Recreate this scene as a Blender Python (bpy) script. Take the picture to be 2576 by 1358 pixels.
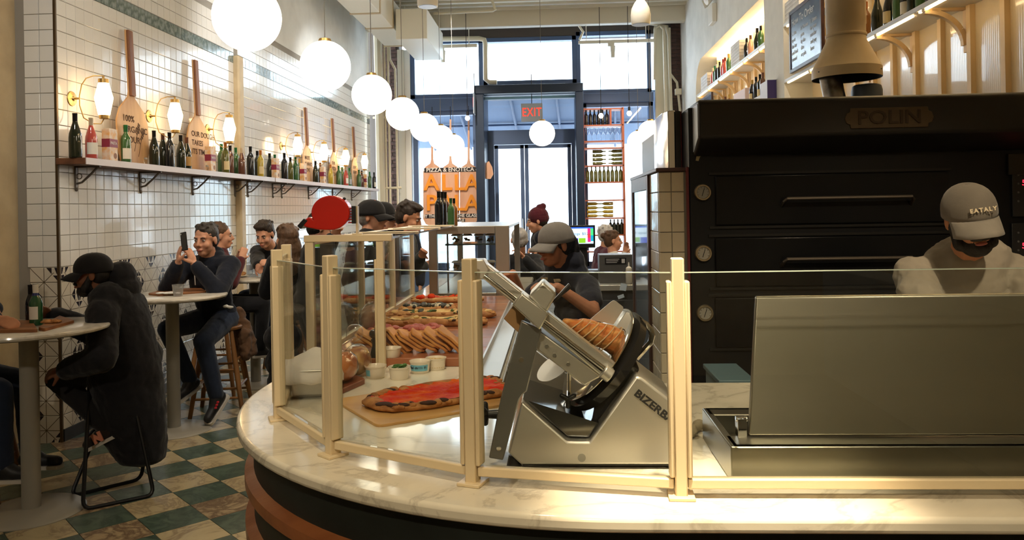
import bpy, bmesh, math, random
from mathutils import Vector, Matrix, Euler
R = math.radians
S = bpy.context.scene
COL = S.collection
for o in list(bpy.data.objects):
    bpy.data.objects.remove(o)

# ---------------------------------------------------------------- camera
F, CX, CY, HC = 2000.0, 1288.0, 524.0, 1.6          # focal length and principal point in pixels of the 2576x1358 frame
YAW, ROLL = R(3.0), R(1.0)
FW = Vector((-math.sin(YAW), math.cos(YAW), 0))
RT = Vector((math.cos(YAW), math.sin(YAW), 0))
UP = Vector((0, 0, 1))
CU = UP*math.cos(ROLL) + RT*math.sin(ROLL)
CR = RT*math.cos(ROLL) - UP*math.sin(ROLL)
cam = bpy.data.cameras.new('camera')
cam.sensor_width = 36.0
cam.lens = F/2576*36.0
cam.shift_y = (CY-679.0)/2576
cam.clip_start = 0.05
camo = bpy.data.objects.new('camera', cam)
COL.objects.link(camo)
camo.matrix_world = Matrix(((CR.x, CU.x, -FW.x, 0), (CR.y, CU.y, -FW.y, 0), (CR.z, CU.z, -FW.z, HC), (0, 0, 0, 1)))
S.camera = camo

# ---------------------------------------------------------------- sky, lights, exposure
w = bpy.data.worlds.new('overcast_sky'); S.world = w
w.use_nodes = True
w.node_tree.nodes['Background'].inputs[0].default_value = (0.80, 0.90, 1.0, 1)
w.node_tree.nodes['Background'].inputs[1].default_value = 9.0
S.view_settings.view_transform = 'Standard'
S.view_settings.look = 'None'
S.view_settings.gamma = 1.0
S.view_settings.use_curve_mapping = False
S.view_settings.exposure = 0.4
S.cycles.max_bounces = 10
S.cycles.transparent_max_bounces = 24
S.cycles.sample_clamp_indirect = 6.0
S.cycles.caustics_reflective = False
S.cycles.caustics_refractive = False

WARM = (1.0, 0.80, 0.53)
def spot(name, loc, target, power, angle=60, blend=.6, color=WARM, radius=.06):
    l = bpy.data.lights.new(name, 'SPOT'); l.energy = power; l.spot_size = R(angle); l.spot_blend = blend
    l.color = color; l.shadow_soft_size = radius
    o = bpy.data.objects.new(name, l); COL.objects.link(o)
    o.location = loc
    o.rotation_euler = (Vector(target)-Vector(loc)).to_track_quat('-Z', 'Y').to_euler()
    return o
# unseen spots above the frame, most of them added to brighten the room
SOFT = (1.0, .87, .70)
for loc, tgt, pw, an, col in (
    ((.42, 1.15, 3.9), (.36, 1.71, .95), 900, 17, WARM), ((-.5, 1.5, 3.9), (-.45, 2.3, .95), 90, 62, WARM), ((1.2, 1.2, 3.9), (1.25, 2.1, .95), 70, 50, WARM),
    ((1.5, .6, 3.9), (1.5, 3.0, 1.4), 260, 34, WARM), ((-.6, 3.6, 4.3), (-.6, 4.4, .95), 130, 60, SOFT),
    ((-.3, -1.8, 3.6), (-.2, 1.9, 1.0), 190, 44, WARM), ((1.4, -1.2, 3.6), (1.2, 1.7, 1.0), 50, 50, WARM), ((-2.0, -1.4, 3.8), (-2.6, 4.6, .9), 120, 60, SOFT),  # added fill from behind the camera
    ((-2.2, 3.0, 4.3), (-3.3, 6.6, 2.9), 80, 80, (1, .96, .90)), ((-2.2, 7.6, 4.3), (-3.4, 8.8, 2.7), 85, 90, (1, .97, .93)), ((-2.0, 10.8, 4.6), (-3.4, 12.0, 2.6), 120, 90, (.96, .98, 1)),
    ((.2, 4.4, 4.6), (0, 6.0, 1.2), 150, 80, SOFT), ((-1.2, 5.0, 4.6), (-1.5, 6.6, 1.4), 120, 70, SOFT), ((-2.4, 4.6, 4.6), (-2.6, 6.6, 1.2), 55, 70, SOFT),
    ((.6, 7.0, 4.6), (.2, 9.0, 1.2), 160, 80, (1, .9, .76)), ((-1.6, 12.0, 4.9), (-1.6, 15.0, 2.0), 420, 50, (1, .88, .72)), ((1.0, 12.4, 4.9), (1.1, 15.0, 2.4), 260, 50, (1, .9, .8)),
    ((1.6, 6.0, 4.9), (2.6, 9.5, 3.4), 110, 70, (1, .9, .76)), ((0, -2.2, 4.2), (0, -4, 1.8), 90, 120, SOFT), ((2.0, -1.0, 4.2), (1.6, -4, 1.6), 40, 110, SOFT)):  # last two added behind the camera to brighten the wall there
    spot('unseen_spot', loc, tgt, pw, an, .8, col)
# daylight portal in the shop-front opening
pl = bpy.data.lights.new('sky_portal', 'AREA'); pl.shape = 'RECTANGLE'; pl.size = 5.0; pl.size_y = 5.2; pl.cycles.is_portal = True
po = bpy.data.objects.new('sky_portal', pl); COL.objects.link(po)
po.location = (-.4, 15.9, 2.6); po.rotation_euler = (R(-90), 0, 0)

# ---------------------------------------------------------------- helpers
def ray(px, py):
    return FW + CR*((px-CX)/F) - CU*((py-CY)/F)
def P(px, py, x=None, y=None, z=None, d=None):
    r = ray(px, py)
    if d is not None: t = d
    elif x is not None: t = x/r.x
    elif y is not None: t = y/r.y
    else: t = (z-HC)/r.z
    return Vector((0, 0, HC)) + r*t
def V(*a): return Vector(a)

MATS = {}
def nt(m):
    m.use_nodes = True
    return m.node_tree.nodes, m.node_tree.links, m.node_tree.nodes['Principled BSDF']
def rgb(*c):
    return tuple((x/255/12.92 if x/255 <= .04045 else ((x/255+.055)/1.055)**2.4) for x in c) + (1,)
def mat(name, col, rough=.5, metal=0., var=None, vscale=8., bump=0., bscale=60., spec=.5, coat=0., emit=None, estr=0., alpha=1., trans=0., ior=1.45, stretch=None, perobj=0., sheen=0., sub=0.):
    """procedural material: colour, optional second colour mixed by noise, optional bump, optional per-object variation"""
    if name in MATS: return MATS[name]
    m = bpy.data.materials.new(name); n, l, b = nt(m)
    b.inputs['Base Color'].default_value = col
    b.inputs['Roughness'].default_value = rough
    b.inputs['Metallic'].default_value = metal
    b.inputs['Specular IOR Level'].default_value = spec
    b.inputs['Coat Weight'].default_value = coat
    b.inputs['IOR'].default_value = ior
    b.inputs['Transmission Weight'].default_value = trans
    b.inputs['Sheen Weight'].default_value = sheen
    if sub: b.inputs['Subsurface Weight'].default_value = sub; b.inputs['Subsurface Scale'].default_value = .02
    if emit:
        b.inputs['Emission Color'].default_value = emit; b.inputs['Emission Strength'].default_value = estr
    tc = None
    def coord():
        nonlocal tc
        if tc is None:
            t = n.new('ShaderNodeTexCoord'); mp = n.new('ShaderNodeMapping')
            if stretch: mp.inputs['Scale'].default_value = stretch
            l.new(t.outputs['Object'], mp.inputs['Vector']); tc = mp.outputs['Vector']
        return tc
    out = None
    if var:
        t = n.new('ShaderNodeTexNoise'); t.inputs['Scale'].default_value = vscale; t.inputs['Detail'].default_value = 5
        l.new(coord(), t.inputs['Vector'])
        r = n.new('ShaderNodeValToRGB'); r.color_ramp.elements[0].position = .38; r.color_ramp.elements[1].position = .66
        r.color_ramp.elements[0].color = col; r.color_ramp.elements[1].color = var
        l.new(t.outputs['Fac'], r.inputs['Fac']); out = r.outputs['Color']
    if perobj:
        oi = n.new('ShaderNodeObjectInfo'); h = n.new('ShaderNodeHueSaturation')
        mr = n.new('ShaderNodeMapRange'); mr.inputs['To Min'].default_value = 1-perobj; mr.inputs['To Max'].default_value = 1+perobj
        l.new(oi.outputs['Random'], mr.inputs['Value']); l.new(mr.outputs['Result'], h.inputs['Value'])
        if out: l.new(out, h.inputs['Color'])
        else: h.inputs['Color'].default_value = col
        out = h.outputs['Color']
    if out: l.new(out, b.inputs['Base Color'])
    if bump:
        t2 = n.new('ShaderNodeTexNoise'); t2.inputs['Scale'].default_value = bscale; t2.inputs['Detail'].default_value = 4
        l.new(coord(), t2.inputs['Vector'])
        bp = n.new('ShaderNodeBump'); bp.inputs['Strength'].default_value = bump; bp.inputs['Distance'].default_value = .01
        l.new(t2.outputs['Fac'], bp.inputs['Height']); l.new(bp.outputs['Normal'], b.inputs['Normal'])
    if alpha < 1: b.inputs['Alpha'].default_value = alpha
    MATS[name] = m
    return m
def glass_mat(name, tint=(.96, .98, .97, 1), refl=1.0, rough=0.0, ior=1.45, haze=0.):
    """thin pane: clear transmission plus a Fresnel reflection"""
    if name in MATS: return MATS[name]
    m = bpy.data.materials.new(name); m.use_nodes = True
    n, l = m.node_tree.nodes, m.node_tree.links; n.clear()
    o = n.new('ShaderNodeOutputMaterial'); t = n.new('ShaderNodeBsdfTransparent'); g = n.new('ShaderNodeBsdfGlossy')
    t.inputs[0].default_value = tint; g.inputs['Roughness'].default_value = rough
    f = n.new('ShaderNodeFresnel'); ge = n.new('ShaderNodeNewGeometry'); mi = n.new('ShaderNodeMix'); mi.data_type = 'FLOAT'
    mi.inputs[2].default_value = ior; mi.inputs[3].default_value = 1/ior
    l.new(ge.outputs['Backfacing'], mi.inputs[0]); l.new(mi.outputs[0], f.inputs['IOR'])
    mm = n.new('ShaderNodeMath'); mm.operation = 'MULTIPLY'; mm.inputs[1].default_value = refl
    mx = n.new('ShaderNodeMixShader')
    l.new(f.outputs[0], mm.inputs[0]); l.new(mm.outputs[0], mx.inputs[0]); l.new(t.outputs[0], mx.inputs[1]); l.new(g.outputs[0], mx.inputs[2])
    last = mx
    if haze:
        df = n.new('ShaderNodeBsdfDiffuse'); df.inputs[0].default_value = (.8, .8, .78, 1)
        m2 = n.new('ShaderNodeMixShader'); m2.inputs[0].default_value = haze
        l.new(mx.outputs[0], m2.inputs[1]); l.new(df.outputs[0], m2.inputs[2]); last = m2
    l.new(last.outputs[0], o.inputs[0])
    MATS[name] = m
    return m
def marble_mat(name, base, vein, scale=3., rough=.12, dist=6., lo=.45, hi=.62, detail=8, bump=0.):
    if name in MATS: return MATS[name]
    m = bpy.data.materials.new(name); n, l, b = nt(m)
    t = n.new('ShaderNodeTexCoord')
    nz = n.new('ShaderNodeTexNoise'); nz.inputs['Scale'].default_value = scale; nz.inputs['Detail'].default_value = detail
    nz.inputs['Roughness'].default_value = .62; nz.inputs['Distortion'].default_value = dist*.25
    oi = n.new('ShaderNodeObjectInfo'); ad = n.new('ShaderNodeVectorMath'); ad.operation = 'ADD'
    cx = n.new('ShaderNodeCombineXYZ'); mu = n.new('ShaderNodeMath'); mu.operation = 'MULTIPLY'; mu.inputs[1].default_value = 37.
    l.new(oi.outputs['Random'], mu.inputs[0]); l.new(mu.outputs[0], cx.inputs[0]); l.new(mu.outputs[0], cx.inputs[2])
    l.new(t.outputs['Object'], ad.inputs[0]); l.new(cx.outputs[0], ad.inputs[1]); l.new(ad.outputs[0], nz.inputs['Vector'])
    r = n.new('ShaderNodeValToRGB'); e = r.color_ramp.elements
    e[0].position = lo-.12; e[0].color = base; e[1].position = hi+.14; e[1].color = base
    k = e.new((lo+hi)/2); k.color = vein
    k2 = e.new(lo); k2.color = tuple(base[i]*.72+vein[i]*.28 for i in range(3))+(1,)
    k3 = e.new(hi); k3.color = tuple(base[i]*.86+vein[i]*.14 for i in range(3))+(1,)
    l.new(nz.outputs['Fac'], r.inputs['Fac']); l.new(r.outputs['Color'], b.inputs['Base Color'])
    b.inputs['Roughness'].default_value = rough
    if bump:
        bp = n.new('ShaderNodeBump'); bp.inputs['Strength'].default_value = bump; bp.inputs['Distance'].default_value = .01
        l.new(nz.outputs['Fac'], bp.inputs['Height']); l.new(bp.outputs['Normal'], b.inputs['Normal'])
    MATS[name] = m
    return m
def wood_mat(name, c1, c2, axis='x', scale=6., rough=.45, coat=0., perobj=0.):
    st = {'x': (.12, 1, 1), 'y': (1, .12, 1), 'z': (1, 1, .12)}[axis]
    return mat(name, c1, rough, var=c2, vscale=scale*4, stretch=st, coat=coat, bump=.06, bscale=80, perobj=perobj)

class MB:
    """collects shapes for ONE mesh object"""
    def __init__(s): s.v = []; s.f = []; s.m = []
    def add(s, vs, fs, mi=0):
        b = len(s.v); s.v += [tuple(x) for x in vs]
        s.f += [tuple(b+i for i in f) for f in fs]; s.m += [mi]*len(fs)
        return s
    def box(s, c, size, rot=None, mi=0):
        x, y, z = size[0]/2, size[1]/2, size[2]/2
        vs = [Vector((i*x, j*y, k*z)) for k in (-1, 1) for j in (-1, 1) for i in (-1, 1)]
        if rot is not None:
            M = rot if isinstance(rot, Matrix) else Euler(rot).to_matrix()
            vs = [M @ v for v in vs]
        c = Vector(c)
        return s.add([v+c for v in vs], [(0, 2, 3, 1), (4, 5, 7, 6), (0, 1, 5, 4), (2, 6, 7, 3), (0, 4, 6, 2), (1, 3, 7, 5)], mi)
    def bb(s, lo, hi, mi=0):
        return s.box([(lo[i]+hi[i])/2 for i in range(3)], [abs(hi[i]-lo[i]) for i in range(3)], None, mi)
    def frame(s, d):
        d = Vector(d).normalized(); a = Vector((0, 0, 1)) if abs(d.z) < .9 else Vector((1, 0, 0))
        u = d.cross(a).normalized(); return d, u, u.cross(d).normalized()
    def cyl(s, p0, p1, r0, r1=None, n=16, mi=0, caps=True):
        p0, p1 = Vector(p0), Vector(p1); r1 = r0 if r1 is None else r1
        d, u, w = s.frame(p1-p0)
        vs = []
        for p, r in ((p0, r0), (p1, r1)):
            vs += [p+(u*math.cos(2*math.pi*i/n)+w*math.sin(2*math.pi*i/n))*r for i in range(n)]
        fs = [(i, (i+1) % n, n+(i+1) % n, n+i) for i in range(n)]
        if caps: fs += [tuple(range(n))[::-1], tuple(range(n, 2*n))]
        return s.add(vs, fs, mi)
    def tube(s, pts, r, n=8, closed=False, mi=0):
        pts = [Vector(p) for p in pts]; rs = r if isinstance(r, (list, tuple)) else [r]*len(pts)
        N = len(pts); vs = []
        pu = None
        for i, p in enumerate(pts):
            a = pts[i-1] if (i > 0 or closed) else p
            b = pts[(i+1) % N] if (i < N-1 or closed) else p
            d = (b-a).normalized()
            if pu is None: _, u, _w = s.frame(d)
            else: u = (pu - d*pu.dot(d)).normalized()
            w = d.cross(u); pu = u
            vs += [p+(u*math.cos(2*math.pi*k/n)+w*math.sin(2*math.pi*k/n))*rs[i] for k in range(n)]
        fs = []
        for i in range(N if closed else N-1):
            j = (i+1) % N
            fs += [(i*n+k, i*n+(k+1) % n, j*n+(k+1) % n, j*n+k) for k in range(n)]
        if not closed: fs += [tuple(range(n))[::-1], tuple(range((N-1)*n, N*n))]
        return s.add(vs, fs, mi)
    def lathe(s, prof, n=24, c=(0, 0, 0), mi=0, axis=None, caps=True):
        """prof: list of (r, z)"""
        c = Vector(c); vs = []; fs = []
        if axis is not None:
            d, u, w = s.frame(axis)
        else: d, u, w = Vector((0, 0, 1)), Vector((1, 0, 0)), Vector((0, 1, 0))
        for r, z in prof:
            vs += [c+d*z+(u*math.cos(2*math.pi*i/n)+w*math.sin(2*math.pi*i/n))*max(r, 1e-5) for i in range(n)]
        for j in range(len(prof)-1):
            fs += [(j*n+i, j*n+(i+1) % n, (j+1)*n+(i+1) % n, (j+1)*n+i) for i in range(n)]
        if caps and prof[0][0] > 1e-4: fs.append(tuple(range(n))[::-1])
        if caps and prof[-1][0] > 1e-4: fs.append(tuple(range((len(prof)-1)*n, len(prof)*n)))
        return s.add(vs, fs, mi)
    def prism(s, poly, off, mi=0):
        """poly: 3-D points of one face, off: extrusion vector"""
        off = Vector(off); n = len(poly); poly = [Vector(p) for p in poly]
        return s.add(poly+[p+off for p in poly], [tuple(range(n))[::-1], tuple(range(n, 2*n))]+[(i, (i+1) % n, n+(i+1) % n, n+i) for i in range(n)], mi)
    def ell(s, c, rad, ax=None, n=14, m=9, mi=0):
        c = Vector(c); ax = ax or (Vector((1, 0, 0)), Vector((0, 1, 0)), Vector((0, 0, 1)))
        vs = [c+ax[2]*rad[2]]; fs = []
        for j in range(1, m):
            t = math.pi*j/m
            for i in range(n):
                a = 2*math.pi*i/n
                vs.append(c+ax[0]*(rad[0]*math.sin(t)*math.cos(a))+ax[1]*(rad[1]*math.sin(t)*math.sin(a))+ax[2]*(rad[2]*math.cos(t)))
        vs.append(c-ax[2]*rad[2])
        fs += [(0, 1+i, 1+(i+1) % n) for i in range(n)]
        for j in range(m-2):
            fs += [(1+j*n+i, 1+(j+1)*n+i, 1+(j+1)*n+(i+1) % n, 1+j*n+(i+1) % n) for i in range(n)]
        L = len(vs)-1
        fs += [(L, 1+(m-2)*n+(i+1) % n, 1+(m-2)*n+i) for i in range(n)]
        return s.add(vs, fs, mi)
    def cone(s, p0, r0, p1, r1, n=10):
        """round cone (capsule with two radii)"""
        p0, p1 = Vector(p0), Vector(p1); L = (p1-p0).length
        if L < 1e-5: return s.ell(p0, (r0, r0, r0))
        prof = [(r0*math.cos(t), r0*math.sin(t)) for t in (-1.5, -1.0, -.5, 0)] + [(r1*math.cos(t), L+r1*math.sin(t)) for t in (0, .5, 1.0, 1.5)]
        return s.lathe(prof, n, p0, axis=p1-p0)
    def mesh(s, name, smooth=35):
        me = bpy.data.meshes.new(name); me.from_pydata(s.v, [], s.f)
        if any(s.m): me.polygons.foreach_set('material_index', s.m)
        bm = bmesh.new(); bm.from_mesh(me); bmesh.ops.recalc_face_normals(bm, faces=bm.faces); bm.to_mesh(me); bm.free()
        if smooth:
            me.shade_smooth()
            if smooth < 180: me.set_sharp_from_angle(angle=R(smooth))
        me.update()
        return me
    def build(s, name, m, parent=None, smooth=35, bevel=0., local=False, seg=2):
        o = obj(name, s.mesh(name, smooth), m, parent, local)
        if bevel:
            b = o.modifiers.new('b', 'BEVEL'); b.width = bevel; b.segments = seg; b.limit_method = 'ANGLE'; b.angle_limit = R(40)
        return o
def obj(name, me, m, parent=None, local=False):
    o = bpy.data.objects.new(name, me); COL.objects.link(o)
    if m is not None and not len(me.materials):
        for x in (m if isinstance(m, (list, tuple)) else [m]): me.materials.append(x)
    if parent is not None:
        o.parent = parent
        if not local: o.matrix_parent_inverse = WM(parent).inverted()
    return o
def WM(o):
    m = o.matrix_basis.copy()
    if o.parent: m = WM(o.parent) @ o.matrix_parent_inverse @ m
    return m
def tag(o, label, cat=None, group=None, kind=None):
    if label: o['label'] = label
    if cat: o['category'] = cat
    if group: o['group'] = group
    if kind: o['kind'] = kind
    return o
def thing(name, label, cat, loc=(0, 0, 0), group=None, rz=0., kind=None):
    o = bpy.data.objects.new(name, None); COL.objects.link(o)
    o.empty_display_size = .05
    o.location = loc; o.rotation_euler = (0, 0, rz)
    return tag(o, label, cat, group, kind)
def struct(o): o['kind'] = 'structure'; return o
def ordinal(i):
    W = 'first second third fourth fifth sixth seventh eighth ninth tenth eleventh twelfth thirteenth fourteenth fifteenth sixteenth seventeenth eighteenth nineteenth twentieth'.split()
    if i < 20: return W[i]
    t, u = divmod(i+1, 10); T = {2: 'twenty', 3: 'thirty', 4: 'forty', 5: 'fifty', 6: 'sixty'}[t]
    return T+'-'+W[u-1] if u else {3: 'thirtieth', 4: 'fortieth', 5: 'fiftieth'}[t]
def text_mesh(txt, size=.1, extrude=.001, bold=0., align='CENTER', space=1., wscale=1.):
    c = bpy.data.curves.new('lettering', 'FONT'); c.body = txt; c.size = size; c.extrude = extrude; c.offset = bold
    c.align_x = align; c.align_y = 'CENTER'; c.space_character = space; c.resolution_u = 3
    o = bpy.data.objects.new('lettering', c); COL.objects.link(o)
    dg = bpy.context.evaluated_depsgraph_get()
    me = bpy.data.meshes.new_from_object(o.evaluated_get(dg))
    bpy.data.objects.remove(o); bpy.data.curves.remove(c)
    if wscale != 1.: me.transform(Matrix.Diagonal((wscale, 1, 1, 1)))
    return me
def text(name, txt, m, parent, origin, right, up, size, **k):
    """flat lettering: reads along `right`, stands along `up`"""
    me = text_mesh(txt, size, **k)
    r = Vector(right).normalized(); u = Vector(up); u = (u-r*u.dot(r)).normalized(); n = r.cross(u)
    o0 = Vector(origin)
    me.transform(Matrix(((r.x, u.x, n.x, o0.x), (r.y, u.y, n.y, o0.y), (r.z, u.z, n.z, o0.z), (0, 0, 0, 1))))
    me.materials.clear()
    return obj(name, me, m, parent)
def blob(name, mb, m, parent, vox=.01, smooth=4, wrinkle=0., wscale=.08):
    o = mb.build(name, m, parent, smooth=180)
    r = o.modifiers.new('r', 'REMESH'); r.mode = 'VOXEL'; r.voxel_size = vox; r.use_smooth_shade = True
    if smooth:
        q = o.modifiers.new('s', 'SMOOTH'); q.factor = .5; q.iterations = smooth
    if wrinkle:
        tx = bpy.data.textures.get('folds%.3f' % wscale) or bpy.data.textures.new('folds%.3f' % wscale, 'CLOUDS')
        tx.noise_scale = wscale; tx.noise_depth = 2
        d = o.modifiers.new('d', 'DISPLACE'); d.texture = tx; d.strength = wrinkle; d.texture_coords = 'GLOBAL'; d.mid_level = .5
    return o
def apply_all():
    dg = bpy.context.evaluated_depsgraph_get()
    for o in list(S.objects):
        if o.type == 'MESH' and o.modifiers:
            me = bpy.data.meshes.new_from_object(o.evaluated_get(dg), preserve_all_data_layers=True, depsgraph=dg)
            o.modifiers.clear(); old = o.data; o.data = me; me.name = o.name
            if not old.users: bpy.data.meshes.remove(old)

# ---------------------------------------------------------------- shared materials
CREAM = mat('cream_enamel', rgb(226, 208, 172), .35)
STEEL = mat('brushed_steel', (.74, .72, .68, 1), .40, .92, bump=.02, bscale=200, stretch=(1, 1, 30))
STEELD = mat('dull_steel', (.42, .42, .41, 1), .38, 1.0)
CHROME = mat('chrome', (.75, .75, .75, 1), .08, 1.0)
BLACK = mat('black_plastic', (.012, .012, .013, 1), .35)
IRON = mat('black_iron', (.02, .02, .022, 1), .5, .6)
BRASS = mat('brass', (.58, .38, .14, 1), .38, 1.0)
WHITEP = mat('white_paint', rgb(238, 236, 228), .6, bump=.05, bscale=30)
GLASS = glass_mat('clear_glass')
# ================================================================ THE ROOM
XL, XR, YB, ZC = -3.5, 2.5, 15.5, 5.4        # left tiled wall, right wall face, shop front, ceiling
M_tile = mat('white_glazed_tile', rgb(226, 224, 218), .14, perobj=.035, bump=.03, bscale=14, coat=.3)
M_tilefar = mat('white_glazed_tile_far', rgb(226, 224, 218), .14, bump=.03, bscale=14, coat=.3)
M_grout = mat('grey_grout', rgb(150, 145, 136), .9)
M_wallp = mat('plaster_offwhite', rgb(226, 226, 220), .75, var=rgb(214, 214, 208), vscale=3, bump=.06, bscale=14)
M_creamw = mat('cream_wall_paint', rgb(205, 186, 150), .55, var=rgb(190, 170, 136), vscale=6, bump=.08, bscale=18)
M_ceil = mat('ceiling_paint', rgb(214, 208, 190), .7)
M_green = mat('green_mottled_tile', rgb(92, 108, 104), .12, var=rgb(150, 162, 160), vscale=22, coat=.4)
M_print = mat('printed_black_glaze', rgb(38, 32, 40), .2)
M_line = mat('printed_brown_line', rgb(86, 72, 52), .3)
M_tilec = mat('cream_glazed_tile', rgb(214, 206, 190), .18, perobj=.04, coat=.2)
M_navy = mat('navy_steel_frame', rgb(80, 102, 140), .4, .15)  # navy raised lighter, window flare put into the colour
M_brick = mat('dark_brick', rgb(70, 56, 54), .85, var=rgb(100, 74, 66), vscale=12, bump=.4, bscale=40, perobj=.25)
M_mortar = mat('mortar', rgb(92, 86, 82), .95)
M_pipe = mat('cream_pipe_paint', rgb(214, 206, 182), .4)

# ---- floor -------------------------------------------------------------
flo = struct(MB().bb((-5.2, -4, -.12), (3.4, 15.6, -.004)).build('floor', mat('floor_bed', rgb(120, 112, 92), .8, var=rgb(90, 84, 70), vscale=5)))
tm_g = marble_mat('green_floor_marble', rgb(84, 100, 84), rgb(52, 66, 56), 7, .3)
tm_c = marble_mat('cream_floor_marble', rgb(184, 168, 130), rgb(140, 120, 90), 4, .28, lo=.5, hi=.6)
tm_t = marble_mat('taupe_floor_marble', rgb(176, 154, 118), rgb(112, 92, 72), 5, .22, lo=.40, hi=.62)
DG = .39
h = DG/2-.0025
tilem = [MB().prism([(-h, 0, -.004), (0, -h, -.004), (h, 0, -.004), (0, h, -.004)], (0, 0, .006)) for _ in range(3)]
tilem = [t.mesh('floor_tile', 0) for t in tilem]
for me, m in zip(tilem, (tm_g, tm_c, tm_t)): me.materials.append(m)
random.seed(4)
for j in range(-5, 12):
    for i in range(-6, 7):
        for k in (0, 1):
            x = -2.41+DG*(i+.5*k); y = 4.46+DG*(j+.5*k)
            if x < -4.3 or x > -.95 or y < 2.6 or y > 9.0 or (x < -3.6 and y > 5.4): continue
            if x > -1.25 and y > 3.3: continue
            # not seen at all: far behind the counter
            o = obj('floor_tile', tilem[0 if k == 0 else (1 if random.random() < .72 else 2)], None, flo)
            o.location = (x, y, 0); o.rotation_euler = (0, 0, random.choice((0, R(90), R(180), R(270))))

# ---- left tiled wall ---------------------------------------------------
wl = struct(MB().bb((XL-.02, 5.45, 0), (XL-.004, 15.1, 3.78)).bb((XL-.02, 5.45, 3.78), (XL, 15.1, ZC)).bb((-3.8, 5.454, 0), (XL-.004, 5.5, ZC))
            .bb((-3.8, 5.5, 0), (XL-.02, 15.1, ZC)).build('wall_left', M_wallp, smooth=0))
gb = MB().bb((XL-.004, 5.452, 0), (XL-.003, 15.1, 3.78)).bb((-3.8, 5.45, 0), (XL-.003, 5.453, ZC)).build('grout_bed', M_grout, wl, 0)
TP = .112; tw = TP-.004
def tilebox(w_, h_, t_=.007):
    m = MB(); a, b, e = w_/2, h_/2, .0022
    vs = [(-a, -b, 0), (a, -b, 0), (a, b, 0), (-a, b, 0), (-a, -b, t_-e), (a, -b, t_-e), (a, b, t_-e), (-a, b, t_-e), (-a+e, -b+e, t_), (a-e, -b+e, t_), (a-e, b-e, t_), (-a+e, b-e, t_)]
    fs = [(0, 1, 5, 4), (1, 2, 6, 5), (2, 3, 7, 6), (3, 0, 4, 7), (4, 5, 9, 8), (5, 6, 10, 9), (6, 7, 11, 10), (7, 4, 8, 11), (8, 9, 10, 11)]
    return m.add(vs, fs)
wt = tilebox(tw, tw)
wtm = wt.mesh('wall_tile', 0); wtm.materials.append(M_tile)
RY = Matrix(((0, 0, 1), (1, 0, 0), (0, 1, 0))).to_euler()        # tile local x->world Y, y->Z, z->X
RX = Matrix(((1, 0, 0), (0, 0, -1), (0, 1, 0))).to_euler()       # tile local x->X, y->Z, z->-Y
Z0 = 1.24
rows = [Z0+TP*(r+.5) for r in range(22)]
stripe_row = 18                                                 # green mottled course
random.seed(11)
cells = []
for c in range(86):
    y = 5.462+TP*(c+.5)
    if 8.57 < y < 8.76: continue
    for r, z in enumerate(rows):
        cells.append((y, z, r))
n_obj = 0
rest = MB(); rest_g = MB()
grm = wt.mesh('green_tile', 0); grm.materials.append(M_green)
for (y, z, r) in cells:
    jit = random.uniform(-.004, .004)
    g = r == stripe_row
    if n_obj < 300 and y < 7.2 and (r < 18 or y < 7.0):
        o = obj('green_tile' if g else 'wall_tile', grm if g else wtm, None, wl)
        o.location = (XL-.003, y, z); o.rotation_euler = Euler((RY.x, RY.y, RY.z)); n_obj += 1
        o.rotation_euler.rotate_axis('Y', jit*.8); o.rotation_euler.rotate_axis('X', random.uniform(-.003, .003))
    else:
        M = Euler((random.uniform(-.003, .003), jit, 0)).to_matrix(); M = RY.to_matrix() @ M
        (rest_g if g else rest).add([M @ Vector(v)+Vector((XL-.003, y, z)) for v in wt.v], wt.f)
rest.build('wall_tiles', M_tilefar, wl, 0)['kind'] = 'stuff'
rest_g.build('green_tiles', M_green, wl, 0)['kind'] = 'stuff'
# the end face of the tiled wall, towards the camera
for c in range(3):
    for r in range(24):
        x = XL-.004-TP*(c+.5)
        w_ = TP-.004
        if x-.056 < -3.80: continue
        o = obj('end_tile', wtm, None, wl); o.location = (x, 5.45, Z0+TP*(r+.5)); o.rotation_euler = RX
# patterned wainscot tiles
A = .21; hw, hh = .085, .1
def pat_tile(par):
    m = tilebox(A-.004, A-.004)
    a = A/2-.003; t = .0074
    def poly(pts, mi): m.add([(x, y, t) for x, y in pts], [tuple(range(len(pts)))], mi)
    def line(x0, y0, x1, y1, w_=.0022):
        d = Vector((x1-x0, y1-y0)).normalized(); nx, ny = -d.y*w_, d.x*w_
        m.add([(x0+nx, y0+ny, t), (x1+nx, y1+ny, t), (x1-nx, y1-ny, t), (x0-nx, y0-ny, t)], [(0, 1, 2, 3)], 2)
    line(0, -a, 0, a); line(-a, 0, a, 0)
    corners = ((-1, -1), (1, 1)) if par else ((1, -1), (-1, 1))
    others = ((1, -1), (-1, 1)) if par else ((-1, -1), (1, 1))
    for sx, sy in others: line(0, 0, sx*a, sy*a)
    for sx, sy in corners:
        f = lambda x, y: (sx*(a-x), sy*(a-y))
        line(0, 0, sx*(a-.03), sy*(a-.035))
        m_ = 1
        poly([f(0, .055), f(0, hh-.003), f(hw*.43, .055)], m_)
        poly([f(0, 0), f(.026, 0), f(.008, .046), f(0, .046)], m_)
        poly([f(.045, 0), f(hw, 0), f(.045, .046)], m_)
    return m
ptm = []
for par in (0, 1):
    me = pat_tile(par).mesh('pattern_tile', 0)
    for m in (M_tilec, M_print, M_line): me.materials.append(m)
    ptm.append(me)
for c in range(46):
    for r in range(6):
        y = 5.462+A*(c+.5)
        if 8.45 < y < 8.85 and False: continue
        o = obj('pattern_tile', ptm[(c+r) % 2], None, wl); o.location = (XL-.003, y, Z0-A*(r+.5)); o.rotation_euler = RY
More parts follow.
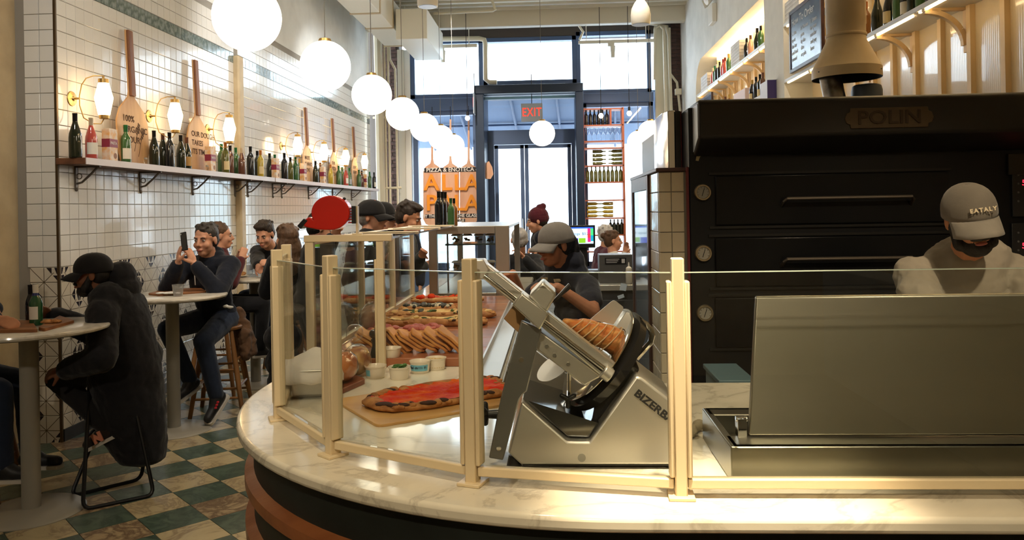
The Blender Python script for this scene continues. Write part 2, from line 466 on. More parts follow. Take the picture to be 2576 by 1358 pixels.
for c in range(1):
    for r in range(6):
        o = obj('pattern_tile', ptm[(c+r+1) % 2], None, wl); o.location = (XL-.004-A*(c+.5), 5.45, Z0-A*(r+.5)); o.rotation_euler = RX
MB().bb((XL-.012, 5.442, 0), (XL+.006, 5.456, ZC)).build('corner_trim', mat('bronze_edge_trim', rgb(92, 74, 50), .45, .7), wl, 0)
MB().bb((XL-.01, 8.58, 0), (XL+.07, 8.72, 3.34)).build('trim_1', M_creamw, bevel=.02)['kind'] = 'structure'
struct(MB().bb((XL, 5.46, 0), (XL+.012, 15.1, .09)).build('baseboard_left', mat('dark_base_tile', rgb(46, 44, 42), .4)))
# cream painted steel column and old door frame, far left
cl = struct(MB().bb((-3.98, 5.05, 0), (-3.795, 5.46, ZC)).bb((-4.06, 5.0, 0), (-3.97, 5.1, ZC)).bb((-4.2, 5.2, 0), (-3.97, 5.46, ZC)).build('trim_2', M_creamw, bevel=.008))
fl = MB().bb((-4.25, 4.93, 2.42), (-3.90, 5.06, 2.54)).bb((-3.97, 4.95, 2.36), (-3.90, 5.05, 2.62))
for k in range(2): fl.cyl((-3.935, 4.935, 2.42+k*.13), (-3.935, 4.955, 2.42+k*.13), .016, n=10)
fl.build('flange', M_creamw, cl, bevel=.004)
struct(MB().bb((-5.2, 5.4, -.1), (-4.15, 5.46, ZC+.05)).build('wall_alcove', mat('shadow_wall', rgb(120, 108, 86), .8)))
struct(MB().bb((-4.6, 5.33, 0), (-4.1, 5.4, 2.3)).build('door_2', mat('dark_door', rgb(58, 50, 42), .6)))
struct(MB().bb((-5.25, -4.05, -.12), (-5.19, 5.46, ZC+.05)).build('wall_far_left', M_wallp))
struct(MB().bb((-5.25, -4.05, -.12), (3.4, -3.99, ZC+.05)).build('wall_behind', M_creamw))

# ---- ceiling -----------------------------------------------------------
ce = struct(MB().bb((-5.2, -4, ZC), (3.4, 15.9, ZC+.1)).build('ceiling', M_ceil))
for k in range(12):
    y = 12.3+k*.27
    MB().bb((-3.5, y, ZC-.10), (2.9, y+.10, ZC)).build('ceiling_rib', M_ceil, ce, 0)
MB().bb((-3.5, 14.9, 5.02), (2.9, 15.1, ZC)).build('ceiling_beam', M_ceil, ce, bevel=.02)

# ---- right wall with shelf niches --------------------------------------
wr = MB()
wr.bb((XR, 13.95, 0), (3.2, 15.6, ZC)).bb((XR, 8.7, 0), (3.2, 9.46, ZC))
wr.bb((XR, 9.46, 4.05), (3.2, 13.95, ZC)).bb((XR, 9.46, 0), (3.2, 13.95, 2.2)).bb((XR, -4, 4.6), (3.2, 8.7, ZC)).bb((XR, -4, 0), (3.2, 8.7, 1.0))
rr = .55; cy_, cz_ = 13.95-rr, 4.05-rr
pts = [(XR, 13.95, 4.05)]+[(XR, cy_+rr*math.cos(R(a)), cz_+rr*math.sin(R(a))) for a in range(0, 91, 9)]
wr.prism(pts, (.7, 0, 0))
wrx = struct(wr.build('wall_right', M_wallp, bevel=.03))
M_panel = mat('ribbed_cream_panel', rgb(232, 214, 180), .16, coat=.5)
pn, plk, pb = nt(M_panel)
wv = pn.new('ShaderNodeTexWave'); wv.bands_direction = 'Y'; wv.inputs['Scale'].default_value = 14.; wv.inputs['Distortion'].default_value = 0
tc = pn.new('ShaderNodeTexCoord'); plk.new(tc.outputs['Object'], wv.inputs['Vector'])
bp = pn.new('ShaderNodeBump'); bp.inputs['Strength'].default_value = .12; bp.inputs['Distance'].default_value = .004
plk.new(wv.outputs['Fac'], bp.inputs['Height']); plk.new(bp.outputs['Normal'], pb.inputs['Normal'])
M_batten = mat('cream_batten', rgb(232, 204, 156), .5)
nb = MB().bb((2.80, -4, 1.0), (2.86, 8.72, 4.62)).bb((2.80, 9.4, 2.2), (2.86, 14, 4.06)).build('niche_panel', M_panel, wrx, 0)
y = 3.4
while y < 13.8:
    if not 8.6 < y < 9.55:
        MB().bb((2.765, y, 2.2), (2.80, y+.05, 4.05)).build('batten', M_batten, wrx, 0)
    y += .40
# shelves with curved brackets and light strips
M_shelfw = mat('white_shelf_paint', rgb(228, 226, 222), .4)
M_led = mat('warm_led_strip', (1, .8, .5, 1), .5, emit=(1, .72, .38, 1), estr=9.)
M_bracket = mat('cream_bracket', rgb(226, 196, 150), .45)
def bracket_mesh():
    """curved shelf bracket in local coordinates: wall at x=0, shelf underside at z=0, thickness along y"""
    m = MB(); t = .02
    m.bb((-.29, -t, -.018), (0, t, 0)); m.bb((-.02, -t, -.30), (0, t, 0))
    pts_o = [(-.285+.265*math.sin(a), -.018-.235*(1-math.cos(a))-.0) for a in [R(x) for x in range(0, 91, 9)]]
    for (x0, z0), (x1, z1) in zip(pts_o[:-1], pts_o[1:]):
        d = Vector((x1-x0, 0, z1-z0)).normalized(); nn = Vector((-d.z, 0, d.x))*.017
        m.prism([(x0-nn.x, -t, z0-nn.z), (x1-nn.x, -t, z1-nn.z), (x1+nn.x, -t, z1+nn.z), (x0+nn.x, -t, z0+nn.z)], (0, 2*t, 0))
    return m.mesh('shelf_bracket', 35)
brm = bracket_mesh(); brm.materials.append(M_bracket)
def wall_shelf(y0, y1, z, label, led=True):
    t = thing('wall_shelf', label, 'shelf', (2.65, (y0+y1)/2, z-.035))
    MB().bb((2.5, y0, z-.035), (2.80, y1, z)).build('board', M_shelfw, t, bevel=.003)
    if led:
        n = int((y1-y0)/1.1)+1
        for k in range(n):
            a = y0+(y1-y0)*k/n+.04; b = y0+(y1-y0)*(k+1)/n-.06
            MB().bb((2.515, a, z-.047), (2.530, b, z-.036)).build('light_strip', M_led, t, 0)
    y = y0+.3
    while y < y1:
        o = obj('bracket', brm, None, t); o.location = (2.80, y, z-.035)
        y += .8
    return t
wall_shelf(3.6, 8.69, 2.93, 'long white shelf with curved brackets on the right wall near the flue')
wall_shelf(7.4, 8.69, 3.53, 'short upper white shelf behind the leaning chalkboard')
wall_shelf(9.47, 13.9, 3.5, 'white upper shelf in the arched niche on the right wall')
wall_shelf(9.47, 13.6, 2.91, 'white lower shelf in the arched niche on the right wall')
MB().bb((2.74, 9.6, 3.99), (2.78, 13.3, 4.03)).build('niche_light_strip', mat('niche_led', (1, .85, .6, 1), .5, emit=(1, .74, .40, 1), estr=22.), wrx, 0)
MB().bb((2.52, 4.0, 4.40), (2.56, 8.5, 4.43)).build('niche_light_strip', MATS['niche_led'], wrx, 0)

# ---- shop front --------------------------------------------------------
def X(px, yy=YB): return P(px, 400, y=yy).x
def Z(py, px=1340, yy=YB): return P(px, py, y=yy).z
wb = struct(MB().bb((-3.8, YB, 0), (X(1008), YB+.35, ZC)).bb((X(1690), YB, 0), (3.2, YB+.35, ZC)).bb((X(1008), YB, Z(93)), (X(1690), YB+.35, ZC)).build('wall_back', M_mortar))
# exposed brick beside both jambs
brk = MB().bb((-.1, 0, -.031), (.1, .02, .031)).mesh('brick', 0); brk.materials.append(M_brick)
for x0, x1 in ((X(962), X(1006)), (X(1692), X(1728))):
    for r in range(72):
        z = .035+r*.072
        off = .0 if r % 2 else -.105
        xx = x0+.1+off
        while xx < x1:
            o = obj('brick', brk, None, wb); wdt = .2
            lo = max(xx-.1, x0); hi = min(xx+.1, x1)
            if hi-lo > .03:
                o.location = ((lo+hi)/2, YB-.012-random.uniform(0, .006), z); o.scale = ((hi-lo)/.2-.03, 1, 1)
            else: bpy.data.objects.remove(o)
            xx += .21
struct(MB().bb((X(1006), YB-.10, 0), (X(1022), YB, Z(118))).build('trim_3', mat('grey_jamb', rgb(190, 186, 172), .6)))
struct(MB().bb((X(1022), YB-.05, 0), (X(1036), YB+.2, Z(118))).build('trim_4', mat('white_jamb', rgb(230, 232, 230), .5)))
struct(MB().bb((X(1650), YB-.10, 0), (X(1686), YB, Z(75))).build('trim_5', mat('cream_jamb', rgb(212, 206, 184), .6), bevel=.02))
PANE = glass_mat('shop_window_glass', (.97, .99, 1, 1), 1.0)
def window(n, x0, x1, z0, z1, fr=.05, depth=.16, yy=YB, muntins=()):
    t = tag(thing('window_%d' % n, None, None, ((x0+x1)/2, yy, z0)), None, None, None, 'structure')
    m = MB()
    m.bb((x0, yy-.02, z0), (x0+fr, yy+depth, z1)).bb((x1-fr, yy-.02, z0), (x1, yy+depth, z1)).bb((x0, yy-.02, z1-fr), (x1, yy+depth, z1)).bb((x0, yy-.02, z0), (x1, yy+depth, z0+fr))
    m.build('frame', M_navy, t, bevel=.004)
    MB().bb((x0+fr, yy+.06, z0+fr), (x1-fr, yy+.072, z1-fr)).build('pane', PANE, t, 0)
    return t
zt = Z(93); zm = Z(243)
window(1, X(1036), X(1220), zm, zt, .09)
window(2, X(1220), X(1454), Z(212), zt, .08)
window(3, X(1454), X(1642), Z(240), Z(84), .08)
zs = .45
window(4, X(1040), X(1204), zs, Z(272), .10)
window(5, X(1466), X(1645), zs, Z(262), .09)
struct(MB().bb((X(1036), YB-.1, Z(274)), (X(1204), YB+.25, zm)).bb((X(1466), YB-.1, Z(264)), (X(1645), YB+.25, Z(240))).build('trim_6', M_navy, bevel=.01))
struct(MB().bb((X(1036), YB-.05, 0), (X(1645), YB+.25, zs)).build('wall_sill', M_navy, bevel=.01))
# entrance vestibule with double doors
YV = 14.7
def Xv(px): return P(px, 400, y=YV).x
def Zv(py): return P(1340, py, y=YV).z
ves = tag(thing('trim_7', None, None, (Xv(1335), YV, 0)), None, kind='structure')
mv = MB(); zv1 = Zv(211); zv0 = Zv(233)
mv.bb((Xv(1197), YV, 0), (Xv(1219), YB+.2, zv0)).bb((Xv(1450), YV, 0), (Xv(1470), YB+.2, zv0)).bb((Xv(1197), YV, zv0), (Xv(1470), YB+.2, zv1))
mv.build('portal_frame', mat('portal_navy', rgb(34, 48, 70), .35, .2), ves, bevel=.01)
MB().bb((Xv(1219), YV+.3, zv0-.07), (Xv(1450), YV+.33, zv0-.02)).build('glazing_bar', mat('pale_blue_bar', rgb(120, 170, 200), .3), ves, 0)
YD = 15.6
def Xd(px): return P(px, 400, y=YD).x
def Zd(py): return P(1340, py, y=YD).z
zd = Zd(362)
MB().bb((Xd(1219), YD, zd), (Xd(1450), YD+.12, Zd(326))).build('door_header', M_navy, ves, 0)
MB().bb((Xd(1222), YD+.04, Zd(326)), (Xd(1448), YD+.05, Zd(235))).build('transom_pane', PANE, ves, 0)
MB().bb((Xd(1219), YD, 0), (Xd(1243), YD+.12, zd)).bb((Xd(1438), YD, 0), (Xd(1452), YD+.12, zd)).build('door_jamb', M_navy, ves, 0)
for n, (a, b) in enumerate(((1243, 1319), (1319, 1438))):
    d = tag(thing('door_%d' % (n+3), None, None, (Xd((a+b)/2), YD, 0)), None, kind='structure')
    x0, x1 = Xd(a)+.005, Xd(b)-.005
    s = .075
    MB().bb((x0, YD+.03, .0), (x0+s, YD+.09, zd-.01)).bb((x1-s, YD+.03, 0), (x1, YD+.09, zd-.01)).bb((x0, YD+.03, zd-.08), (x1, YD+.09, zd-.01)).bb((x0, YD+.03, 0), (x1, YD+.09, .28)).build('door_frame', M_navy, d, bevel=.004)
    MB().bb((x0+s, YD+.05, .28), (x1-s, YD+.06, zd-.08)).build('pane', PANE, d, 0)
    hx = x1-s/2 if n == 0 else x0+s/2
    MB().tube([(hx, YD+.03, .95), (hx, YD-.04, .97), (hx, YD-.04, 1.38), (hx, YD+.03, 1.40)], .012).build('door_handle', STEELD, d)
# outside: canopy, pavement, house across the street
out = struct(MB().bb((-9, YB+.35, -.12), (9, 34, -.02)).build('pavement', mat('pale_pavement', rgb(200, 200, 198), .8, var=rgb(180, 180, 180), vscale=2)))
cn = thing('street_canopy', 'blue grey sloping canopy hanging outside over the shop front', 'canopy', (-.4, 17, 2.9))
MB().prism([(-4.2, 15.9, 3.86), (3.4, 15.9, 3.86), (3.4, 17.7, 2.98), (-4.2, 17.7, 2.98)], (0, 0, .04)).build('canopy_skin', mat('canopy_blue_grey', rgb(92, 112, 140), .6), cn, 0)
for px in (1065, 1160, 1290, 1400, 1540, 1640):
    x = P(px, 300, y=16.8).x
    MB().tube([(x, 15.92, 3.80), (x+.12, 17.66, 2.94)], .03).build('strut', mat('canopy_strut', rgb(70, 88, 116), .5), cn)
MB().tube([(-4.2, 16.8, 3.36), (3.4, 16.8, 3.36)], .025).build('strut', MATS['canopy_strut'], cn)
fa = thing('street_building', 'pale overexposed building across the street seen through the doors', 'building', (0, 31, 0))
MB().bb((-12, 31, -.02), (12, 31.5, 9)).build('facade', mat('pale_facade', rgb(226, 228, 226), .8), fa, 0)
for k, x in enumerate((-7.5, -5.0, -2.4, -.3, 1.6, 4.0, 6.5)):
    for z in (.4, 4.2):
        f = MB().bb((x-.7, 30.96, z), (x+.7, 31.0, z+2.4)).build('window_frame', mat('pale_window_frame', rgb(205, 214, 214), .6), fa, 0)
        MB().bb((x-.6, 30.94, z+.1), (x+.6, 30.965, z+2.3)).build('pane', mat('far_window_pane', rgb(168, 196, 204), .3), f, 0)

# ---- ducts, pipes, tracks, hanging lamps -------------------------------
M_duct = mat('white_duct_paint', rgb(228, 226, 214), .5)
M_band = mat('duct_band', rgb(196, 180, 150), .6)
def duct(label, x0, x1, y0, y1, z0, z1, bands):
    t = thing('air_duct', label, 'air duct', ((x0+x1)/2, (y0+y1)/2, z0))
    MB().bb((x0, y0, z0), (x1, y1, z1)).build('duct_body', M_duct, t, bevel=.01)
    for yb in bands:
        MB().bb((x0-.012, yb, z0-.012), (x1+.012, yb+.06, z1+.012)).build('joint_band', M_band, t, 0)
    for yb in (y0+.2, y1-.2):
        for xb in (x0+.04, x1-.04): MB().cyl((xb, yb, z1-.01), (xb, yb, ZC), .008, n=6).build('hanger', M_duct, t)
    return t
duct('long white square air duct running along the left wall top', -3.05, -2.60, 9.0, 14.5, 4.62, 5.1, (10.4, 12.0, 13.0, 14.44))
duct('short white air duct box beside the long duct near the window', -2.55, -2.03, 13.0, 14.9, 4.42, 4.92, ())
def pipe(label, pts, r, name='ceiling_pipe', yy=15.25, m=M_pipe, cat='pipe'):
    return tag(MB().tube([P(a, b, y=yy) if len(q) == 0 else P(a, b, y=q[0]) for (a, b, *q) in pts], r, 8).build(name, m), label, cat)
pipe('thick round cream standpipe in the left window corner', [(950, 70), (953, 200), (957, 420), (962, 600), (968, 900)], .085, 'standpipe', 15.2)
pipe('thin cream conduit running down the dark left brickwork, outer one', [(966, 90), (970, 330), (975, 600)], .022)
pipe('thin cream conduit running down the dark left brickwork, inner one', [(975, 100), (979, 330), (984, 600)], .022)
pipe('kinked cream conduit on the dark left brickwork', [(979, 115), (981, 150), (994, 174), (998, 330), (1003, 600)], .024)
pipe('short horizontal cream pipe across the left brickwork below the stripe', [(938, 296), (975, 295)], .02)
pipe('cream horizontal rail with red fitting across the left window corner', [(935, 475), (1010, 472)], .025)
pipe('cream pipe running over the window head and down to a fire head', [(1060, 99), (1205, 97), (1218, 100), (1221, 112), (1222, 200), (1232, 207), (1250, 207)], .05, yy=15.3)
pipe('cream conduit over the ceiling ribs with a white drop end', [(1090, 34), (1240, 27), (1246, 25), (1234, -10)], .025, yy=14.2)
pipe('curved cream conduit dropping to the right window track', [(1300, 42), (1420, 40), (1450, 55), (1467, 80), (1458, 100)], .025, yy=15.1)
pipe('upper of two cream conduits bending down the right brick corner', [(1500, 30), (1690, 26), (1722, 34), (1727, 60), (1728, 240)], .03, yy=15.2)
pipe('lower of two cream conduits bending down the right brick corner', [(1500, 48), (1640, 60), (1675, 66), (1682, 90), (1690, 320)], .03, yy=15.25)
pipe('wide hooked cream conduit beside the right window jamb', [(1647, 200), (1648, 72), (1660, 64), (1670, 74), (1676, 300)], .03, yy=15.2)
pipe('kinked cream conduit ending in a junction box on the right brick', [(1684, 70), (1686, 185), (1703, 208), (1705, 225), (1711, 280)], .024, yy=15.3)
tag(MB().bb(P(1697, 240, y=15.33), P(1715, 222, y=15.2)).build('junction_box', M_pipe, bevel=.01), 'small cream junction box on the right brick corner', 'electrical box')
def track(label, x0, x1, y0, yy, heads):
    t = thing('track_light', label, 'track light', P((x0+x1)/2, y0, y=yy))
    a, b = P(x0, y0, y=yy), P(x1, y0-(x1-x0)*.0175, y=yy)
    MB().bb((a.x, yy-.03, a.z-.03), (b.x, yy+.03, a.z+.03)).build('rail', M_duct, t, bevel=.004)
    for hx in (x0+20, x1-20):
        q = P(hx, y0, y=yy); MB().tube([(q.x, yy, a.z), (q.x, yy, ZC)], .008, 6).build('hanger', M_duct, t)
    for hx in heads:
        q = P(hx, y0, y=yy)
        MB().bb((q.x-.09, yy-.04, a.z-.09), (q.x+.03, yy+.04, a.z-.03)).cyl((q.x, yy, a.z-.08), (q.x, yy, a.z-.30), .05, .035).build('lamp_head', M_duct, t)
track('white track light along the top of the left shop window', 1045, 1200, 119, 15.0, (1114,))
track('white track light along the top of the right shop window', 1455, 1645, 107, 15.0, (1541,))
# bell pendant and cylinder downlight
M_lampw = mat('white_lamp_metal', rgb(226, 224, 216), .4)
q = P(1612, 62, d=7.5)
t = thing('pendant_lamp', 'white bell shaped pendant lamp under the ceiling near the right wall', 'lamp', q)
prof = [(.085, 0), (.092, .03), (.094, .09), (.085, .15), (.06, .20), (.03, .24), (.012, .26)]
MB().lathe(prof, 28, q).build('shade', M_lampw, t)
MB().cyl(q+V(0, 0, -.002), q+V(0, 0, .004), .08, n=24).build('diffuser', mat('pale_diffuser', rgb(200, 214, 240), .5), t)
MB().tube([q+V(0, 0, .26), (q.x, q.y, ZC)], .006, 6).build('cord', M_lampw, t)
q = P(1076, 17, d=8.0)
t = thing('cylinder_downlight', 'white cylinder downlight hanging below the duct box', 'lamp', q)
MB().lathe([(.10, 0), (.105, .02), (.105, .28), (.0, .28)], 28, q).build('shade', M_lampw, t)
MB().cyl(q+V(0, 0, -.004), q+V(0, 0, .003), .09, n=24).build('diffuser', mat('blue_diffuser', rgb(170, 196, 240), .4), t)
MB().tube([q+V(0, 0, .28), (q.x, q.y, ZC)], .012, 6).build('stem', M_lampw, t)
# emergency light on the right wall
q = P(1798, 40, x=XR)
t = thing('emergency_light', 'white two headed emergency light box high on the right wall', 'lamp', (XR-.04, q.y, q.z-.1))
MB().bb((XR-.07, q.y-.16, q.z-.12), (XR, q.y+.16, q.z+.16)).build('case', M_lampw, t, bevel=.01)
for s in (-.09, .09):
    MB().lathe([(.03, 0), (.06, .05), (.065, .10), (0, .10)], 18, (XR-.06, q.y+s, q.z+.24), axis=(-1, s*3, -.4)).build('lamp_head', M_lampw, t)

# ---- pendant globes ----------------------------------------------------
M_globe = mat('opal_globe', (1, .95, .86, 1), .25, emit=(1, .88, .70, 1), estr=6.5)
M_cordm = mat('grey_cord', rgb(120, 118, 112), .5)
gm = MB().ell((0, 0, 0), (.175, .175, .175), n=40, m=24).mesh('globe', 180); gm.materials.append(M_globe)
cm = MB().cyl((0, 0, .165), (0, 0, .19), .05, .04, n=20).mesh('cap'); cm.materials.append(BRASS)
ZG = 2.62
wm = MB().cyl((0, 0, .19), (0, 0, ZC-ZG), .0035, n=6).mesh('cord'); wm.materials.append(M_cordm)
spots = [(-1.58, 4.07+1.425*k, 'white glass globe pendant, %s from the front in the left row' % ordinal(k)) for k in range(7)]
spots += [(-.14, 10.9, 'white glass globe pendant hanging alone in front of the entrance doors'),
          (1.37, 11.2, 'nearer of the two overlapping globe pendants beside the right window'),
          (1.36, 12.7, 'farther of the two overlapping globe pendants beside the right window')]
for x, y, lb in spots:
    t = thing('globe_pendant', lb, 'pendant lamp', (x, y, ZG), 'opal globe pendants')
    for nm, me in (('globe', gm), ('cap', cm), ('cord', wm)): obj(nm, me, None, t, True)
# ================================================================ THE BAR COUNTER
ZT = .95
CCX, CCY, CRD = .15, 2.92, 1.25
def outline(off=0., y_end=7.5, x_end=2.3, n=28):
    """outer line of the bar, from the right end round the corner to the back end"""
    r = CRD-off
    p = [(x_end, CCY-r)]+[(CCX+r*math.cos(R(-90-90*i/n)), CCY+r*math.sin(R(-90-90*i/n))) for i in range(n+1)]+[(CCX-r, y_end)]
    return p
M_marb = marble_mat('counter_marble', rgb(236, 230, 212), rgb(204, 197, 180), 2.2, .09, dist=5, lo=.50, hi=.56)
ct = thing('bar_counter', 'curved bar counter with pale marble top, dark front and two orange wood bands', 'counter', (0, 2.3, 0))
top = [V(x, y, ZT-.036) for x, y in outline(0)]+[V(-.20, 7.5, ZT-.036), V(-.20, 2.95, ZT-.036), V(2.3, 2.95, ZT-.036)]
m = MB(); m.prism(top, (0, 0, .036)); m.build('marble_top', M_marb, ct, bevel=.011, seg=3)
body = [V(x, y, 0) for x, y in outline(.05)]+[V(-.24, 7.5, 0), V(-.24, 2.90, 0), V(2.3, 2.90, 0)]
MB().prism(body, (0, 0, ZT-.0361)).build('counter_body', mat('dark_green_black_panel', rgb(38, 44, 42), .45, var=rgb(30, 34, 33), vscale=5), ct, 30)
M_band2 = wood_mat('orange_wood_band', rgb(164, 102, 62), rgb(142, 84, 50), 'x', 3, .35, .2)
for z0, z1 in ((.735, .80), (.585, .65), (.42, .48)):
    o = outline(.022); i = outline(.052); m = MB(); N = len(o); vs = []; fs = []
    for (a, b), (c, d) in zip(o, i):
        e = (z1-z0)*.25
        vs += [V(c, d, z0), V(a, b, z0+e), V(a, b, z1-e), V(c, d, z1)]
    for k in range(N-1):
        fs += [(4*k+j, 4*k+(j+1) % 4, 4*k+4+(j+1) % 4, 4*k+4+j) for j in range(4)]
    fs += [(0, 1, 2, 3), tuple(4*(N-1)+j for j in range(4))]
    m.add(vs, fs).build('wood_band', M_band2, ct, 60)

# ---- sneeze guard ------------------------------------------------------
sg = thing('sneeze_guard', 'low glass sneeze guard with square cream posts standing on the curved marble edge', 'sneeze guard', (-.2, 1.88, ZT))
PP = [(-1.01, 3.22), (-.972, 2.84), (-.872, 2.455), (-.598, 2.09), (-.202, 1.876), (.2726, 1.79), (1.62, 1.79)]
M_edge = mat('glass_edge', rgb(206, 222, 208), .15, coat=.4)
GG = glass_mat('guard_glass', (.95, .965, .95, 1), 1.15)
for k, (x, y) in enumerate(PP):
    if k == 0: continue
    a = Vector(PP[k-1]); b = Vector(PP[min(k+1, len(PP)-1)])
    d = (b-a).normalized(); ang = math.atan2(d.y, d.x); M = Matrix.Rotation(ang, 3, 'Z')
    po_ = MB().box((x, y, ZT+.267), (.027, .034, .533), M).build('post', CREAM, sg, bevel=.003)
    MB().box((x, y, ZT+.004), (.058, .062, .008), M).build('foot_plate', CREAM, po_, bevel=.002)
    for s in (-1, 1):
        c = V(x, y, 0)+M @ V(s*.0195, 0.0, 0)
        MB().box((c.x, c.y, 1.215), (.0115, .036, .436), M).build('channel', CREAM, po_, bevel=.004)
for k in range(1, len(PP)-1):
    a, b = Vector(PP[k]), Vector(PP[k+1]); d = (b-a); L = d.length; d.normalize(); c = (a+b)/2
    M = Matrix.Rotation(math.atan2(d.y, d.x), 3, 'Z')
    MB().box((c.x, c.y, .982), (L-.03, .026, .022), M).build('rail', CREAM, sg, bevel=.003)
    g = MB().box((c.x, c.y, 1.222), (L-.028, .008, .455), M).build('glass_pane', GG, sg, 0)
    MB().box((c.x, c.y, 1.4505), (L-.028, .0082, .002), M).build('pane_edge', M_edge, g, 0)

# ---- pizza display case on the long leg --------------------------------
dc = thing('display_case', 'cream framed glass case over the pizza boards along the customer side', 'display case', (-.86, 4.4, ZT))
XA, XB2, Y0c, Y1c, ZH = -1.01, -.715, 3.24, 5.62, 1.475
ys = (3.24, 4.1, 4.9, 5.58)
for k, y in enumerate(ys):
    MB().bb((XA-.018, y-.014, ZT), (XA+.018, y+.014, ZH)).build('post', CREAM, dc, bevel=.003)
    MB().bb((XA-.02, y-.018, ZH), (XB2+.05 if k == 0 else XB2+.01, y+.018, ZH+.028 if k == 0 else ZH+.016)).build('cross_rail', CREAM, dc, bevel=.003)
MB().bb((XB2-.016, 3.226, ZT), (XB2+.014, 3.256, ZH)).bb((XB2-.026, 3.228, ZT), (XB2-.016, 3.252, 1.40)).build('post', CREAM, dc, bevel=.003)
MB().bb((XA-.014, Y0c, ZT+.03), (XA+.014, Y1c, ZT+.055)).build('side_rail', CREAM, dc, bevel=.003)
MB().bb((XA-.014, Y0c, ZH-.012), (XA+.014, Y1c, ZH+.012)).build('side_rail', CREAM, dc, bevel=.003)
MB().bb((XA-.004, Y0c, ZT+.055), (XA+.004, Y1c, ZH-.012)).build('side_glass', GG, dc, 0)
MB().bb((XA+.018, 3.236, ZT+.02), (XB2-.03, 3.244, ZH-.01)).build('end_glass', GG, dc, 0)
tg = MB().bb((XA, Y0c, ZH+.002), (XB2, Y1c, ZH+.010)).build('top_glass', glass_mat('top_glass', (.93, .95, .95, 1), 1.2), dc, 0)
MB().bb((XB2, Y0c, ZH+.001), (XB2+.003, Y1c, ZH+.011)).build('glass_edge', mat('bluish_glass_edge', rgb(150, 170, 210), .1, coat=1), tg, 0)
# second glass box further along, in brushed steel
fc = thing('steel_display', 'brushed steel framed refrigerated display at the far end of the boards', 'display case', (-.62, 6.5, ZT))
M_bst = mat('bronze_steel', (.40, .37, .33, 1), .35, 1.0)
fx0, fx1, fy0, fy1, fz0, fz1 = -.90, -.32, 5.66, 7.4, ZT, 1.478
for nm, lo, hi in (('stile', (fx0, fy0, fz0), (fx0+.06, fy0+.05, fz1)), ('stile', (fx1-.10, fy0, fz0), (fx1, fy0+.05, fz1)), ('top_rail', (fx0+.06, fy0, fz1-.055), (fx1-.10, fy0+.05, fz1)), ('bottom_rail', (fx0+.06, fy0, fz0), (fx1-.10, fy0+.05, fz0+.05)),
                   ('stile', (fx0, fy1-.05, fz0), (fx0+.05, fy1, fz1)), ('stile', (fx1-.05, fy1-.05, fz0), (fx1, fy1, fz1)), ('top_panel', (fx0, fy0+.05, fz1-.02), (fx1, fy1, fz1)), ('base', (fx0, fy0+.05, fz0), (fx1, fy1-.05, fz0+.05))):
    MB().bb(lo, hi).build(nm, M_bst, fc, bevel=.003)
MB().bb((fx0+.06, fy0+.02, fz0+.05), (fx1-.10, fy0+.026, fz1-.055)).build('front_glass', GLASS, fc, 0)
MB().bb((fx0, fy0+.05, fz0+.05), (fx0+.006, fy1-.05, fz1-.02)).build('side_glass', GLASS, fc, 0)
for z in (1.14, 1.335):
    MB().bb((fx0+.10, fy0+.14, z), (fx1-.08, fy0+.50, z+.012)).build('glass_shelf', mat('dark_glass_shelf', rgb(70, 90, 92), .1), fc, 0)
    for x in (fx0+.11, fx1-.09): MB().cyl((x, fy0+.2, fz0+.05), (x, fy0+.2, fz1-.02), .006, n=8).build('shelf_rod', STEELD, fc)
random.seed(3)
M_clearp = glass_mat('clear_plastic', (.94, .95, .95, 1), 1.3)
for zi, z in enumerate((1.147, 1.347)):
    for k in range(4):
        x = fx0+.17+k*.085; lb = '%s clear plastic tub of snacks on the %s shelf of the steel display' % (ordinal(k), ('lower', 'upper')[zi])
        t = thing('snack_tub', lb, 'tub', (x, fy0+.24, z), 'snack tubs in the steel display')
        MB().lathe([(.027, 0), (.036, .055)], 18, (x, fy0+.24, z)).build('cup', M_clearp, t)
        f = MB()
        for q in range(9): f.ell((x+random.uniform(-.02, .02), fy0+.24+random.uniform(-.02, .02), z+.012+random.uniform(0, .03)), (.009, .008, .007), n=8, m=5)
        f.build('snack', mat('dry_snack', rgb(170, 136, 84), .7, var=rgb(116, 88, 52), vscale=60), t)
        MB().lathe([(.038, .055), (.038, .062), (.026, .070), (0, .070)], 18, (x, fy0+.24, z)).build('lid', mat('pale_lid', rgb(222, 222, 214), .3), t)

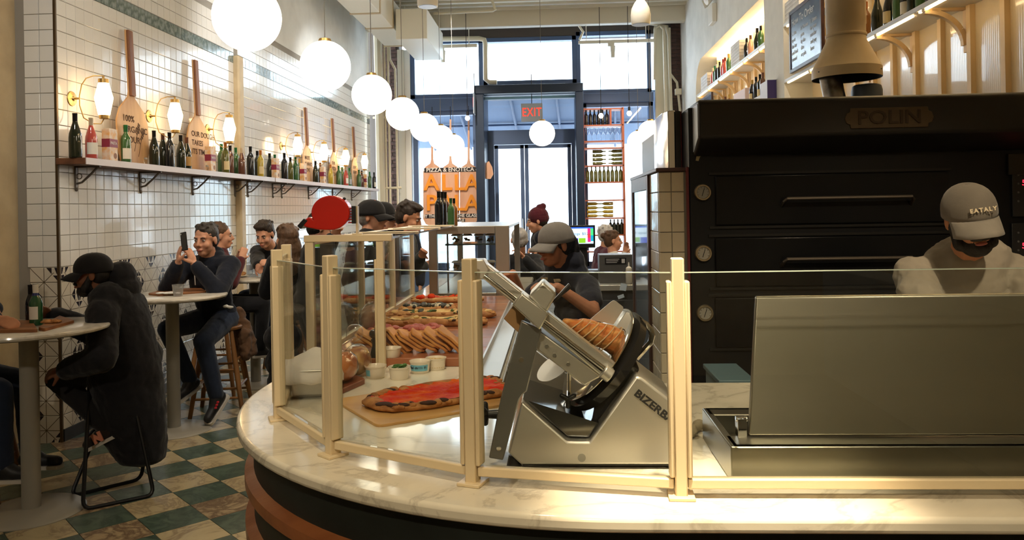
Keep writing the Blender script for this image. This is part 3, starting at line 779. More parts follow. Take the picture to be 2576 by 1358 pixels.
# ---- boards and pizzas -------------------------------------------------
M_board = wood_mat('reddish_board', rgb(178, 112, 74), rgb(140, 84, 56), 'x', 3, .28, .3, .06)
bd = thing('serving_board', 'long reddish wooden serving board of joined planks inside the glass case', 'board', (-.62, 4.4, ZT))
nb_ = 9; yl = (5.60-3.27)/nb_
for k in range(nb_):
    MB().bb((-.985, 3.27+yl*k, ZT), (-.30, 3.27+yl*(k+1)-.002, ZT+.036)).build('plank', M_board, bd, bevel=.003)
tag(MB().prism([V(-.295, 2.96, ZT+.001), V(-.215, 2.96, ZT-.0), V(-.215, 5.9, ZT), V(-.295, 5.9, ZT+.001)], (0, 0, .02)).bb((-.30, 2.96, ZT), (-.292, 5.9, ZT+.05)).build('steel_gutter', STEEL), 'long steel ledge running along the worker side of the boards', 'ledge')
ZB = ZT+.036
def pala(name, label, c, L, W, rot, crust, sauce, bits=(), h=.02, char=0, seed=0, sauce_in=.016, z=None, cat='pizza', sink=0.):
    """oblong Roman pizza: crust slab with raised rim, topping sheet, separate bits"""
    rnd = random.Random(seed); c = Vector(c); M = Matrix.Rotation(rot, 3, 'Z')
    t = thing(name, label, cat, c)
    n = 56
    ph = [rnd.uniform(0, 6.28) for _ in range(6)]
    def rim(a):
        k = 1+.03*math.sin(3*a+ph[0])+.024*math.sin(5*a+ph[1])+.018*math.sin(9*a+ph[2])+.012*math.sin(17*a+ph[3])
        ca, sa = math.cos(a), math.sin(a); e = .5
        return k*L/2*math.copysign(abs(ca)**e, ca), k*W/2*math.copysign(abs(sa)**e, sa)
    def ring(f, z, wob=0.):
        out = []
        for i in range(n):
            a = 2*math.pi*i/n; x, y = rim(a)
            g = 1-(1-f)*min(1, .12/ max(.06, math.hypot(x, y))) if False else f
            zz = z+wob*(math.sin(7*a+ph[4])+.7*math.sin(13*a+ph[5])+.5*math.sin(23*a+ph[1]))*.5
            out.append(M @ V(x*g, y*g, max(zz, .001))+c)
        return out
    def inset(d): return 1-d/(W/2)
    m = MB(); rings = [ring(inset(.008), 0), ring(1.0, h*.35, .002), ring(1.0, h*.75, .003), ring(inset(.010), h*1.18, .009), ring(inset(.022), h*1.05, .009), ring(inset(.032), h*.7, .003), ring(.35, h*.62)]
    vs = sum(rings, []); fs = []
    for j in range(len(rings)-1):
        fs += [(j*n+i, j*n+(i+1) % n, (j+1)*n+(i+1) % n, (j+1)*n+i) for i in range(n)]
    fs += [tuple(range(n))[::-1], tuple(range((len(rings)-1)*n, len(rings)*n))]
    m.add(vs, fs)
    for _ in range(int(70*(L+W)/.7)):
        aa = rnd.uniform(0, 6.28); xx, yy = rim(aa); g_ = inset(rnd.uniform(.004, .020)); rb = rnd.uniform(.007, .015)
        m.ell(M @ V(xx*g_, yy*g_, h*rnd.uniform(.7, 1.0))+c, (rb*1.3, rb, rb*.7), n=8, m=5)
    m.build('crust', crust, t, 180)
    s = MB(); rg = [ring(inset(sauce_in), h*1.12, .005), ring(inset(sauce_in+.014), h*.98, .004), ring(.5, h*.86, .003), ring(.2, h*.84, .002)]
    vs = sum(rg, []); fs = []
    for j in range(3): fs += [(j*n+i, j*n+(i+1) % n, (j+1)*n+(i+1) % n, (j+1)*n+i) for i in range(n)]
    fs += [tuple(range(3*n, 4*n))]
    tp_ = s.add(vs, fs).build('topping', sauce, t, 180)
    sb2 = tp_.modifiers.new('u', 'SUBSURF'); sb2.levels = sb2.render_levels = 2; sb2.subdivision_type = 'SIMPLE'
    tx = bpy.data.textures.get('sauce_lumps') or bpy.data.textures.new('sauce_lumps', 'CLOUDS'); tx.noise_scale = .022; tx.noise_depth = 2
    dp = tp_.modifiers.new('d', 'DISPLACE'); dp.texture = tx; dp.strength = .012; dp.texture_coords = 'GLOBAL'; dp.direction = 'Z'; dp.mid_level = .45
    for nm, bm, num, size, flat in bits:
        for _ in range(num):
            a = rnd.uniform(0, 6.28); q = math.sqrt(rnd.random())*.86; x, y = rim(a)
            p = M @ V(x*q, y*q, h*.98+size*flat*.5)+c
            ax = Matrix.Rotation(rnd.uniform(0, 6.28), 3, 'Z') @ Matrix.Rotation(rnd.uniform(-.4, .4), 3, 'X')
            k = rnd.uniform(.7, 1.3)
            MB().ell(p, (size*k, size*k*rnd.uniform(.5, .9), size*flat*k), (ax.col[0], ax.col[1], ax.col[2]), n=10, m=6).build(nm, bm, t, 180)
    for k in range(char):
        a = rnd.uniform(3.3, 6.1) if k % 3 else rnd.uniform(0, 3.1); x, y = rim(a); f = inset(rnd.uniform(.004, .016))
        p = M @ V(x*f, y*f, h*1.08)+c
        MB().ell(p, (rnd.uniform(.010, .030), rnd.uniform(.007, .016), .007), n=10, m=6).build('char_spot', mat('charred_crust', rgb(66, 44, 38), .8, bump=.3), t, 180)
    return t
M_crust = mat('baked_crust', rgb(196, 140, 82), .7, var=rgb(150, 96, 52), vscale=26, bump=.25, bscale=70)
M_crust2 = mat('golden_crust', rgb(206, 156, 96), .7, var=rgb(166, 112, 62), vscale=22, bump=.25, bscale=60)
M_sauce = mat('tomato_sauce', rgb(206, 44, 18), .6, var=rgb(226, 104, 30), vscale=16, bump=.6, bscale=55, spec=.15)
M_sauce2 = mat('dark_tomato', rgb(188, 64, 40), .45, var=rgb(160, 50, 34), vscale=20, bump=.4, bscale=50)
M_cheese = mat('melted_cheese', rgb(222, 190, 128), .5, var=rgb(196, 150, 84), vscale=24, bump=.4, bscale=50)
M_zucc = mat('green_herb', rgb(74, 96, 48), .6, var=rgb(50, 72, 34), vscale=40)
M_mort = mat('pink_cold_cut', rgb(190, 98, 84), .45, var=rgb(150, 66, 56), vscale=22, bump=.5, bscale=40)
M_olive = mat('dark_olive', rgb(58, 56, 52), .35)
M_mush = mat('mushroom_piece', rgb(196, 184, 156), .6)
M_egg = mat('orange_yolk', rgb(234, 150, 40), .4)
# front tomato pizza on its paddle
A_, B_, D_ = P(838, 1010, z=ZT), P(950, 1077, z=ZT), P(1196, 957, z=ZT)
ux = (D_-A_).normalized(); uy = (A_-B_).normalized()
E_ = B_+(D_-A_)*1.12
E_ = B_ + ux*.62; D2 = A_ + ux*.60
def rounded(poly, r, n=5):
    out = []
    for i, p in enumerate(poly):
        a = (poly[i-1]-p).normalized(); b = (poly[(i+1) % len(poly)]-p).normalized()
        s, e = p+a*r, p+b*r
        for k in range(n+1):
            t = k/n; out.append(s*(1-t)**2+p*2*t*(1-t)+e*t*t)
    return out
padl = rounded([A_, B_, E_, D2], .03)
pd = tag(MB().prism(padl, (0, 0, .009)).build('pizza_paddle', wood_mat('pale_plywood', rgb(214, 170, 108), rgb(196, 150, 92), 'x', 3, .4), bevel=.002), 'pale plywood paddle under the tomato pizza on the marble', 'paddle')
pc = (A_+B_)/2+ux*.325+uy*.004; pc.z = ZT+.009
rot = math.atan2(ux.y, ux.x)
pala('tomato_pizza', 'long tomato pizza with charred crust on a pale paddle', pc, .53, .27, rot, M_crust, M_sauce, (), .021, 22, 5, sauce_in=.014)
# pizzas on the long board: (label, x0, x1, y, depth)
def row(label, x0, x1, y, w_, crust, sauce, bits, h=.022, seed=1, char=0, name='pizza'):
    return pala(name, label, ((x0+x1)/2, y, ZB), x1-x0, w_, R(random.uniform(-2, 2)), crust, sauce, bits, h, char, seed)
row('pizza with green salad and egg behind the stacked flatbread slices', -.95, -.46, 3.66, .13, M_crust2, M_cheese, (('salad_leaf', M_zucc, 46, .022, .5), ('tomato_piece', M_sauce, 10, .014, .8), ('egg_piece', M_egg, 9, .013, .6)), .024, 7)
row('pizza covered with pink cold cuts on the reddish board', -.98, -.55, 3.92, .17, M_crust2, M_mort, (('cold_cut', M_mort, 30, .028, .45),), .024, 8)
row('zucchini pizza with thick golden rim, nearer one', -.97, -.37, 4.22, .17, M_crust, M_cheese, (('zucchini_slice', M_zucc, 14, .02, .3), ('cheese_lump', M_cheese, 16, .02, .4)), .032, 9, 4)
row('zucchini pizza with thick golden rim, farther one', -.97, -.34, 4.50, .17, M_crust, M_cheese, (('zucchini_slice', M_zucc, 16, .022, .3), ('eggplant_piece', M_olive, 5, .02, .4), ('cheese_lump', M_cheese, 14, .02, .5)), .034, 10)
row('pizza scattered with dark olives and mushrooms', -.95, -.60, 4.82, .16, M_crust, M_cheese, (('olive', M_olive, 34, .018, .7), ('mushroom', M_mush, 18, .018, .6)), .026, 11)
row('red tomato pizza at the far end of the board', -.95, -.48, 5.28, .18, M_crust2, M_sauce2, (('sauce_lump', M_sauce, 14, .024, .6),), .028, 12)
# leaning flatbread slices
M_focc = mat('flatbread', rgb(208, 150, 84), .65, var=rgb(186, 124, 62), vscale=14, bump=.3, bscale=50)
for k in range(7):
    x = -.80+k*.058
    tilt = R(-62+random.uniform(-3, 3))
    M = Matrix.Rotation(R(random.uniform(-5, 5)), 3, 'Z') @ Matrix.Rotation(R(38+random.uniform(-5, 5)), 3, 'Y')
    t = thing('flatbread_slice', 'folded golden flatbread slice, %s from the left in the leaning row' % ordinal(k), 'flatbread', (x, 3.42, ZB), 'leaning flatbread slices')
    for s in (0, 1):
        q = MB(); off = M @ V(0, 0, .008*(1-2*s))
        nn = 20; vs = []; fs = []
        for zz in (-.005, .005):
            for i in range(nn):
                a = 2*math.pi*i/nn; e = .45
                xx = .075*math.copysign(abs(math.cos(a))**e, math.cos(a)); yy = .055*math.copysign(abs(math.sin(a))**e, math.sin(a))
                w_ = .005*math.sin(3*a+k)+.003*math.sin(7*a+2*k)
                vs.append(M @ V(xx, yy, zz+w_)+V(x, 3.42, ZB+.050)+off)
        fs = [tuple(range(nn))[::-1], tuple(range(nn, 2*nn))]+[(i, (i+1) % nn, nn+(i+1) % nn, nn+i) for i in range(nn)]
        q.add(vs, fs).build('bread_half', M_focc, t, 60, bevel=.002)
    MB().box(V(x, 3.42, ZB+.050), (.125, .10, .006), M).build('ham_filling', mat('ham_filling', rgb(150, 96, 70), .6), t)
# bagged bread behind the post, bagged yellow bread left of the mill
M_bag = glass_mat('crinkled_bag', (.97, .95, .92, 1), 2.2, .12)
def bagged(label, c, r, bread, seed, tail=True):
    rnd = random.Random(seed); c = Vector(c)
    t = thing('bagged_bread', label, 'bread', (c.x, c.y, c.z-r[2]))
    m = MB(); m.ell(c, r); m.ell(c+V(r[0]*.3, 0, r[2]*.2), (r[0]*.7, r[1]*.9, r[2]*.85)); m.ell(c+V(-r[0]*.35, 0, 0), (r[0]*.6, r[1]*.85, r[2]*.9))
    blob('loaf', m, bread, t, .006, 4)
    b = MB(); b.ell(c+V(0, 0, .006), (r[0]*1.10, r[1]*1.1, r[2]*1.12))
    if tail: b.cone(c+V(0, 0, r[2]*.8), r[0]*.5, c+V(r[0]*.5, 0, r[2]*1.8), .012); b.cone(c+V(r[0]*.5, 0, r[2]*1.7), .012, c+V(r[0]*.9, 0, r[2]*2.3), .035)
    blob('plastic_bag', b, M_bag, t, .007, 2, .012, .03)
    return t
M_loaf = mat('orange_loaf', rgb(202, 130, 72), .6, var=rgb(180, 100, 52), vscale=16, bump=.3)
M_loaf2 = mat('yellow_loaf', rgb(196, 160, 96), .6, var=rgb(150, 96, 66), vscale=18, bump=.3)
q = P(845, 975, z=ZT)
tag(MB().prism(rounded([P(790, 965, z=ZT), P(860, 992, z=ZT), P(921, 965, z=ZT), P(850, 940, z=ZT)], .02), (0, 0, .02)).build('bread_board', wood_mat('dark_red_board', rgb(146, 84, 54), rgb(116, 62, 40), 'x', 3, .4), bevel=.003), 'small dark wooden board under the bagged loaf behind the steel pan', 'board')
q = P(858, 958, z=ZT+.02)
bagged('orange loaf in a clear plastic bag on the small dark board', q+V(0, 0, .050), (.060, .075, .055), M_loaf, 1)
q = P(905, 905, z=ZT)
bagged('yellow bread in a clear bag left of the pepper mill', (-.785, 3.10, ZT+.058), (.052, .06, .055), M_loaf2, 2, False)
bagged('brown loaf in a clear bag leaning at the glass behind the flatbread', (-.93, 3.98, ZB+.07), (.05, .14, .07), mat('brown_loaf', rgb(140, 102, 74), .6, var=rgb(110, 74, 50), vscale=14), 3)

# ---- steel pan with a white cloth --------------------------------------
a, b = P(722, 1006, z=ZT), P(832, 1000, z=ZT)
dx = (b-a); dx.z = 0; L = dx.length; dx.normalize(); dy = V(-dx.y, dx.x, 0)
M = Matrix((dx, dy, V(0, 0, 1))).transposed()
pc = (a+b)/2+dy*.10
t = thing('steel_pan', 'deep steel food pan covered with a white cloth at the guard corner', 'pan', (pc.x, pc.y, ZT))
m = MB(); HP = .095
lo, hi = (L/2-.012, .085), (L/2, .10)
vs = []
for (sx, sy), z in ((lo, 0), (hi, HP)):
    vs += [M @ V(i*sx, j*sy, z)+V(pc.x, pc.y, ZT) for i, j in ((-1, -1), (1, -1), (1, 1), (-1, 1))]
m.add(vs, [(3, 2, 1, 0), (0, 1, 5, 4), (1, 2, 6, 5), (2, 3, 7, 6), (3, 0, 4, 7), (4, 5, 6, 7)])
m.build('pan_body', STEEL, t, bevel=.012, seg=3)
MB().box(V(pc.x, pc.y, ZT+HP+.003), (L+.03, .23, .006), M).build('pan_rim', STEEL, t, bevel=.002)
t2 = MB(); N = 22; vs = []
for i in range(N):
    for j in range(N):
        u, v_ = i/(N-1)*2-1, j/(N-1)*2-1
        x, y = u*(L/2+.045), v_*.135
        e = max(abs(u)-.80, abs(v_)-.80, 0)
        z = HP+.014+.040*math.exp(-((u-.1)**2+(v_-.1)**2)*2.5)+.006*math.sin(5*u+3*v_)+.005*math.sin(9*v_-4*u)-e*.26-.012*e*math.sin(12*(u+v_))
        vs.append(M @ V(x*(1-.1*e), y*(1-.1*e), z)+V(pc.x, pc.y, ZT))
t2.add(vs, [(i*N+j, i*N+j+1, (i+1)*N+j+1, (i+1)*N+j) for i in range(N-1) for j in range(N-1)])
o = t2.build('paper_cloth', mat('white_cloth', rgb(238, 232, 222), .85, bump=.1, bscale=40), None, 180)
sd = o.modifiers.new('s', 'SOLIDIFY'); sd.thickness = .002
tag(o, 'white cloth draped over the deep steel food pan', 'cloth')

# ---- pepper mill and ramekins ------------------------------------------
q = P(946, 919, z=ZT)
t = thing('pepper_mill', 'tall black turned pepper mill between bread bag and ramekins', 'pepper mill', q)
k = .155
prof = [(.027, 0), (.028, .01), (.025, .02), (.026, .035), (.022, .055), (.017, .075), (.015, .085), (.019, .098), (.0205, .105), (.019, .11), (.012, .113)]
MB().lathe([(r, z*1.02) for r, z in prof], 28, q).build('mill_body', mat('black_lacquer', (.012, .012, .014, 1), .12, coat=.6), t)
MB().lathe([(.012, .113), (.021, .118), (.0265, .128), (.026, .140), (.020, .149), (.008, .152)], 28, q).build('mill_head', MATS['black_lacquer'], t)
MB().lathe([(.004, .150), (.005, .156), (.0065, .160), (.004, .165), (0, .166)], 14, q).build('top_knob', BRASS, t)
M_cer = mat('cream_ceramic', rgb(232, 222, 204), .2, coat=.4)
def ramekin(label, q, r=.042, h=.048, fill=None, lab=False):
    t = thing('ramekin', label, 'ramekin', q)
    pr = [(r*.80, 0), (r*.86, .004), (r*.95, h*.85), (r*1.02, h*.9), (r*1.03, h), (r*.97, h), (r*.90, h*.85), (r*.78, .008), (0, .006)]
    MB().lathe(pr, 32, q).build('dish', M_cer, t)
    if fill == 'herb':
        f = MB(); rnd = random.Random(3)
        for _ in range(34):
            f.ell(q+V(rnd.uniform(-.022, .022), rnd.uniform(-.022, .022), h*.86+rnd.uniform(0, .012)), (.008, .005, .003), n=6, m=4)
        f.build('chopped_herb', mat('chopped_parsley', rgb(64, 110, 40), .6), t)
    if fill == 'seed':
        f = MB(); rnd = random.Random(5)
        MB().cyl(q+V(0, 0, .01), q+V(0, 0, h*.8), r*.88, n=24).build('filling', mat('seed_filling', rgb(196, 164, 110), .7, bump=.4), t)
        for _ in range(26): f.ell(q+V(rnd.uniform(-.026, .026), rnd.uniform(-.026, .026), h*.82), (.006, .004, .003), n=6, m=4)
        f.build('seeds', mat('pale_seed', rgb(214, 190, 140), .6), t)
    if lab:
        # paper tape wrapped round the front
        m = MB(); n = 16; vs = []; a0, a1 = lab
        for i in range(n+1):
            a = R(a0+(a1-a0)*i/n)
            for z, rr_ in ((h*.22, r*.895), (h*.72, r*.958)): vs.append(q+V(math.cos(a)*rr_, math.sin(a)*rr_, z))
        m.add(vs, [(2*i, 2*i+2, 2*i+3, 2*i+1) for i in range(n)])
        m.build('paper_tape', mat('blue_tape', rgb(120, 190, 214), .6), t, 180)
    return t
M_ink = mat('dark_ink', rgb(28, 40, 60), .6)
rk = []
for px, py, kw, lb in ((945, 955, dict(lab=(215, 250)), 'cream ramekin with a bit of blue tape in front of the pepper mill'),
                       (1005, 958, dict(fill='herb'), 'cream ramekin filled with chopped green herbs'),
                       (1057, 942, dict(lab=(205, 330)), 'cream ramekin with a handwritten blue tape label'),
                       (1097, 934, dict(fill='seed'), 'cream ramekin of seeds farthest right beside the board')):
    rk.append(ramekin(lb, P(px, py-6, z=ZT), **kw))
q = P(1057, 936, z=ZT); rr_ = .0420
for k, ch in enumerate('Red chilli Fl'):
    if ch == ' ': continue
    a = R(222+k*7.6); n_ = V(math.cos(a), math.sin(a), 0)
    text('lettering', ch, M_ink, rk[2], q+n_*(rr_*.958+.0008)+V(0, 0, .024), V(-math.sin(a), math.cos(a), 0), UP, .013, extrude=.0002, bold=.0004)
q = P(985, 918, z=ZT)
ramekin('lower one of two stacked cream ramekins beside the pepper mill', q, .042, .030)
ramekin('upper one of two stacked cream ramekins beside the pepper mill', q+V(0, 0, .0305), .042, .044)

# ---- meat slicer -------------------------------------------------------
YS = 1.975
def Q(zx, zy, y): return P(1150+zx*.4713, 620+zy*.4713, y=y)
def plate(pts, y0, y1): return MB().prism([Q(a, b, YS) + V(0, y0, 0) for a, b in pts], (0, y1-y0, 0))
sl = thing('meat_slicer', 'brushed steel gravity meat slicer with a tilted round blade on the marble', 'slicer', (.13, YS+.15, ZT))
plate([(345, 825), (590, 1040), (705, 1042), (955, 690), (985, 700), (1192, 862), (1192, 1165), (340, 1165), (270, 1100)], 0, .30).build('housing', STEEL, sl, bevel=.006, seg=3)
z0 = Q(600, 1165, YS).z
MB().bb((Q(350, 1165, YS).x, YS+.01, ZT+.004), (Q(1185, 1165, YS).x, YS+.29, z0)).build('base_plate', BLACK, sl, bevel=.003)
for zx in (300, 1150):
    for yy in (.03, .27):
        p = Q(zx, 1165, YS); MB().cyl((p.x, YS+yy, ZT), (p.x, YS+yy, ZT+.028), .019, .013, n=16).build('rubber_foot', BLACK, sl)
plate([(175, 1105), (235, 800), (345, 385), (452, 432), (375, 755), (352, 775), (335, 800), (250, 1118)], -.035, -.012).build('support_arm', mat('grey_cast', (.30, .30, .30, 1), .4, .9), sl, bevel=.003)
for a, b in ((345, 590), (228, 1053)):
    p = Q(a, b, YS); MB().cyl((p.x, YS-.038, p.z), (p.x, YS-.034, p.z), .006, n=12).build('bolt', CHROME, sl)
p = Q(225, 895, YS); kn = MB().cyl((p.x, YS, p.z), (p.x-.028, YS, p.z), .012, .010, n=14)
for k in range(5):
    a = 2*math.pi*k/5; kn.cone((p.x-.036, YS+.006*math.cos(a), p.z+.006*math.sin(a)), .010, (p.x-.036, YS+.024*math.cos(a), p.z+.024*math.sin(a)), .008)
kn.build('star_knob', BLACK, sl, 60)
plate([(98, 132), (155, 85), (838, 622), (775, 692)], -.02, .03).build('carriage_rail', STEEL, sl, bevel=.004)
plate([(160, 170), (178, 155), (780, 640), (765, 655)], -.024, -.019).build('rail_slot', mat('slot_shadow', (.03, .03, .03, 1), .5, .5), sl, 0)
MB().cyl(Q(150, 150, YS)+V(0, -.03, 0), Q(790, 645, YS)+V(0, -.03, 0), .0065, n=14).build('guide_rod', CHROME, sl)
MB().cyl(Q(118, 118, YS)+V(0, -.034, 0), Q(118, 118, YS)+V(0, .034, 0), .028, n=6).build('rail_cap', STEEL, sl, bevel=.003)
MB().cyl(Q(775, 650, YS)+V(0, -.03, 0), Q(815, 680, YS)+V(0, -.03, 0), .018, n=16).build('rod_end', STEEL, sl, bevel=.002)
plate([(300, 292), (352, 232), (490, 338), (443, 422)], -.075, .0).build('pusher_block', STEEL, sl, bevel=.004)
plate([(385, 250), (460, 175), (532, 240), (480, 335), (440, 310)], -.06, .05).build('pusher_head', STEEL, sl, bevel=.006)
plate([(480, 335), (598, 208), (612, 235), (530, 300)], .05, .075).build('dark_lever', BLACK, sl, bevel=.003)
plate([(245, 392), (300, 316), (368, 368), (330, 472)], .02, .035).build('tan_plate', mat('tan_plate', rgb(196, 150, 104), .5), sl, bevel=.002)
plate([(430, 440), (772, 690), (680, 742), (424, 548)], -.005, .10).build('carriage_foot', STEEL, sl, bevel=.004)
for a, b in ((478, 530), (520, 577), (592, 625)):
    p = Q(a, b, YS); MB().cyl((p.x, YS-.009, p.z), (p.x, YS-.004, p.z), .0055, n=6).build('bolt', STEELD, sl)
# meat tray and fence
tr = MB(); a, b = Q(470, 400, YS), Q(835, 655, YS)
tr.prism([a+V(0, .0, -.004), b+V(0, .0, -.004), b+V(0, .2, -.004), a+V(0, .2, -.004)], (0, 0, .005)).build('meat_tray', STEEL, sl, 0)
plate(rounded([V(725, 442, 0), V(865, 330, 0), V(922, 375, 0), V(862, 470, 0)], 16) and [(725, 442), (850, 336), (866, 330), (880, 337), (918, 368), (920, 382), (862, 470)], .17, .173).build('fence_plate', STEEL, sl, 0)
# blade and guard
ta = (Q(978, 400, YS)-Q(595, 892, YS)); rad = ta.length/2; ta.normalize()
bn = V(-ta.z, 0, ta.x); bn = (bn*math.cos(R(11))+V(0, -1, 0)*math.sin(R(11))).normalized()
bc = (Q(978, 400, YS)+Q(595, 892, YS))/2+V(0, .15, 0)
MB().lathe([(0, .0), (rad*.55, .0), (rad*.93, .004), (rad, .001), (rad, -.001), (0, -.004)], 56, bc+bn*.012, axis=bn).build('blade', CHROME, sl)
MB().lathe([(0, -.038), (rad*.9, -.038), (rad*1.02, -.030), (rad*1.03, -.008), (rad*.90, -.002), (0, -.002)], 48, bc, axis=bn).build('blade_guard', mat('black_gloss_guard', (.015, .015, .017, 1), .15, coat=.4), sl)
plate([(880, 660), (955, 600), (990, 690), (955, 720), (790, 940), (720, 1000), (740, 880)], .06, .22).build('gear_housing', MATS['black_gloss_guard'], sl, bevel=.006)
MB().tube([Q(a, b, YS)+V(0, .13, 0) for a, b in ((1005, 438), (1040, 455), (1066, 485), (1077, 520), (1066, 560), (1030, 600), (985, 650))], .008, 10).build('handle_rod', CHROME, sl)
plate([(345, 822), (398, 655), (590, 800), (640, 900), (590, 1030)], .27, .29).build('receiving_plate', STEEL, sl, 0)
plate([(350, 830), (590, 1030), (705, 1035), (760, 960)], .03, .28).build('drip_tray', mat('dark_mirror_steel', (.28, .29, .31, 1), .12, 1.0), sl, 0)
MB().lathe([(0, 0), (.05, 0), (.052, .004), (0, .006)], 32, Q(520, 710, YS)+V(0, .14, 0), axis=(-.5, -.35, .8)).build('sharpener_disc', STEEL, sl)
MB().tube([Q(588, 880, YS)+V(0, .05, 0), Q(600, 820, YS)+V(0, .05, 0), Q(602, 700, YS)+V(0, .06, 0)], .006, 8).build('sharpener_rod', CHROME, sl)
kn = MB(); p = Q(592, 830, YS)+V(0, .03, 0)
for k in range(3): a = 2*math.pi*k/3+.5; kn.cone(p, .007, p+V(.018*math.cos(a), 0, .018*math.sin(a)), .006)
kn.build('clamp_knob', BLACK, sl, 60)
p = Q(665, 1127, YS); MB().cyl((p.x, YS-.0015, p.z), (p.x, YS+.001, p.z), .010, n=24).build('round_plug', STEELD, sl)
rt_ = (Q(1110, 892, YS)-Q(950, 765, YS))
text('lettering', 'BIZERBA', mat('black_print', (.02, .02, .02, 1), .5), sl, Q(952, 776, YS)+V(0, -.0012, 0), rt_, V(.6, 0, 1), .026, extrude=.0004, bold=.0009, align='LEFT', wscale=1.18)
# roast on the tray
rm = MB(); a, b = Q(590, 432, YS)+V(0, .07, 0), Q(868, 545, YS)+V(0, .10, 0)
rm.cone(a, .016, b, .036); rm.cone(a+(b-a)*.3+V(0, .035, .002), .022, b+V(-.01, .04, .002), .036)
ro = blob('roast', rm, mat('roast_crust', rgb(214, 122, 56), .45, var=rgb(236, 176, 104), vscale=26, bump=.4, bscale=40, stretch=(1, 1, 2)), None, .005, 3, .010, .03)
rx = thing('rolled_roast', 'orange brown rolled roast lying on the slicer tray against the blade', 'meat', (b.x, b.y, a.z-.05))
ro.parent = rx; ro.matrix_parent_inverse = WM(rx).inverted()
ax = (b-a).normalized()
for k in range(6):
    c = a+(b-a)*(.12+.15*k); r_ = .016+(.036-.016)*(.12+.15*k)+.006
    MB().tube([c+ax*(.018*math.sin(t))+(V(0, 1, 0)*math.cos(t)+ax.cross(V(0, 1, 0)).normalized()*math.sin(t))*r_ for t in [2*math.pi*i/20 for i in range(20)]], .0014, 5, True).build('string', mat('butcher_string', rgb(236, 204, 160), .7), rx)

# ---- stainless prep unit with raised lid -------------------------------
M_sx = mat('satin_stainless', (.31, .30, .25, 1), .33, 1.0, var=(.35, .335, .28, 1), vscale=4, bump=.015, bscale=240, stretch=(.02, 1, 1))
pu = thing('prep_unit', 'long stainless countertop prep unit with its lid raised, right of the slicer', 'prep unit', (1.2, 2.05, ZT))
X0 = P(1845, 1118, y=1.88).x; ZU = 1.035
MB().bb((X0, 1.88, ZT), (2.25, 1.90, ZU)).bb((X0-.006, 1.88, ZT), (X0+.014, 2.24, ZU)).bb((X0, 2.22, ZT), (2.25, 2.24, ZU)).bb((X0, 1.9, ZT), (2.25, 2.22, ZT+.02)).bb((X0, 1.88, ZU-.006), (2.25, 1.97, ZU)).bb((X0, 2.17, ZU-.006), (2.25, 2.24, ZU)).build('tray_body', M_sx, pu, bevel=.003)
MB().bb((X0+.06, 1.985, ZT+.02), (2.2, 2.16, ZT+.022)).build('pan_floor', STEELD, pu, 0)
l0 = P(1884, 1102, y=1.955); l1 = P(1902, 748, y=2.03)
lid = MB().prism([V(l0.x, 1.955, ZU+.004), V(2.25, 1.955, ZU+.004), V(2.25, 2.03, l1.z), V(l1.x, 2.03, l1.z)], (0, .016, .003)).build('lid', M_sx, pu, bevel=.004)
p = P(1868, 1090, y=1.96)
MB().bb((p.x-.012, 1.955, ZU), (p.x+.010, 1.985, ZU+.045)).cyl((p.x-.014, 1.97, ZU+.04), (p.x+.014, 1.97, ZU+.04), .007, n=12).build('hinge', CHROME, pu, bevel=.001)
def rag(name, label, pts, r, m, seed, cat='towel'):
    mb = MB(); rnd = random.Random(seed)
    for i, p in enumerate(pts):
        mb.ell(p, (r*rnd.uniform(.8, 1.3), r*rnd.uniform(.8, 1.2), r*rnd.uniform(.5, .8)))
        if i: mb.cone(pts[i-1], r*.6, p, r*.6)
    o = blob(name, mb, m, None, .006, 1, .012, .02)
    return tag(o, label, cat)
z = ZT+.018
rag('cream_towel', 'crumpled cream towel on the marble behind the prep unit', [P(1795, 1042, z=z), P(1825, 1043, z=z), P(1855, 1044, z=z), P(1880, 1044, z=z)], .022, mat('cream_terry', rgb(226, 194, 140), .9, bump=.3, bscale=80), 4)
rag('grey_rag', 'grey wet rag tucked between post and prep unit', [P(1735, 1085, z=z), P(1748, 1075, z=z), P(1760, 1068, z=z)], .02, mat('grey_terry', rgb(150, 140, 116), .9, bump=.3, bscale=80), 6)

# ---- red ticket dispenser on the case beam -----------------------------
td = thing('ticket_dispenser', 'red snail shaped ticket dispenser on a thin steel post above the glass case', 'ticket dispenser', P(900, 604, y=3.25))
YT = 3.24
M_redp = mat('red_plastic', rgb(190, 30, 16), .3, coat=.2)
def T(px, py): return P(px, py, y=YT)
cxy = (836, 535)
pts = [(cxy[0]+48*math.cos(R(a)), cxy[1]+43*math.sin(R(a))) for a in range(-200, 96, 12)]+[(805, 577), (775, 571), (762, 562), (772, 552), (783, 545)]
MB().prism([T(a, b)+V(0, -.03, 0) for a, b in pts], (0, .06, 0)).build('shell', M_redp, td, bevel=.008, seg=3)
MB().prism([T(a, b)+V(0, -.033, 0) for a, b in ((753, 568), (770, 549), (780, 554), (762, 576))], (0, .066, 0)).build('dark_mouth', BLACK, td, bevel=.003)
for k in range(6):
    MB().bb(T(879, 526+k*7)+V(0, -.02, 0), T(896, 522.5+k*7)+V(0, .02, 0)).build('rib', mat('dark_red_plastic', rgb(150, 20, 14), .35), td, 0)
MB().bb(T(889, 562)+V(0, -.03, 0), T(898, 518)+V(0, .03, 0)).build('mount', BLACK, td, bevel=.002)
MB().ell(T(866, 500), (.007, .007, .007)).build('knob', BLACK, td)
b0 = T(900, 603); MB().bb((b0.x-.004, YT-.012, ZH+.028), (b0.x+.004, YT+.012, T(900, 518).z)).bb((b0.x-.02, YT-.015, ZH+.028), (b0.x+.02, YT+.015, ZH+.033)).build('stand', CREAM, td, 0)
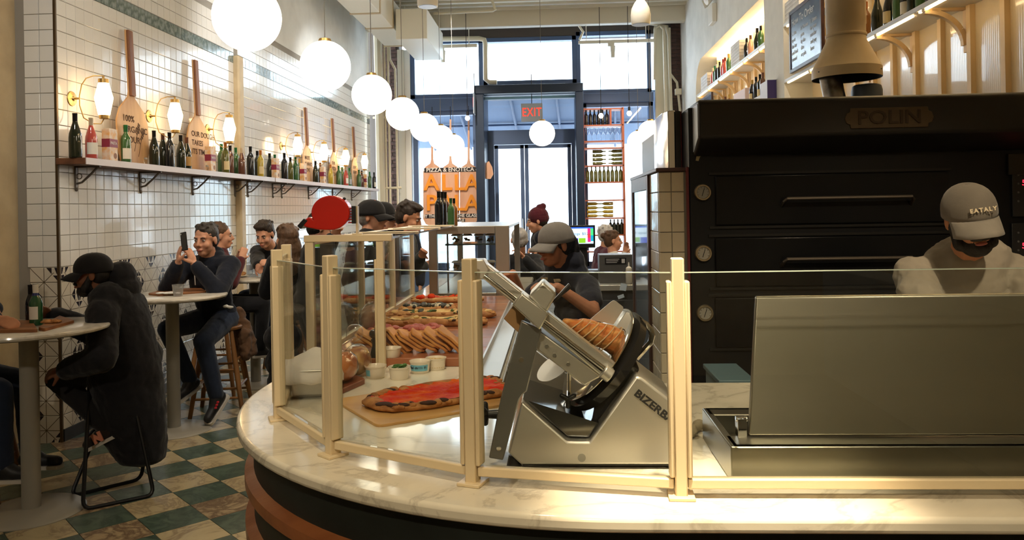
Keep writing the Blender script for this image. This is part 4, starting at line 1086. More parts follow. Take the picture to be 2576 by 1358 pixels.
# wine bottles standing on the steel display are placed with the other bottles
# ================================================================ LEFT WALL SHELF
ZS = 2.01
sh = thing('wall_shelf', 'long wooden bottle shelf with pale front on iron brackets along the tiled wall', 'shelf', (-3.39, 10, ZS-.045))
M_sw = wood_mat('brown_shelf_wood', rgb(120, 78, 52), rgb(92, 58, 40), 'y', 3, .5)
for a, b in ((5.43, 9.25), (9.252, 14.85)):
    MB().bb((XL, a, ZS-.045), (-3.285, b, ZS)).build('board', M_sw, sh, bevel=.003)
    MB().bb((-3.286, a+.004, ZS-.046), (-3.28, b-.02, ZS+.001)).build('front_strip', mat('pale_pinkish_paint', rgb(214, 202, 200), .35), sh, 0)
def sbracket():
    m = MB(); t = .012
    m.bb((0, -t, -.16), (.012, t, 0)); m.bb((0, -t, -.012), (.19, t, 0))
    m.tube([(.006, 0, -.13), (.05, 0, -.12), (.12, 0, -.06), (.17, 0, -.01)], .008, 6)
    m.tube([(.03+.02*math.cos(a), 0, -.075+.02*math.sin(a)) for a in [2*math.pi*i/12 for i in range(12)]], .004, 5, True)
    m.ell((.008, 0, -.17), (.012, .012, .016), n=8, m=6)
    return m.mesh('bracket')
sbm = sbracket(); sbm.materials.append(mat('grey_iron', rgb(116, 108, 100), .5, .5))
for px in (205, 365, 495, 600, 632, 694, 716, 783, 843, 890):
    y = P(px, 460, x=-3.45).y
    o = obj('bracket', sbm, None, sh); o.location = (XL+.004, y, ZS-.045)

# ---- bottles -----------------------------------------------------------
PROF = {
 'burgundy': [(.036, 0), (.040, .004), (.041, .012), (.041, .135), (.038, .165), (.028, .200), (.018, .232), (.0145, .250), (.0140, .292), (.0150, .293), (.0150, .300), (0, .300)],
 'bordeaux': [(.034, 0), (.0375, .004), (.038, .012), (.038, .185), (.035, .205), (.022, .228), (.0150, .242), (.0140, .255), (.0140, .298), (.0150, .299), (.0150, .306), (0, .306)],
 'champagne': [(.040, 0), (.044, .005), (.045, .015), (.045, .13), (.042, .165), (.031, .205), (.021, .240), (.0165, .262), (.0165, .300), (.0175, .302), (.0175, .314), (0, .314)],
 'small': [(.028, 0), (.030, .004), (.030, .10), (.026, .13), (.014, .165), (.0125, .175), (.0125, .215), (.0135, .216), (.0135, .222), (0, .222)],
}
GLZ = {'dark': ((.018, .022, .012, 1), 'dark green'), 'black': ((.010, .011, .014, 1), 'black'), 'green': ((.05, .13, .045, 1), 'bright green'),
       'olive': ((.10, .10, .02, 1), 'olive'), 'gold': ((.42, .30, .03, 1), 'golden yellow'), 'rose': ((.52, .09, .07, 1), 'red rosé'), 'brown': ((.11, .045, .03, 1), 'brown'), 'amber': ((.30, .12, .03, 1), 'amber'), 'blush': ((.62, .34, .24, 1), 'pale blush')}
BM = {}
def bottle(label, loc, kind='burgundy', glass='dark', cap=None, lab=None, s=1., group=None, ang=0., name='wine_bottle'):
    key = (kind, glass)
    if key not in BM:
        me = MB().lathe(PROF[kind], 24).mesh('wine_bottle', 50); me.materials.append(mat('bottle_glass_'+glass, GLZ[glass][0], .06, coat=.5, spec=.6)); BM[key] = me
    o = obj(name, BM[key], None); o.location = loc; o.scale = (s, s, s); o.rotation_euler = (0, 0, ang)
    tag(o, label, 'bottle', group)
    if cap:
        k = ('cap', kind, cap)
        if k not in BM:
            p = PROF[kind]; top = p[-1][1]; r = p[-2][0]
            me = MB().lathe([(r*1.0, top-.055), (r*1.03, top-.054), (r*1.05, top-.008), (r*1.10, top-.007), (r*1.10, top+.001), (0, top+.001)], 20).mesh('capsule', 50)
            me.materials.append(mat('foil_'+cap, {'black': (.015, .015, .015, 1), 'red': (.25, .02, .02, 1), 'gold': (.55, .36, .10, 1), 'orange': (.60, .22, .05, 1), 'cream': (.75, .62, .45, 1), 'green': (.03, .18, .06, 1), 'white': (.8, .8, .78, 1), 'brown': (.18, .08, .05, 1)}[cap], .35, .3)); BM[k] = me
        c = obj('capsule', BM[k], None, o, True)
    if lab:
        k = ('lab', kind, lab)
        if k not in BM:
            r = max(x[0] for x in PROF[kind])+.0006; hgt = .085 if kind != 'small' else .06
            m = MB(); n = 14; vs = []
            for i in range(n+1):
                a = R(-75+150*i/n)
                vs += [V(math.cos(a)*r, math.sin(a)*r, .035), V(math.cos(a)*r, math.sin(a)*r, .035+hgt)]
            m.add(vs, [(2*i, 2*i+2, 2*i+3, 2*i+1) for i in range(n)])
            me = m.mesh('paper_label', 180); me.materials.append(mat('label_'+lab, {'white': rgb(232, 228, 216), 'cream': rgb(222, 200, 150), 'grey': rgb(170, 176, 184), 'red': rgb(160, 40, 36), 'tan': rgb(190, 150, 90)}[lab], .6)); BM[k] = me
        obj('paper_label', BM[k], None, o, True)
    return o
M_box = mat('pasta_box_print', rgb(232, 216, 196), .5, var=rgb(232, 176, 106), vscale=26)
M_boxb = mat('pasta_box_band', rgb(140, 44, 66), .5)
M_wlet = mat('white_lettering', rgb(236, 228, 220), .6)
def pasta_box(label, y, w_=.115, h=.24, x=-3.33):
    t = thing('pasta_box', label, 'box', (x, y, ZS), 'pasta boxes on the wall shelf')
    MB().bb((x-.03, y-w_/2, ZS), (x+.03, y+w_/2, ZS+h)).build('carton', M_box, t, bevel=.002)
    MB().bb((x-.0308, y-w_/2-.0008, ZS+h*.42), (x+.0308, y+w_/2+.0008, ZS+h*.68)).build('colour_band', M_boxb, t, 0)
    text('lettering', 'PASTA', M_wlet, t, V(x+.0316, y, ZS+h*.55), V(0, 1, 0), UP, .030, extrude=.0003, bold=.0004)
    MB().cyl((x+.0295, y+.02, ZS+h*.16), (x+.0306, y+.02, ZS+h*.16), .022, n=20).build('round_seal', mat('box_seal', rgb(150, 104, 74), .6), t)
    return t
BX = -3.37
# (pixel x, shape, glass, foil, label, scale, x offset)
LB = [(191, 'burgundy', 'dark', 'black', None, 1.05, 0), (231, 'burgundy', 'rose', 'cream', 'white', 1.0, .02), (318, 'bordeaux', 'green', 'green', 'white', 1.0, -.02),
      (389, 'burgundy', 'dark', 'black', None, 1.0, 0), (411, 'burgundy', 'dark', 'brown', None, 1.0, -.045), (428, 'bordeaux', 'black', 'black', None, 1.0, .02), (456, 'burgundy', 'dark', 'black', None, 1.0, .02), (471, 'burgundy', 'dark', 'brown', 'tan', 1.0, -.02),
      (558, 'bordeaux', 'green', 'green', None, 1.0, -.05), (568, 'bordeaux', 'olive', 'orange', 'cream', 1.03, .02), (580, 'bordeaux', 'brown', 'black', None, 1.0, -.04), (594, 'bordeaux', 'green', 'green', None, .97, -.05), (609, 'burgundy', 'brown', 'cream', None, .95, .045),
      (631, 'bordeaux', 'black', 'black', None, 1.08, .0), (648, 'bordeaux', 'dark', 'black', None, 1.0, -.05), (656, 'bordeaux', 'gold', 'orange', 'cream', 1.0, .02), (679, 'burgundy', 'dark', 'black', None, 1.0, -.02), (692, 'bordeaux', 'green', 'green', None, 1.0, -.07),
      (716, 'bordeaux', 'black', 'black', None, 1.08, .02), (731, 'burgundy', 'olive', 'black', None, 1.0, -.02), (744, 'bordeaux', 'green', 'green', None, 1.0, .02), (754, 'bordeaux', 'green', 'gold', None, 1.0, -.03),
      (794, 'burgundy', 'dark', 'black', None, 1.02, .02), (806, 'bordeaux', 'dark', 'brown', None, 1.0, -.03), (832, 'burgundy', 'gold', 'orange', None, 1.0, .02), (852, 'bordeaux', 'green', 'green', None, 1.0, 0), (861, 'bordeaux', 'green', 'green', None, 1.0, -.055),
      (870, 'burgundy', 'rose', 'cream', 'white', 1.0, .045), (879, 'bordeaux', 'green', 'green', 'grey', 1.0, -.01), (903, 'bordeaux', 'green', 'green', None, 1.0, .0), (910, 'burgundy', 'brown', 'black', None, 1.0, .0), (930, 'bordeaux', 'green', 'green', None, 1.0, .0), (941, 'bordeaux', 'black', 'black', 'white', 1.0, .03)]
for k, (px, kd, gl, cp, lb, s, dx_) in enumerate(LB):
    y = P(px, 440, x=BX+dx_).y
    bottle('%s wine bottle on the tiled wall shelf, %s from the near end' % (GLZ[gl][1], ordinal(k)), (BX+dx_, y, ZS), kd, gl, cp, lb, s, 'wine bottles on the tiled wall shelf', random.uniform(-.5, .2))
for k, px in enumerate((287, 537, 699, 768, 817, 922)):
    pasta_box('pasta box with a dark red band on the wall shelf, %s from the near end' % ordinal(k), P(px, 420, x=-3.30).y, .11 if k < 5 else .07)
for px, lb in ((367, 'tiny clear glass jar on the wall shelf beside the first wooden peel'), (521, 'tiny clear glass jar on the wall shelf before the second pasta box')):
    y = P(px, 420, x=-3.32).y
    t = thing('spice_jar', lb, 'jar', (-3.32, y, ZS))
    MB().lathe([(.014, 0), (.016, .004), (.016, .035), (.011, .042)], 16, (-3.32, y, ZS)).build('glass_body', M_clearp, t)
    MB().lathe([(.013, .042), (.013, .056), (0, .056)], 16, (-3.32, y, ZS)).build('lid', mat('grey_lid', rgb(150, 146, 140), .4), t)

# ---- wooden pizza peels ------------------------------------------------
M_peel = wood_mat('pale_peel_wood', rgb(214, 172, 124), rgb(194, 148, 100), 'z', 2.5, .5)
M_peelh = wood_mat('brown_handle_wood', rgb(150, 102, 72), rgb(124, 80, 56), 'z', 2.5, .5)
M_burn = mat('burnt_lettering', rgb(92, 66, 48), .8)
def peel(label, pxc, ztop, words, wd=.48, bh=.56, ear=True):
    y = P(pxc, 380, x=-3.44).y; x = -3.455
    t = thing('pizza_peel', label, 'pizza peel', (x, y, ZS), 'wooden peels on the wall shelf')
    a = wd/2; b = .038
    tilt = .04
    def pt(yy, z): return V(x+.05-tilt*z/1.1*1.0-.02, y+yy, ZS+z)
    poly = [(-a*.80, 0), (a*.80, 0), (a, .12), (a, bh*.62), (a*.78, bh*.80), (b*1.4, bh*.98), (b, bh*1.06), (b, ztop), (-b, ztop), (-b, bh*1.06), (-b*1.4, bh*.98), (-a*.78, bh*.80), (-a, bh*.62), (-a, .12)]
    MB().prism([pt(p, q) for p, q in poly], (.014, 0, 0)).build('blade', M_peel, t, bevel=.003)
    MB().prism([pt(-b*.92, bh*1.0)+V(.014, 0, 0), pt(b*.92, bh*1.0)+V(.014, 0, 0), pt(b*.92, ztop)+V(.014, 0, 0), pt(-b*.92, ztop)+V(.014, 0, 0)], (.022, 0, 0)).build('handle', M_peelh, t, bevel=.006)
    z = bh*.66
    for wd_ in words:
        text('lettering', wd_, M_burn, t, pt(-a*.66, z)+V(.0152, 0, 0), V(0, 1, 0), UP, .072, extrude=.0003, bold=.0012, align='LEFT', wscale=1.15)
        z -= .085
    if ear:
        for q, (dy, dz, r) in enumerate(((.06, .26, .1), (.12, .22, -.5))):
            e = MB()
            for k in range(9):
                zz = dz+k*.010; yy = dy+(.010 if k % 2 else -.010)+k*.004*(1 if r > 0 else 1.6)
                c = pt(yy, zz)+V(.0148, 0, 0); e.ell(c, (.0008, .010, .012), n=8, m=5)
            e.tube([pt(dy+k*.0 - .012*k, dz-.03*k)+V(.0148, 0, 0) for k in range(6)], .0022, 5)
            e.build('wheat_ear_print', M_burn, t, 60)
    return t
peel('wooden pizza peel nearest the corner, burnt words about organic flour and a wheat ear', 331, 1.10, ('100%', 'ORGANIC', 'FLOUR'))
peel('wooden pizza peel with burnt words about dough and time between two wall lamps', 496, 1.08, ('OUR DOUGH', 'TAKES', 'ITS TIME'), .46, .54, False)
peel('wooden pizza peel, third from the near end, beside the fourth wall lamp', 771, 1.05, ('MADE', '& HAND', 'LOVE'), .42, .52, False)
peel('wooden pizza peel, fourth from the near end, beside the fifth wall lamp', 838, 1.05, ('OUR', 'PIZZA', 'ALLA'), .42, .52, False)
peel('wooden pizza peel farthest along the wall shelf', 890, 1.05, ('LIGHT', '& AIRY'), .42, .52, False)

# ---- wall lamps --------------------------------------------------------
M_opal = mat('opal_lamp_glass', (1, .93, .80, 1), .3, emit=(1, .66, .32, 1), estr=9.)
shade_m = MB().lathe([(.036, -.115), (.040, -.11), (.062, .0), (.064, .015), (.060, .03), (.036, .125)], 28).mesh('shade', 60); shade_m.materials.append(M_opal)
capt = MB().lathe([(.037, .122), (.037, .152), (.030, .154), (.008, .156), (.008, .172), (.012, .174), (0, .178)], 24).mesh('brass_cap'); capt.materials.append(BRASS)
capb = MB().lathe([(0, -.142), (.030, -.142), (.034, -.138), (.036, -.112)], 24).mesh('brass_cup'); capb.materials.append(BRASS)
arm = MB().tube([(0, 0, .176), (-.05, -.04, .172), (-.09, -.07, .15), (-.115, -.085, .10), (-.13, -.09, .02), (-.13, -.09, -.05), (-.11, -.075, -.14), (-.06, -.04, -.18), (-.02, -.01, -.178), (0, 0, -.14)], .0042, 8).mesh('curved_arm'); arm.materials.append(BRASS)
rose = MB().lathe([(.05, 0), (.055, .004), (.052, .012), (.018, .018), (.012, .03), (0, .031)], 24, (-.195, -.09, -.0), axis=(1, 0, 0)).cyl((-.165, -.09, 0), (-.13, -.09, 0), .008, n=10).mesh('wall_rose'); rose.materials.append(BRASS)
for k, y in enumerate((5.71, 6.82, 7.99, 10.17, 11.36, 12.56, 13.83)):
    t = thing('wall_sconce', 'brass wall lamp with a lit hexagonal milk glass shade, %s from the near corner' % ordinal(k), 'wall lamp', (-3.305, y, 2.455), 'brass wall lamps')
    for nm, me in (('shade', shade_m), ('brass_cap', capt), ('brass_cup', capb), ('curved_arm', arm), ('wall_rose', rose)): obj(nm, me, None, t, True)

# ================================================================ TABLES, STOOLS AND WHAT STANDS ON THEM
M_ttop = marble_mat('white_table_top', rgb(232, 226, 214), rgb(200, 192, 176), 3, .15)
M_tpost = mat('grey_post_paint', rgb(150, 146, 136), .5)
def table(label, x, y, r=.40, br=.265, h=1.005):
    t = thing('bar_table', label, 'table', (x, y, 0), 'round bar tables')
    MB().lathe([(0, h-.03), (r-.025, h-.03), (r-.004, h-.022), (r, h-.012), (r-.003, h-.003), (r-.01, h), (0, h)], 64, (x, y, 0)).build('table_top', M_ttop, t)
    MB().cyl((x, y, .02), (x, y, h-.03), .047, n=28).build('post', M_tpost, t)
    MB().lathe([(br, 0), (br, .006), (br-.02, .020), (.09, .028), (.055, .032), (0, .032)], 56, (x, y, 0)).build('base_disc', mat('grey_base_paint', rgb(168, 162, 148), .35, .2), t)
    return t
T1, T2, T3, T4 = (-2.85, 4.16), (-2.83, 5.74), (-2.80, 7.28), (-2.8, 8.9)
table('round white topped bar table nearest the camera, green bottle on it', *T1)
table('round white topped bar table with a plastic cup, second from the camera', *T2, r=.39)
table('round white topped bar table with water bottles, third from the camera', *T3)
HT = 1.005
# table one
q = P(91, 818, z=HT)
t = thing('beer_bottle', 'green glass beer bottle with a white label on the nearest table', 'bottle', q)
k = 1.0
MB().lathe([(.028, 0), (.0335, .004), (.0335, .118), (.030, .135), (.018, .165), (.0135, .178), (.0130, .218), (.0145, .219), (.0145, .228), (0, .228)], 28, q).build('glass_body', mat('beer_green_glass', (.02, .09, .035, 1), .05, coat=.5, spec=.7), t, 50)
MB().lathe([(.0142, .178), (.0150, .200), (.0152, .226)], 24, q).build('neck_foil', mat('white_foil', rgb(228, 222, 208), .5), t)
MB().lathe([(.0190, .163), (.0148, .178)], 24, q).build('neck_band', mat('navy_band', rgb(38, 44, 96), .5), t)
m = MB(); n = 12; vs = []
for i in range(n+1):
    a = R(-125+85*i/n); vs += [q+V(math.cos(a)*.0342, math.sin(a)*.0342, .035), q+V(math.cos(a)*.0342, math.sin(a)*.0342, .105)]
m.add(vs, [(2*i, 2*i+2, 2*i+3, 2*i+1) for i in range(n)]); m.build('paper_label', mat('label_white', rgb(232, 228, 216), .6), t, 180)
q2 = V(-2.957, 4.34, HT)
bottle('dark slim bottle behind the green beer bottle on the nearest table', q2, 'small', 'black', 'black', None, .95)
M_tray = wood_mat('brown_serving_wood', rgb(150, 96, 54), rgb(120, 74, 42), 'x', 3, .5)
def board(label, pts, z, th=.016):
    return tag(MB().prism(rounded([P(a, b, z=z) for a, b in pts], .02), (0, 0, th)).build('wooden_board', M_tray, bevel=.003), label, 'board')
board('wooden serving board lying on the nearest table at the left edge', [(-60, 812), (-10, 838), (95, 836), (80, 812)], HT)
board('wooden serving board with a tomato slice right of the beer bottle', [(96, 830), (112, 834), (188, 812), (150, 800)], HT)
q = P(128, 812, z=HT+.016)
pala('pizza_slice', 'small red pizza slice on the board at the nearest table', q, .10, .055, .2, M_crust, M_sauce, (), .012, 0, 21, cat='pizza')
q = P(-14, 815, z=HT)
t = thing('paper_cup', 'white paper cup at the left edge of the nearest table', 'cup', q)
MB().lathe([(.028, 0), (.038, .10), (.040, .102), (.036, .102), (.027, .004), (0, .004)], 24, q).build('cup_wall', mat('white_paper', rgb(236, 232, 224), .7), t)
MB().cyl(q+V(0, 0, .08), q+V(0, 0, .085), .034, n=24).build('drink', mat('dark_drink', rgb(60, 36, 24), .1), t)
# table two
q = P(448, 745, z=HT)
t = thing('plastic_cup', 'clear plastic cup of water on the second table', 'cup', q)
MB().lathe([(.030, 0), (.031, .003), (.041, .085), (.043, .086), (.040, .086), (.030, .006), (0, .005)], 28, q).build('cup_wall', glass_mat('cup_plastic', (.90, .90, .90, 1), 2.0, .05, haze=.12), t)
MB().cyl(q+V(0, 0, .008), q+V(0, 0, .055), .030, .036, n=28).build('water', glass_mat('water_fill', (.86, .86, .88, 1), 1.5), t)
board('wooden board with crumpled paper in front of the man with the phone', [(372, 742), (400, 745), (520, 736), (505, 728), (420, 730)], HT, .014)
mp = MB(); q = P(425, 738, z=HT+.016)
for k in range(6): mp.ell(q+V(random.uniform(-.07, .07), random.uniform(-.03, .03), .004), (.04, .03, .008), n=10, m=6)
tag(blob('crumpled_paper', mp, mat('white_paper', rgb(236, 232, 224), .7), None, .006, 1, .008, .03), 'crumpled white paper lying on the board of the second table', 'paper')
# table three
for k, px in enumerate((628, 642)):
    q = P(px, 690-k*4, z=HT)
    t = thing('water_bottle', ('left', 'right')[k]+' one of two small clear water bottles on the third table', 'bottle', q, 'water bottles on the third table')
    MB().lathe([(.026, 0), (.030, .006), (.030, .11), (.026, .14), (.014, .165), (.0125, .175), (.0125, .19)], 20, q).build('clear_body', glass_mat('pet_plastic', (.82, .86, .88, 1), 2.0, .03, haze=.12), t)
    MB().lathe([(.015, .188), (.015, .205), (0, .206)], 16, q).build('cap', mat('pale_cap', rgb(210, 214, 214), .5), t)
    MB().lathe([(.0306, .04), (.0306, .09)], 20, q).build('paper_label', mat('label_grey', rgb(170, 176, 184), .6), t)
q = P(604, 696, z=HT)
pala('sandwich', 'small sandwich on a plate at the left of the third table', q+V(0, 0, .012), .10, .07, 0, M_crust2, M_cheese, (), .025, 0, 3, cat='sandwich')
tag(MB().lathe([(.05, 0), (.09, .008), (.092, .011), (.088, .011), (.05, .004), (0, .004)], 32, q).build('plate', M_cer), 'small cream plate under the sandwich on the third table', 'plate')

# ---- wooden bar stools -------------------------------------------------
M_stool = wood_mat('stool_wood', rgb(150, 104, 58), rgb(116, 78, 42), 'z', 3, .45)
def stool(label, x, y, rz=0., h=.70, foot=.20, m=M_stool):
    t = thing('wooden_stool', label, 'stool', (x, y, 0), 'wooden bar stools', rz)
    MB().lathe([(0, h-.035), (.15, h-.035), (.165, h-.028), (.168, h-.012), (.155, h-.002), (.10, h-.006), (0, h-.010)], 36).build('seat', m, t, local=True)
    L = []
    for sx, sy in ((-1, -1), (1, -1), (1, 1), (-1, 1)):
        a, b = V(sx*.10, sy*.10, h-.03), V(sx*foot, sy*foot, 0)
        MB().tube([a, a*.5+b*.5, b], [.017, .022, .016], 12).build('leg', m, t, local=True); L.append((a, b))
    for i in range(4):
        for f in ((.36, .66) if i % 2 else (.46, .78)):
            p = L[i][0]*(1-f)+L[i][1]*f; q_ = L[(i+1) % 4][0]*(1-f)+L[(i+1) % 4][1]*f
            MB().cyl(p, q_, .010, n=10).build('rung', m, t, local=True)
    return t
stool('wooden bar stool under the man with the phone', -2.70, 6.28, .2)
stool('wooden bar stool at the third table under the woman with long hair', -2.02, 6.62, .3)
stool('wooden bar stool at the wall behind the man with the phone', -3.02, 6.95, .1)
stool('wooden bar stool under the dark haired man at the third table', -2.72, 7.92, .5)
stool('pale wooden bar stool cut by the left picture edge', -3.33, 4.35, .3, .66)
# ---- black wire chair under the man in the cap -------------------------
ch = thing('wire_chair', 'black wire sled base bar chair with a wooden seat under the man in the cap', 'chair', (-2.5, 4.62, 0))
M_wire = mat('black_wire', (.012, .012, .012, 1), .35, .5)
f0, f1 = P(178, 1248, z=.01), P(208, 1282, z=.01)          # floor corners, left ends of the two runners
b0, b1 = P(355, 1205, z=.01), P(388, 1245, z=.01)
hs = .63
s0, s1, s2, s3 = V(-2.72, 4.50, hs), V(-2.70, 4.80, hs), V(-2.46, 4.47, hs), V(-2.45, 4.76, hs)
def bend(pts, r=.05, n=4):
    out = [pts[0]]
    for i in range(1, len(pts)-1):
        p = pts[i]; a = (pts[i-1]-p).normalized(); b = (pts[i+1]-p).normalized()
        for k in range(n+1):
            t_ = k/n; out.append((p+a*r)*(1-t_)**2+p*2*t_*(1-t_)+(p+b*r)*t_*t_)
    return out+[pts[-1]]
MB().tube(bend([s0, f1, b1, s2]), .011, 8).build('sled_leg', M_wire, ch)
MB().tube(bend([s1, f0, b0, s3]), .011, 8).build('sled_leg', M_wire, ch)
MB().tube([f0*.45+s1*.55, f1*.45+s0*.55], .009, 8).build('foot_bar', M_wire, ch)
MB().tube(bend([s0, s2, s3, s1, s0]), .010, 8).build('seat_frame', M_wire, ch)
MB().prism(rounded([V(-2.76, 4.46, hs+.01), V(-2.44, 4.44, hs+.01), V(-2.43, 4.78, hs+.01), V(-2.74, 4.80, hs+.01)], .05), (0, 0, .022)).build('seat', M_stool, ch, bevel=.004)
# brown paper bag hanging at the stool
q = V(-2.28, 6.45, .62)
# ================================================================ OVEN
YO = 3.95
def O(px, py): return P(px, py, y=YO)
ov = thing('deck_oven', 'large black deck oven with a charcoal hood filling the right side', 'oven', (1.5, 4.8, 0))
M_ovb = mat('black_oven_enamel', (.005, .0058, .0075, 1), .40, var=(.007, .007, .008, 1), vscale=3, spec=.3)
M_hood = mat('charcoal_hood', (.030, .027, .024, 1), .45, .3, bump=.02, bscale=200)
ox0, ox1 = .668, 2.46
ztop = P(1760, 250, y=3.80).z
zh = P(1760, 372, y=3.80).z
MB().bb((ox0, YO, 0), (ox1, 6.0, ztop-.02)).build('oven_body', M_ovb, ov, bevel=.006)
hx = .692
MB().prism([V(hx, 3.80, ztop-.012), V(hx, 3.80, zh+.05), V(hx, 3.93, zh-.03), V(hx, 4.06, zh-.03), V(hx, 4.06, ztop), V(hx, 3.82, ztop)], (ox1-hx, 0, 0)).build('hood', M_hood, ov, bevel=.012, seg=3)
MB().prism([V(hx-.003, 3.815, ztop-.02), V(hx-.003, 3.815, zh+.05), V(hx-.003, 3.93, zh-.01), V(hx-.003, 4.045, zh-.01), V(hx-.003, 4.045, ztop-.02)], (.004, 0, 0)).build('hood_side', mat('window_lit_side', rgb(168, 178, 188), .3, .2), ov, 0)  # pale sheet on the hood's side, window light put into its colour
# name plate
pn_ = P(2236, 296, y=3.80); M_plate = mat('bronze_plate', (.10, .068, .036, 1), .6, .4, bump=.1, bscale=60)
w2, h2 = .197, .048
pts = [(-w2+.02, -h2), (w2-.02, -h2), (w2-.018, -h2*.62), (w2-.002, -h2*.5), (w2+.006, 0), (w2-.002, h2*.5), (w2-.018, h2*.62), (w2-.02, h2), (-w2+.02, h2), (-w2+.018, h2*.62), (-w2+.002, h2*.5), (-w2-.006, 0), (-w2+.002, -h2*.5), (-w2+.018, -h2*.62)]
MB().prism([V(pn_.x+a, 3.794, pn_.z+b) for a, b in pts], (0, .008, 0)).build('name_plate', M_plate, ov, bevel=.003)
text('lettering', 'POLIN', mat('dark_bronze', (.06, .038, .02, 1), .6, .5), ov, V(pn_.x, 3.7925, pn_.z), V(1, 0, 0), UP, .088, extrude=.003, bold=.001, wscale=1.18)
# decks
for k, (py0, py1) in enumerate(((432, 566), (590, 720), (742, 872))):
    a, b = O(1800, py1), O(2380, py0)
    d = MB().bb((a.x, YO-.022, a.z), (b.x, YO, b.z)).build('deck_door', mat('oven_door_glass', (.005, .0055, .0065, 1), .25, spec=.3), ov, bevel=.004)
    for zz in (a.z-.012, b.z+.012):
        MB().bb((a.x-.03, YO-.012, zz-.006), (b.x+.02, YO, zz+.006)).build('deck_seam', mat('seam_steel', (.03, .03, .03, 1), .4, .8), ov, 0)
    pyh = (500, 650, 800)[k]
    h0, h1 = O(1963, pyh), O(2287, pyh-5)
    zz = h0.z
    MB().tube([V(h0.x, YO-.02, zz-.035), V(h0.x+.004, YO-.055, zz-.012), V(h0.x+.014, YO-.065, zz), V((h0.x+h1.x)/2, YO-.066, zz), V(h1.x-.014, YO-.065, zz), V(h1.x-.004, YO-.055, zz-.012), V(h1.x, YO-.02, zz-.035)], .009, 10).build('handle', mat('worn_handle', (.13, .11, .09, 1), .5, .9), d)
M_dial = mat('dial_face', rgb(150, 146, 136), .5)
for px, py in ((1767, 484), (1769, 637), (1773, 787)):
    c = O(px, py); c.y = YO-.001
    g = MB().lathe([(.042, 0), (.042, .012), (.038, .018), (.031, .018), (.029, .012)], 32, c, axis=(0, -1, 0)).build('gauge', mat('tarnished_brass', (.30, .24, .15, 1), .4, .9), ov)
    MB().cyl(c+V(0, -.011, 0), c+V(0, -.013, 0), .030, n=32).build('dial', M_dial, g)
    MB().box(c+V(.001, -.0145, .001), (.003, .001, .040), Euler((0, R(18), 0)).to_matrix()).build('needle', BLACK, g, 0)
    for t_ in range(8):
        a = R(-120+t_*34); MB().box(c+V(.025*math.sin(a), -.0138, .025*math.cos(a)), (.002, .0008, .005), Euler((0, a, 0)).to_matrix()).build('tick', BLACK, g, 0)
# control panels with red figures
M_ledr = mat('red_led', (1, .05, .06, 1), .5, emit=(1, .02, .05, 1), estr=2.5)
for py0, py1, dig, dy in ((415, 545, '5', 460), (560, 700, '5', 618)):
    a, b = O(2544, py1), O(2640, py0)
    p_ = MB().bb((a.x, YO-.012, a.z), (b.x, YO, b.z)).build('control_panel', mat('panel_black', (.02, .021, .024, 1), .3), ov, bevel=.003)
    q = O(2573, dy); text('led_figure', dig+'00', M_ledr, p_, V(q.x-.012, YO-.0135, q.z), V(1, 0, 0), UP, .038, extrude=.0003, align='LEFT')
    for k in range(4):
        c = O(2558, py0+25+k*22); MB().cyl((c.x, YO-.014, c.z), (c.x, YO-.012, c.z), .005, n=10).build('button', mat('grey_button', (.12, .12, .12, 1), .5), p_)
a, b = O(2532, 440), O(2640, 385)
MB().bb((a.x, YO-.018, a.z), (b.x, YO, b.z)).build('vent_box', M_hood, ov, bevel=.003)
# torn tape on the corner
tp = [(1750, 404), (1752, 392), (1764, 378), (1780, 371), (1800, 370), (1796, 376), (1782, 382), (1768, 386), (1760, 396), (1757, 405)]
tag(MB().prism([O(a, b)+V(0, -.003, 0) for a, b in tp], (0, .0025, 0)).build('torn_tape', mat('old_tape', rgb(176, 166, 130), .7)), 'scrap of torn yellowish tape on the black oven under the hood corner', 'tape')
tag(MB().bb((ox0-.012, YO+.0, 0), (ox0-.002, YO+.03, P(1722, 420, y=YO).z)).build('red_strip', mat('dark_red_strip', rgb(96, 20, 26), .5)), 'thin dark red strip along the left edge of the oven', 'trim strip')
# ---- extraction flue ---------------------------------------------------
fq = P(2130, 200, y=4.80); fx, fy = fq.x, 4.80
zb = P(2130, 198, y=4.80).z
fl_ = thing('flue_duct', 'cream painted round flue with a conical hood above the oven', 'flue', (fx, fy, zb))
k = 4.87/2000
MB().lathe([(80*k, 0), (80*k, 24*k), (79*k, 25*k), (46*k, 92*k), (45*k, 104*k), (45*k, 128*k), (46*k, 130*k), (46*k, ZC-zb)], 48, (fx, fy, zb), caps=False).build('flue_shell', mat('cream_flue_paint', rgb(218, 196, 156), .5, var=rgb(206, 182, 142), vscale=5), fl_)
MB().lathe([(79*k, .002), (44*k, 93*k), (0, 94*k)], 40, (fx, fy, zb), caps=False).build('flue_inside', mat('dark_flue_inside', (.03, .028, .025, 1), .7), fl_)  # inner cone in one near-black colour
MB().lathe([(46.5*k, 100*k), (47.6*k, 102*k), (47.6*k, 106*k), (46.5*k, 108*k)], 48, (fx, fy, zb)).build('joint_ring', MATS['cream_flue_paint'], fl_)
for a in (60, 200, 320):
    c = V(fx+80.5*k*math.cos(R(a)), fy+80.5*k*math.sin(R(a)), zb+14*k); MB().ell(c, (.005, .005, .005), n=8, m=5).build('rivet', STEELD, fl_)
vt = thing('oven_vent', 'short slanted silver exhaust pipe on top of the oven below the flue', 'pipe', (fx-.06, fy, ztop-.02))
MB().cyl((fx-.045, fy, ztop-.02), (fx-.10, fy+.02, zb+.07), .062, n=28).build('vent_pipe', mat('stained_steel', (.30, .28, .25, 1), .35, .9, var=(.08, .07, .06, 1), vscale=9), vt)
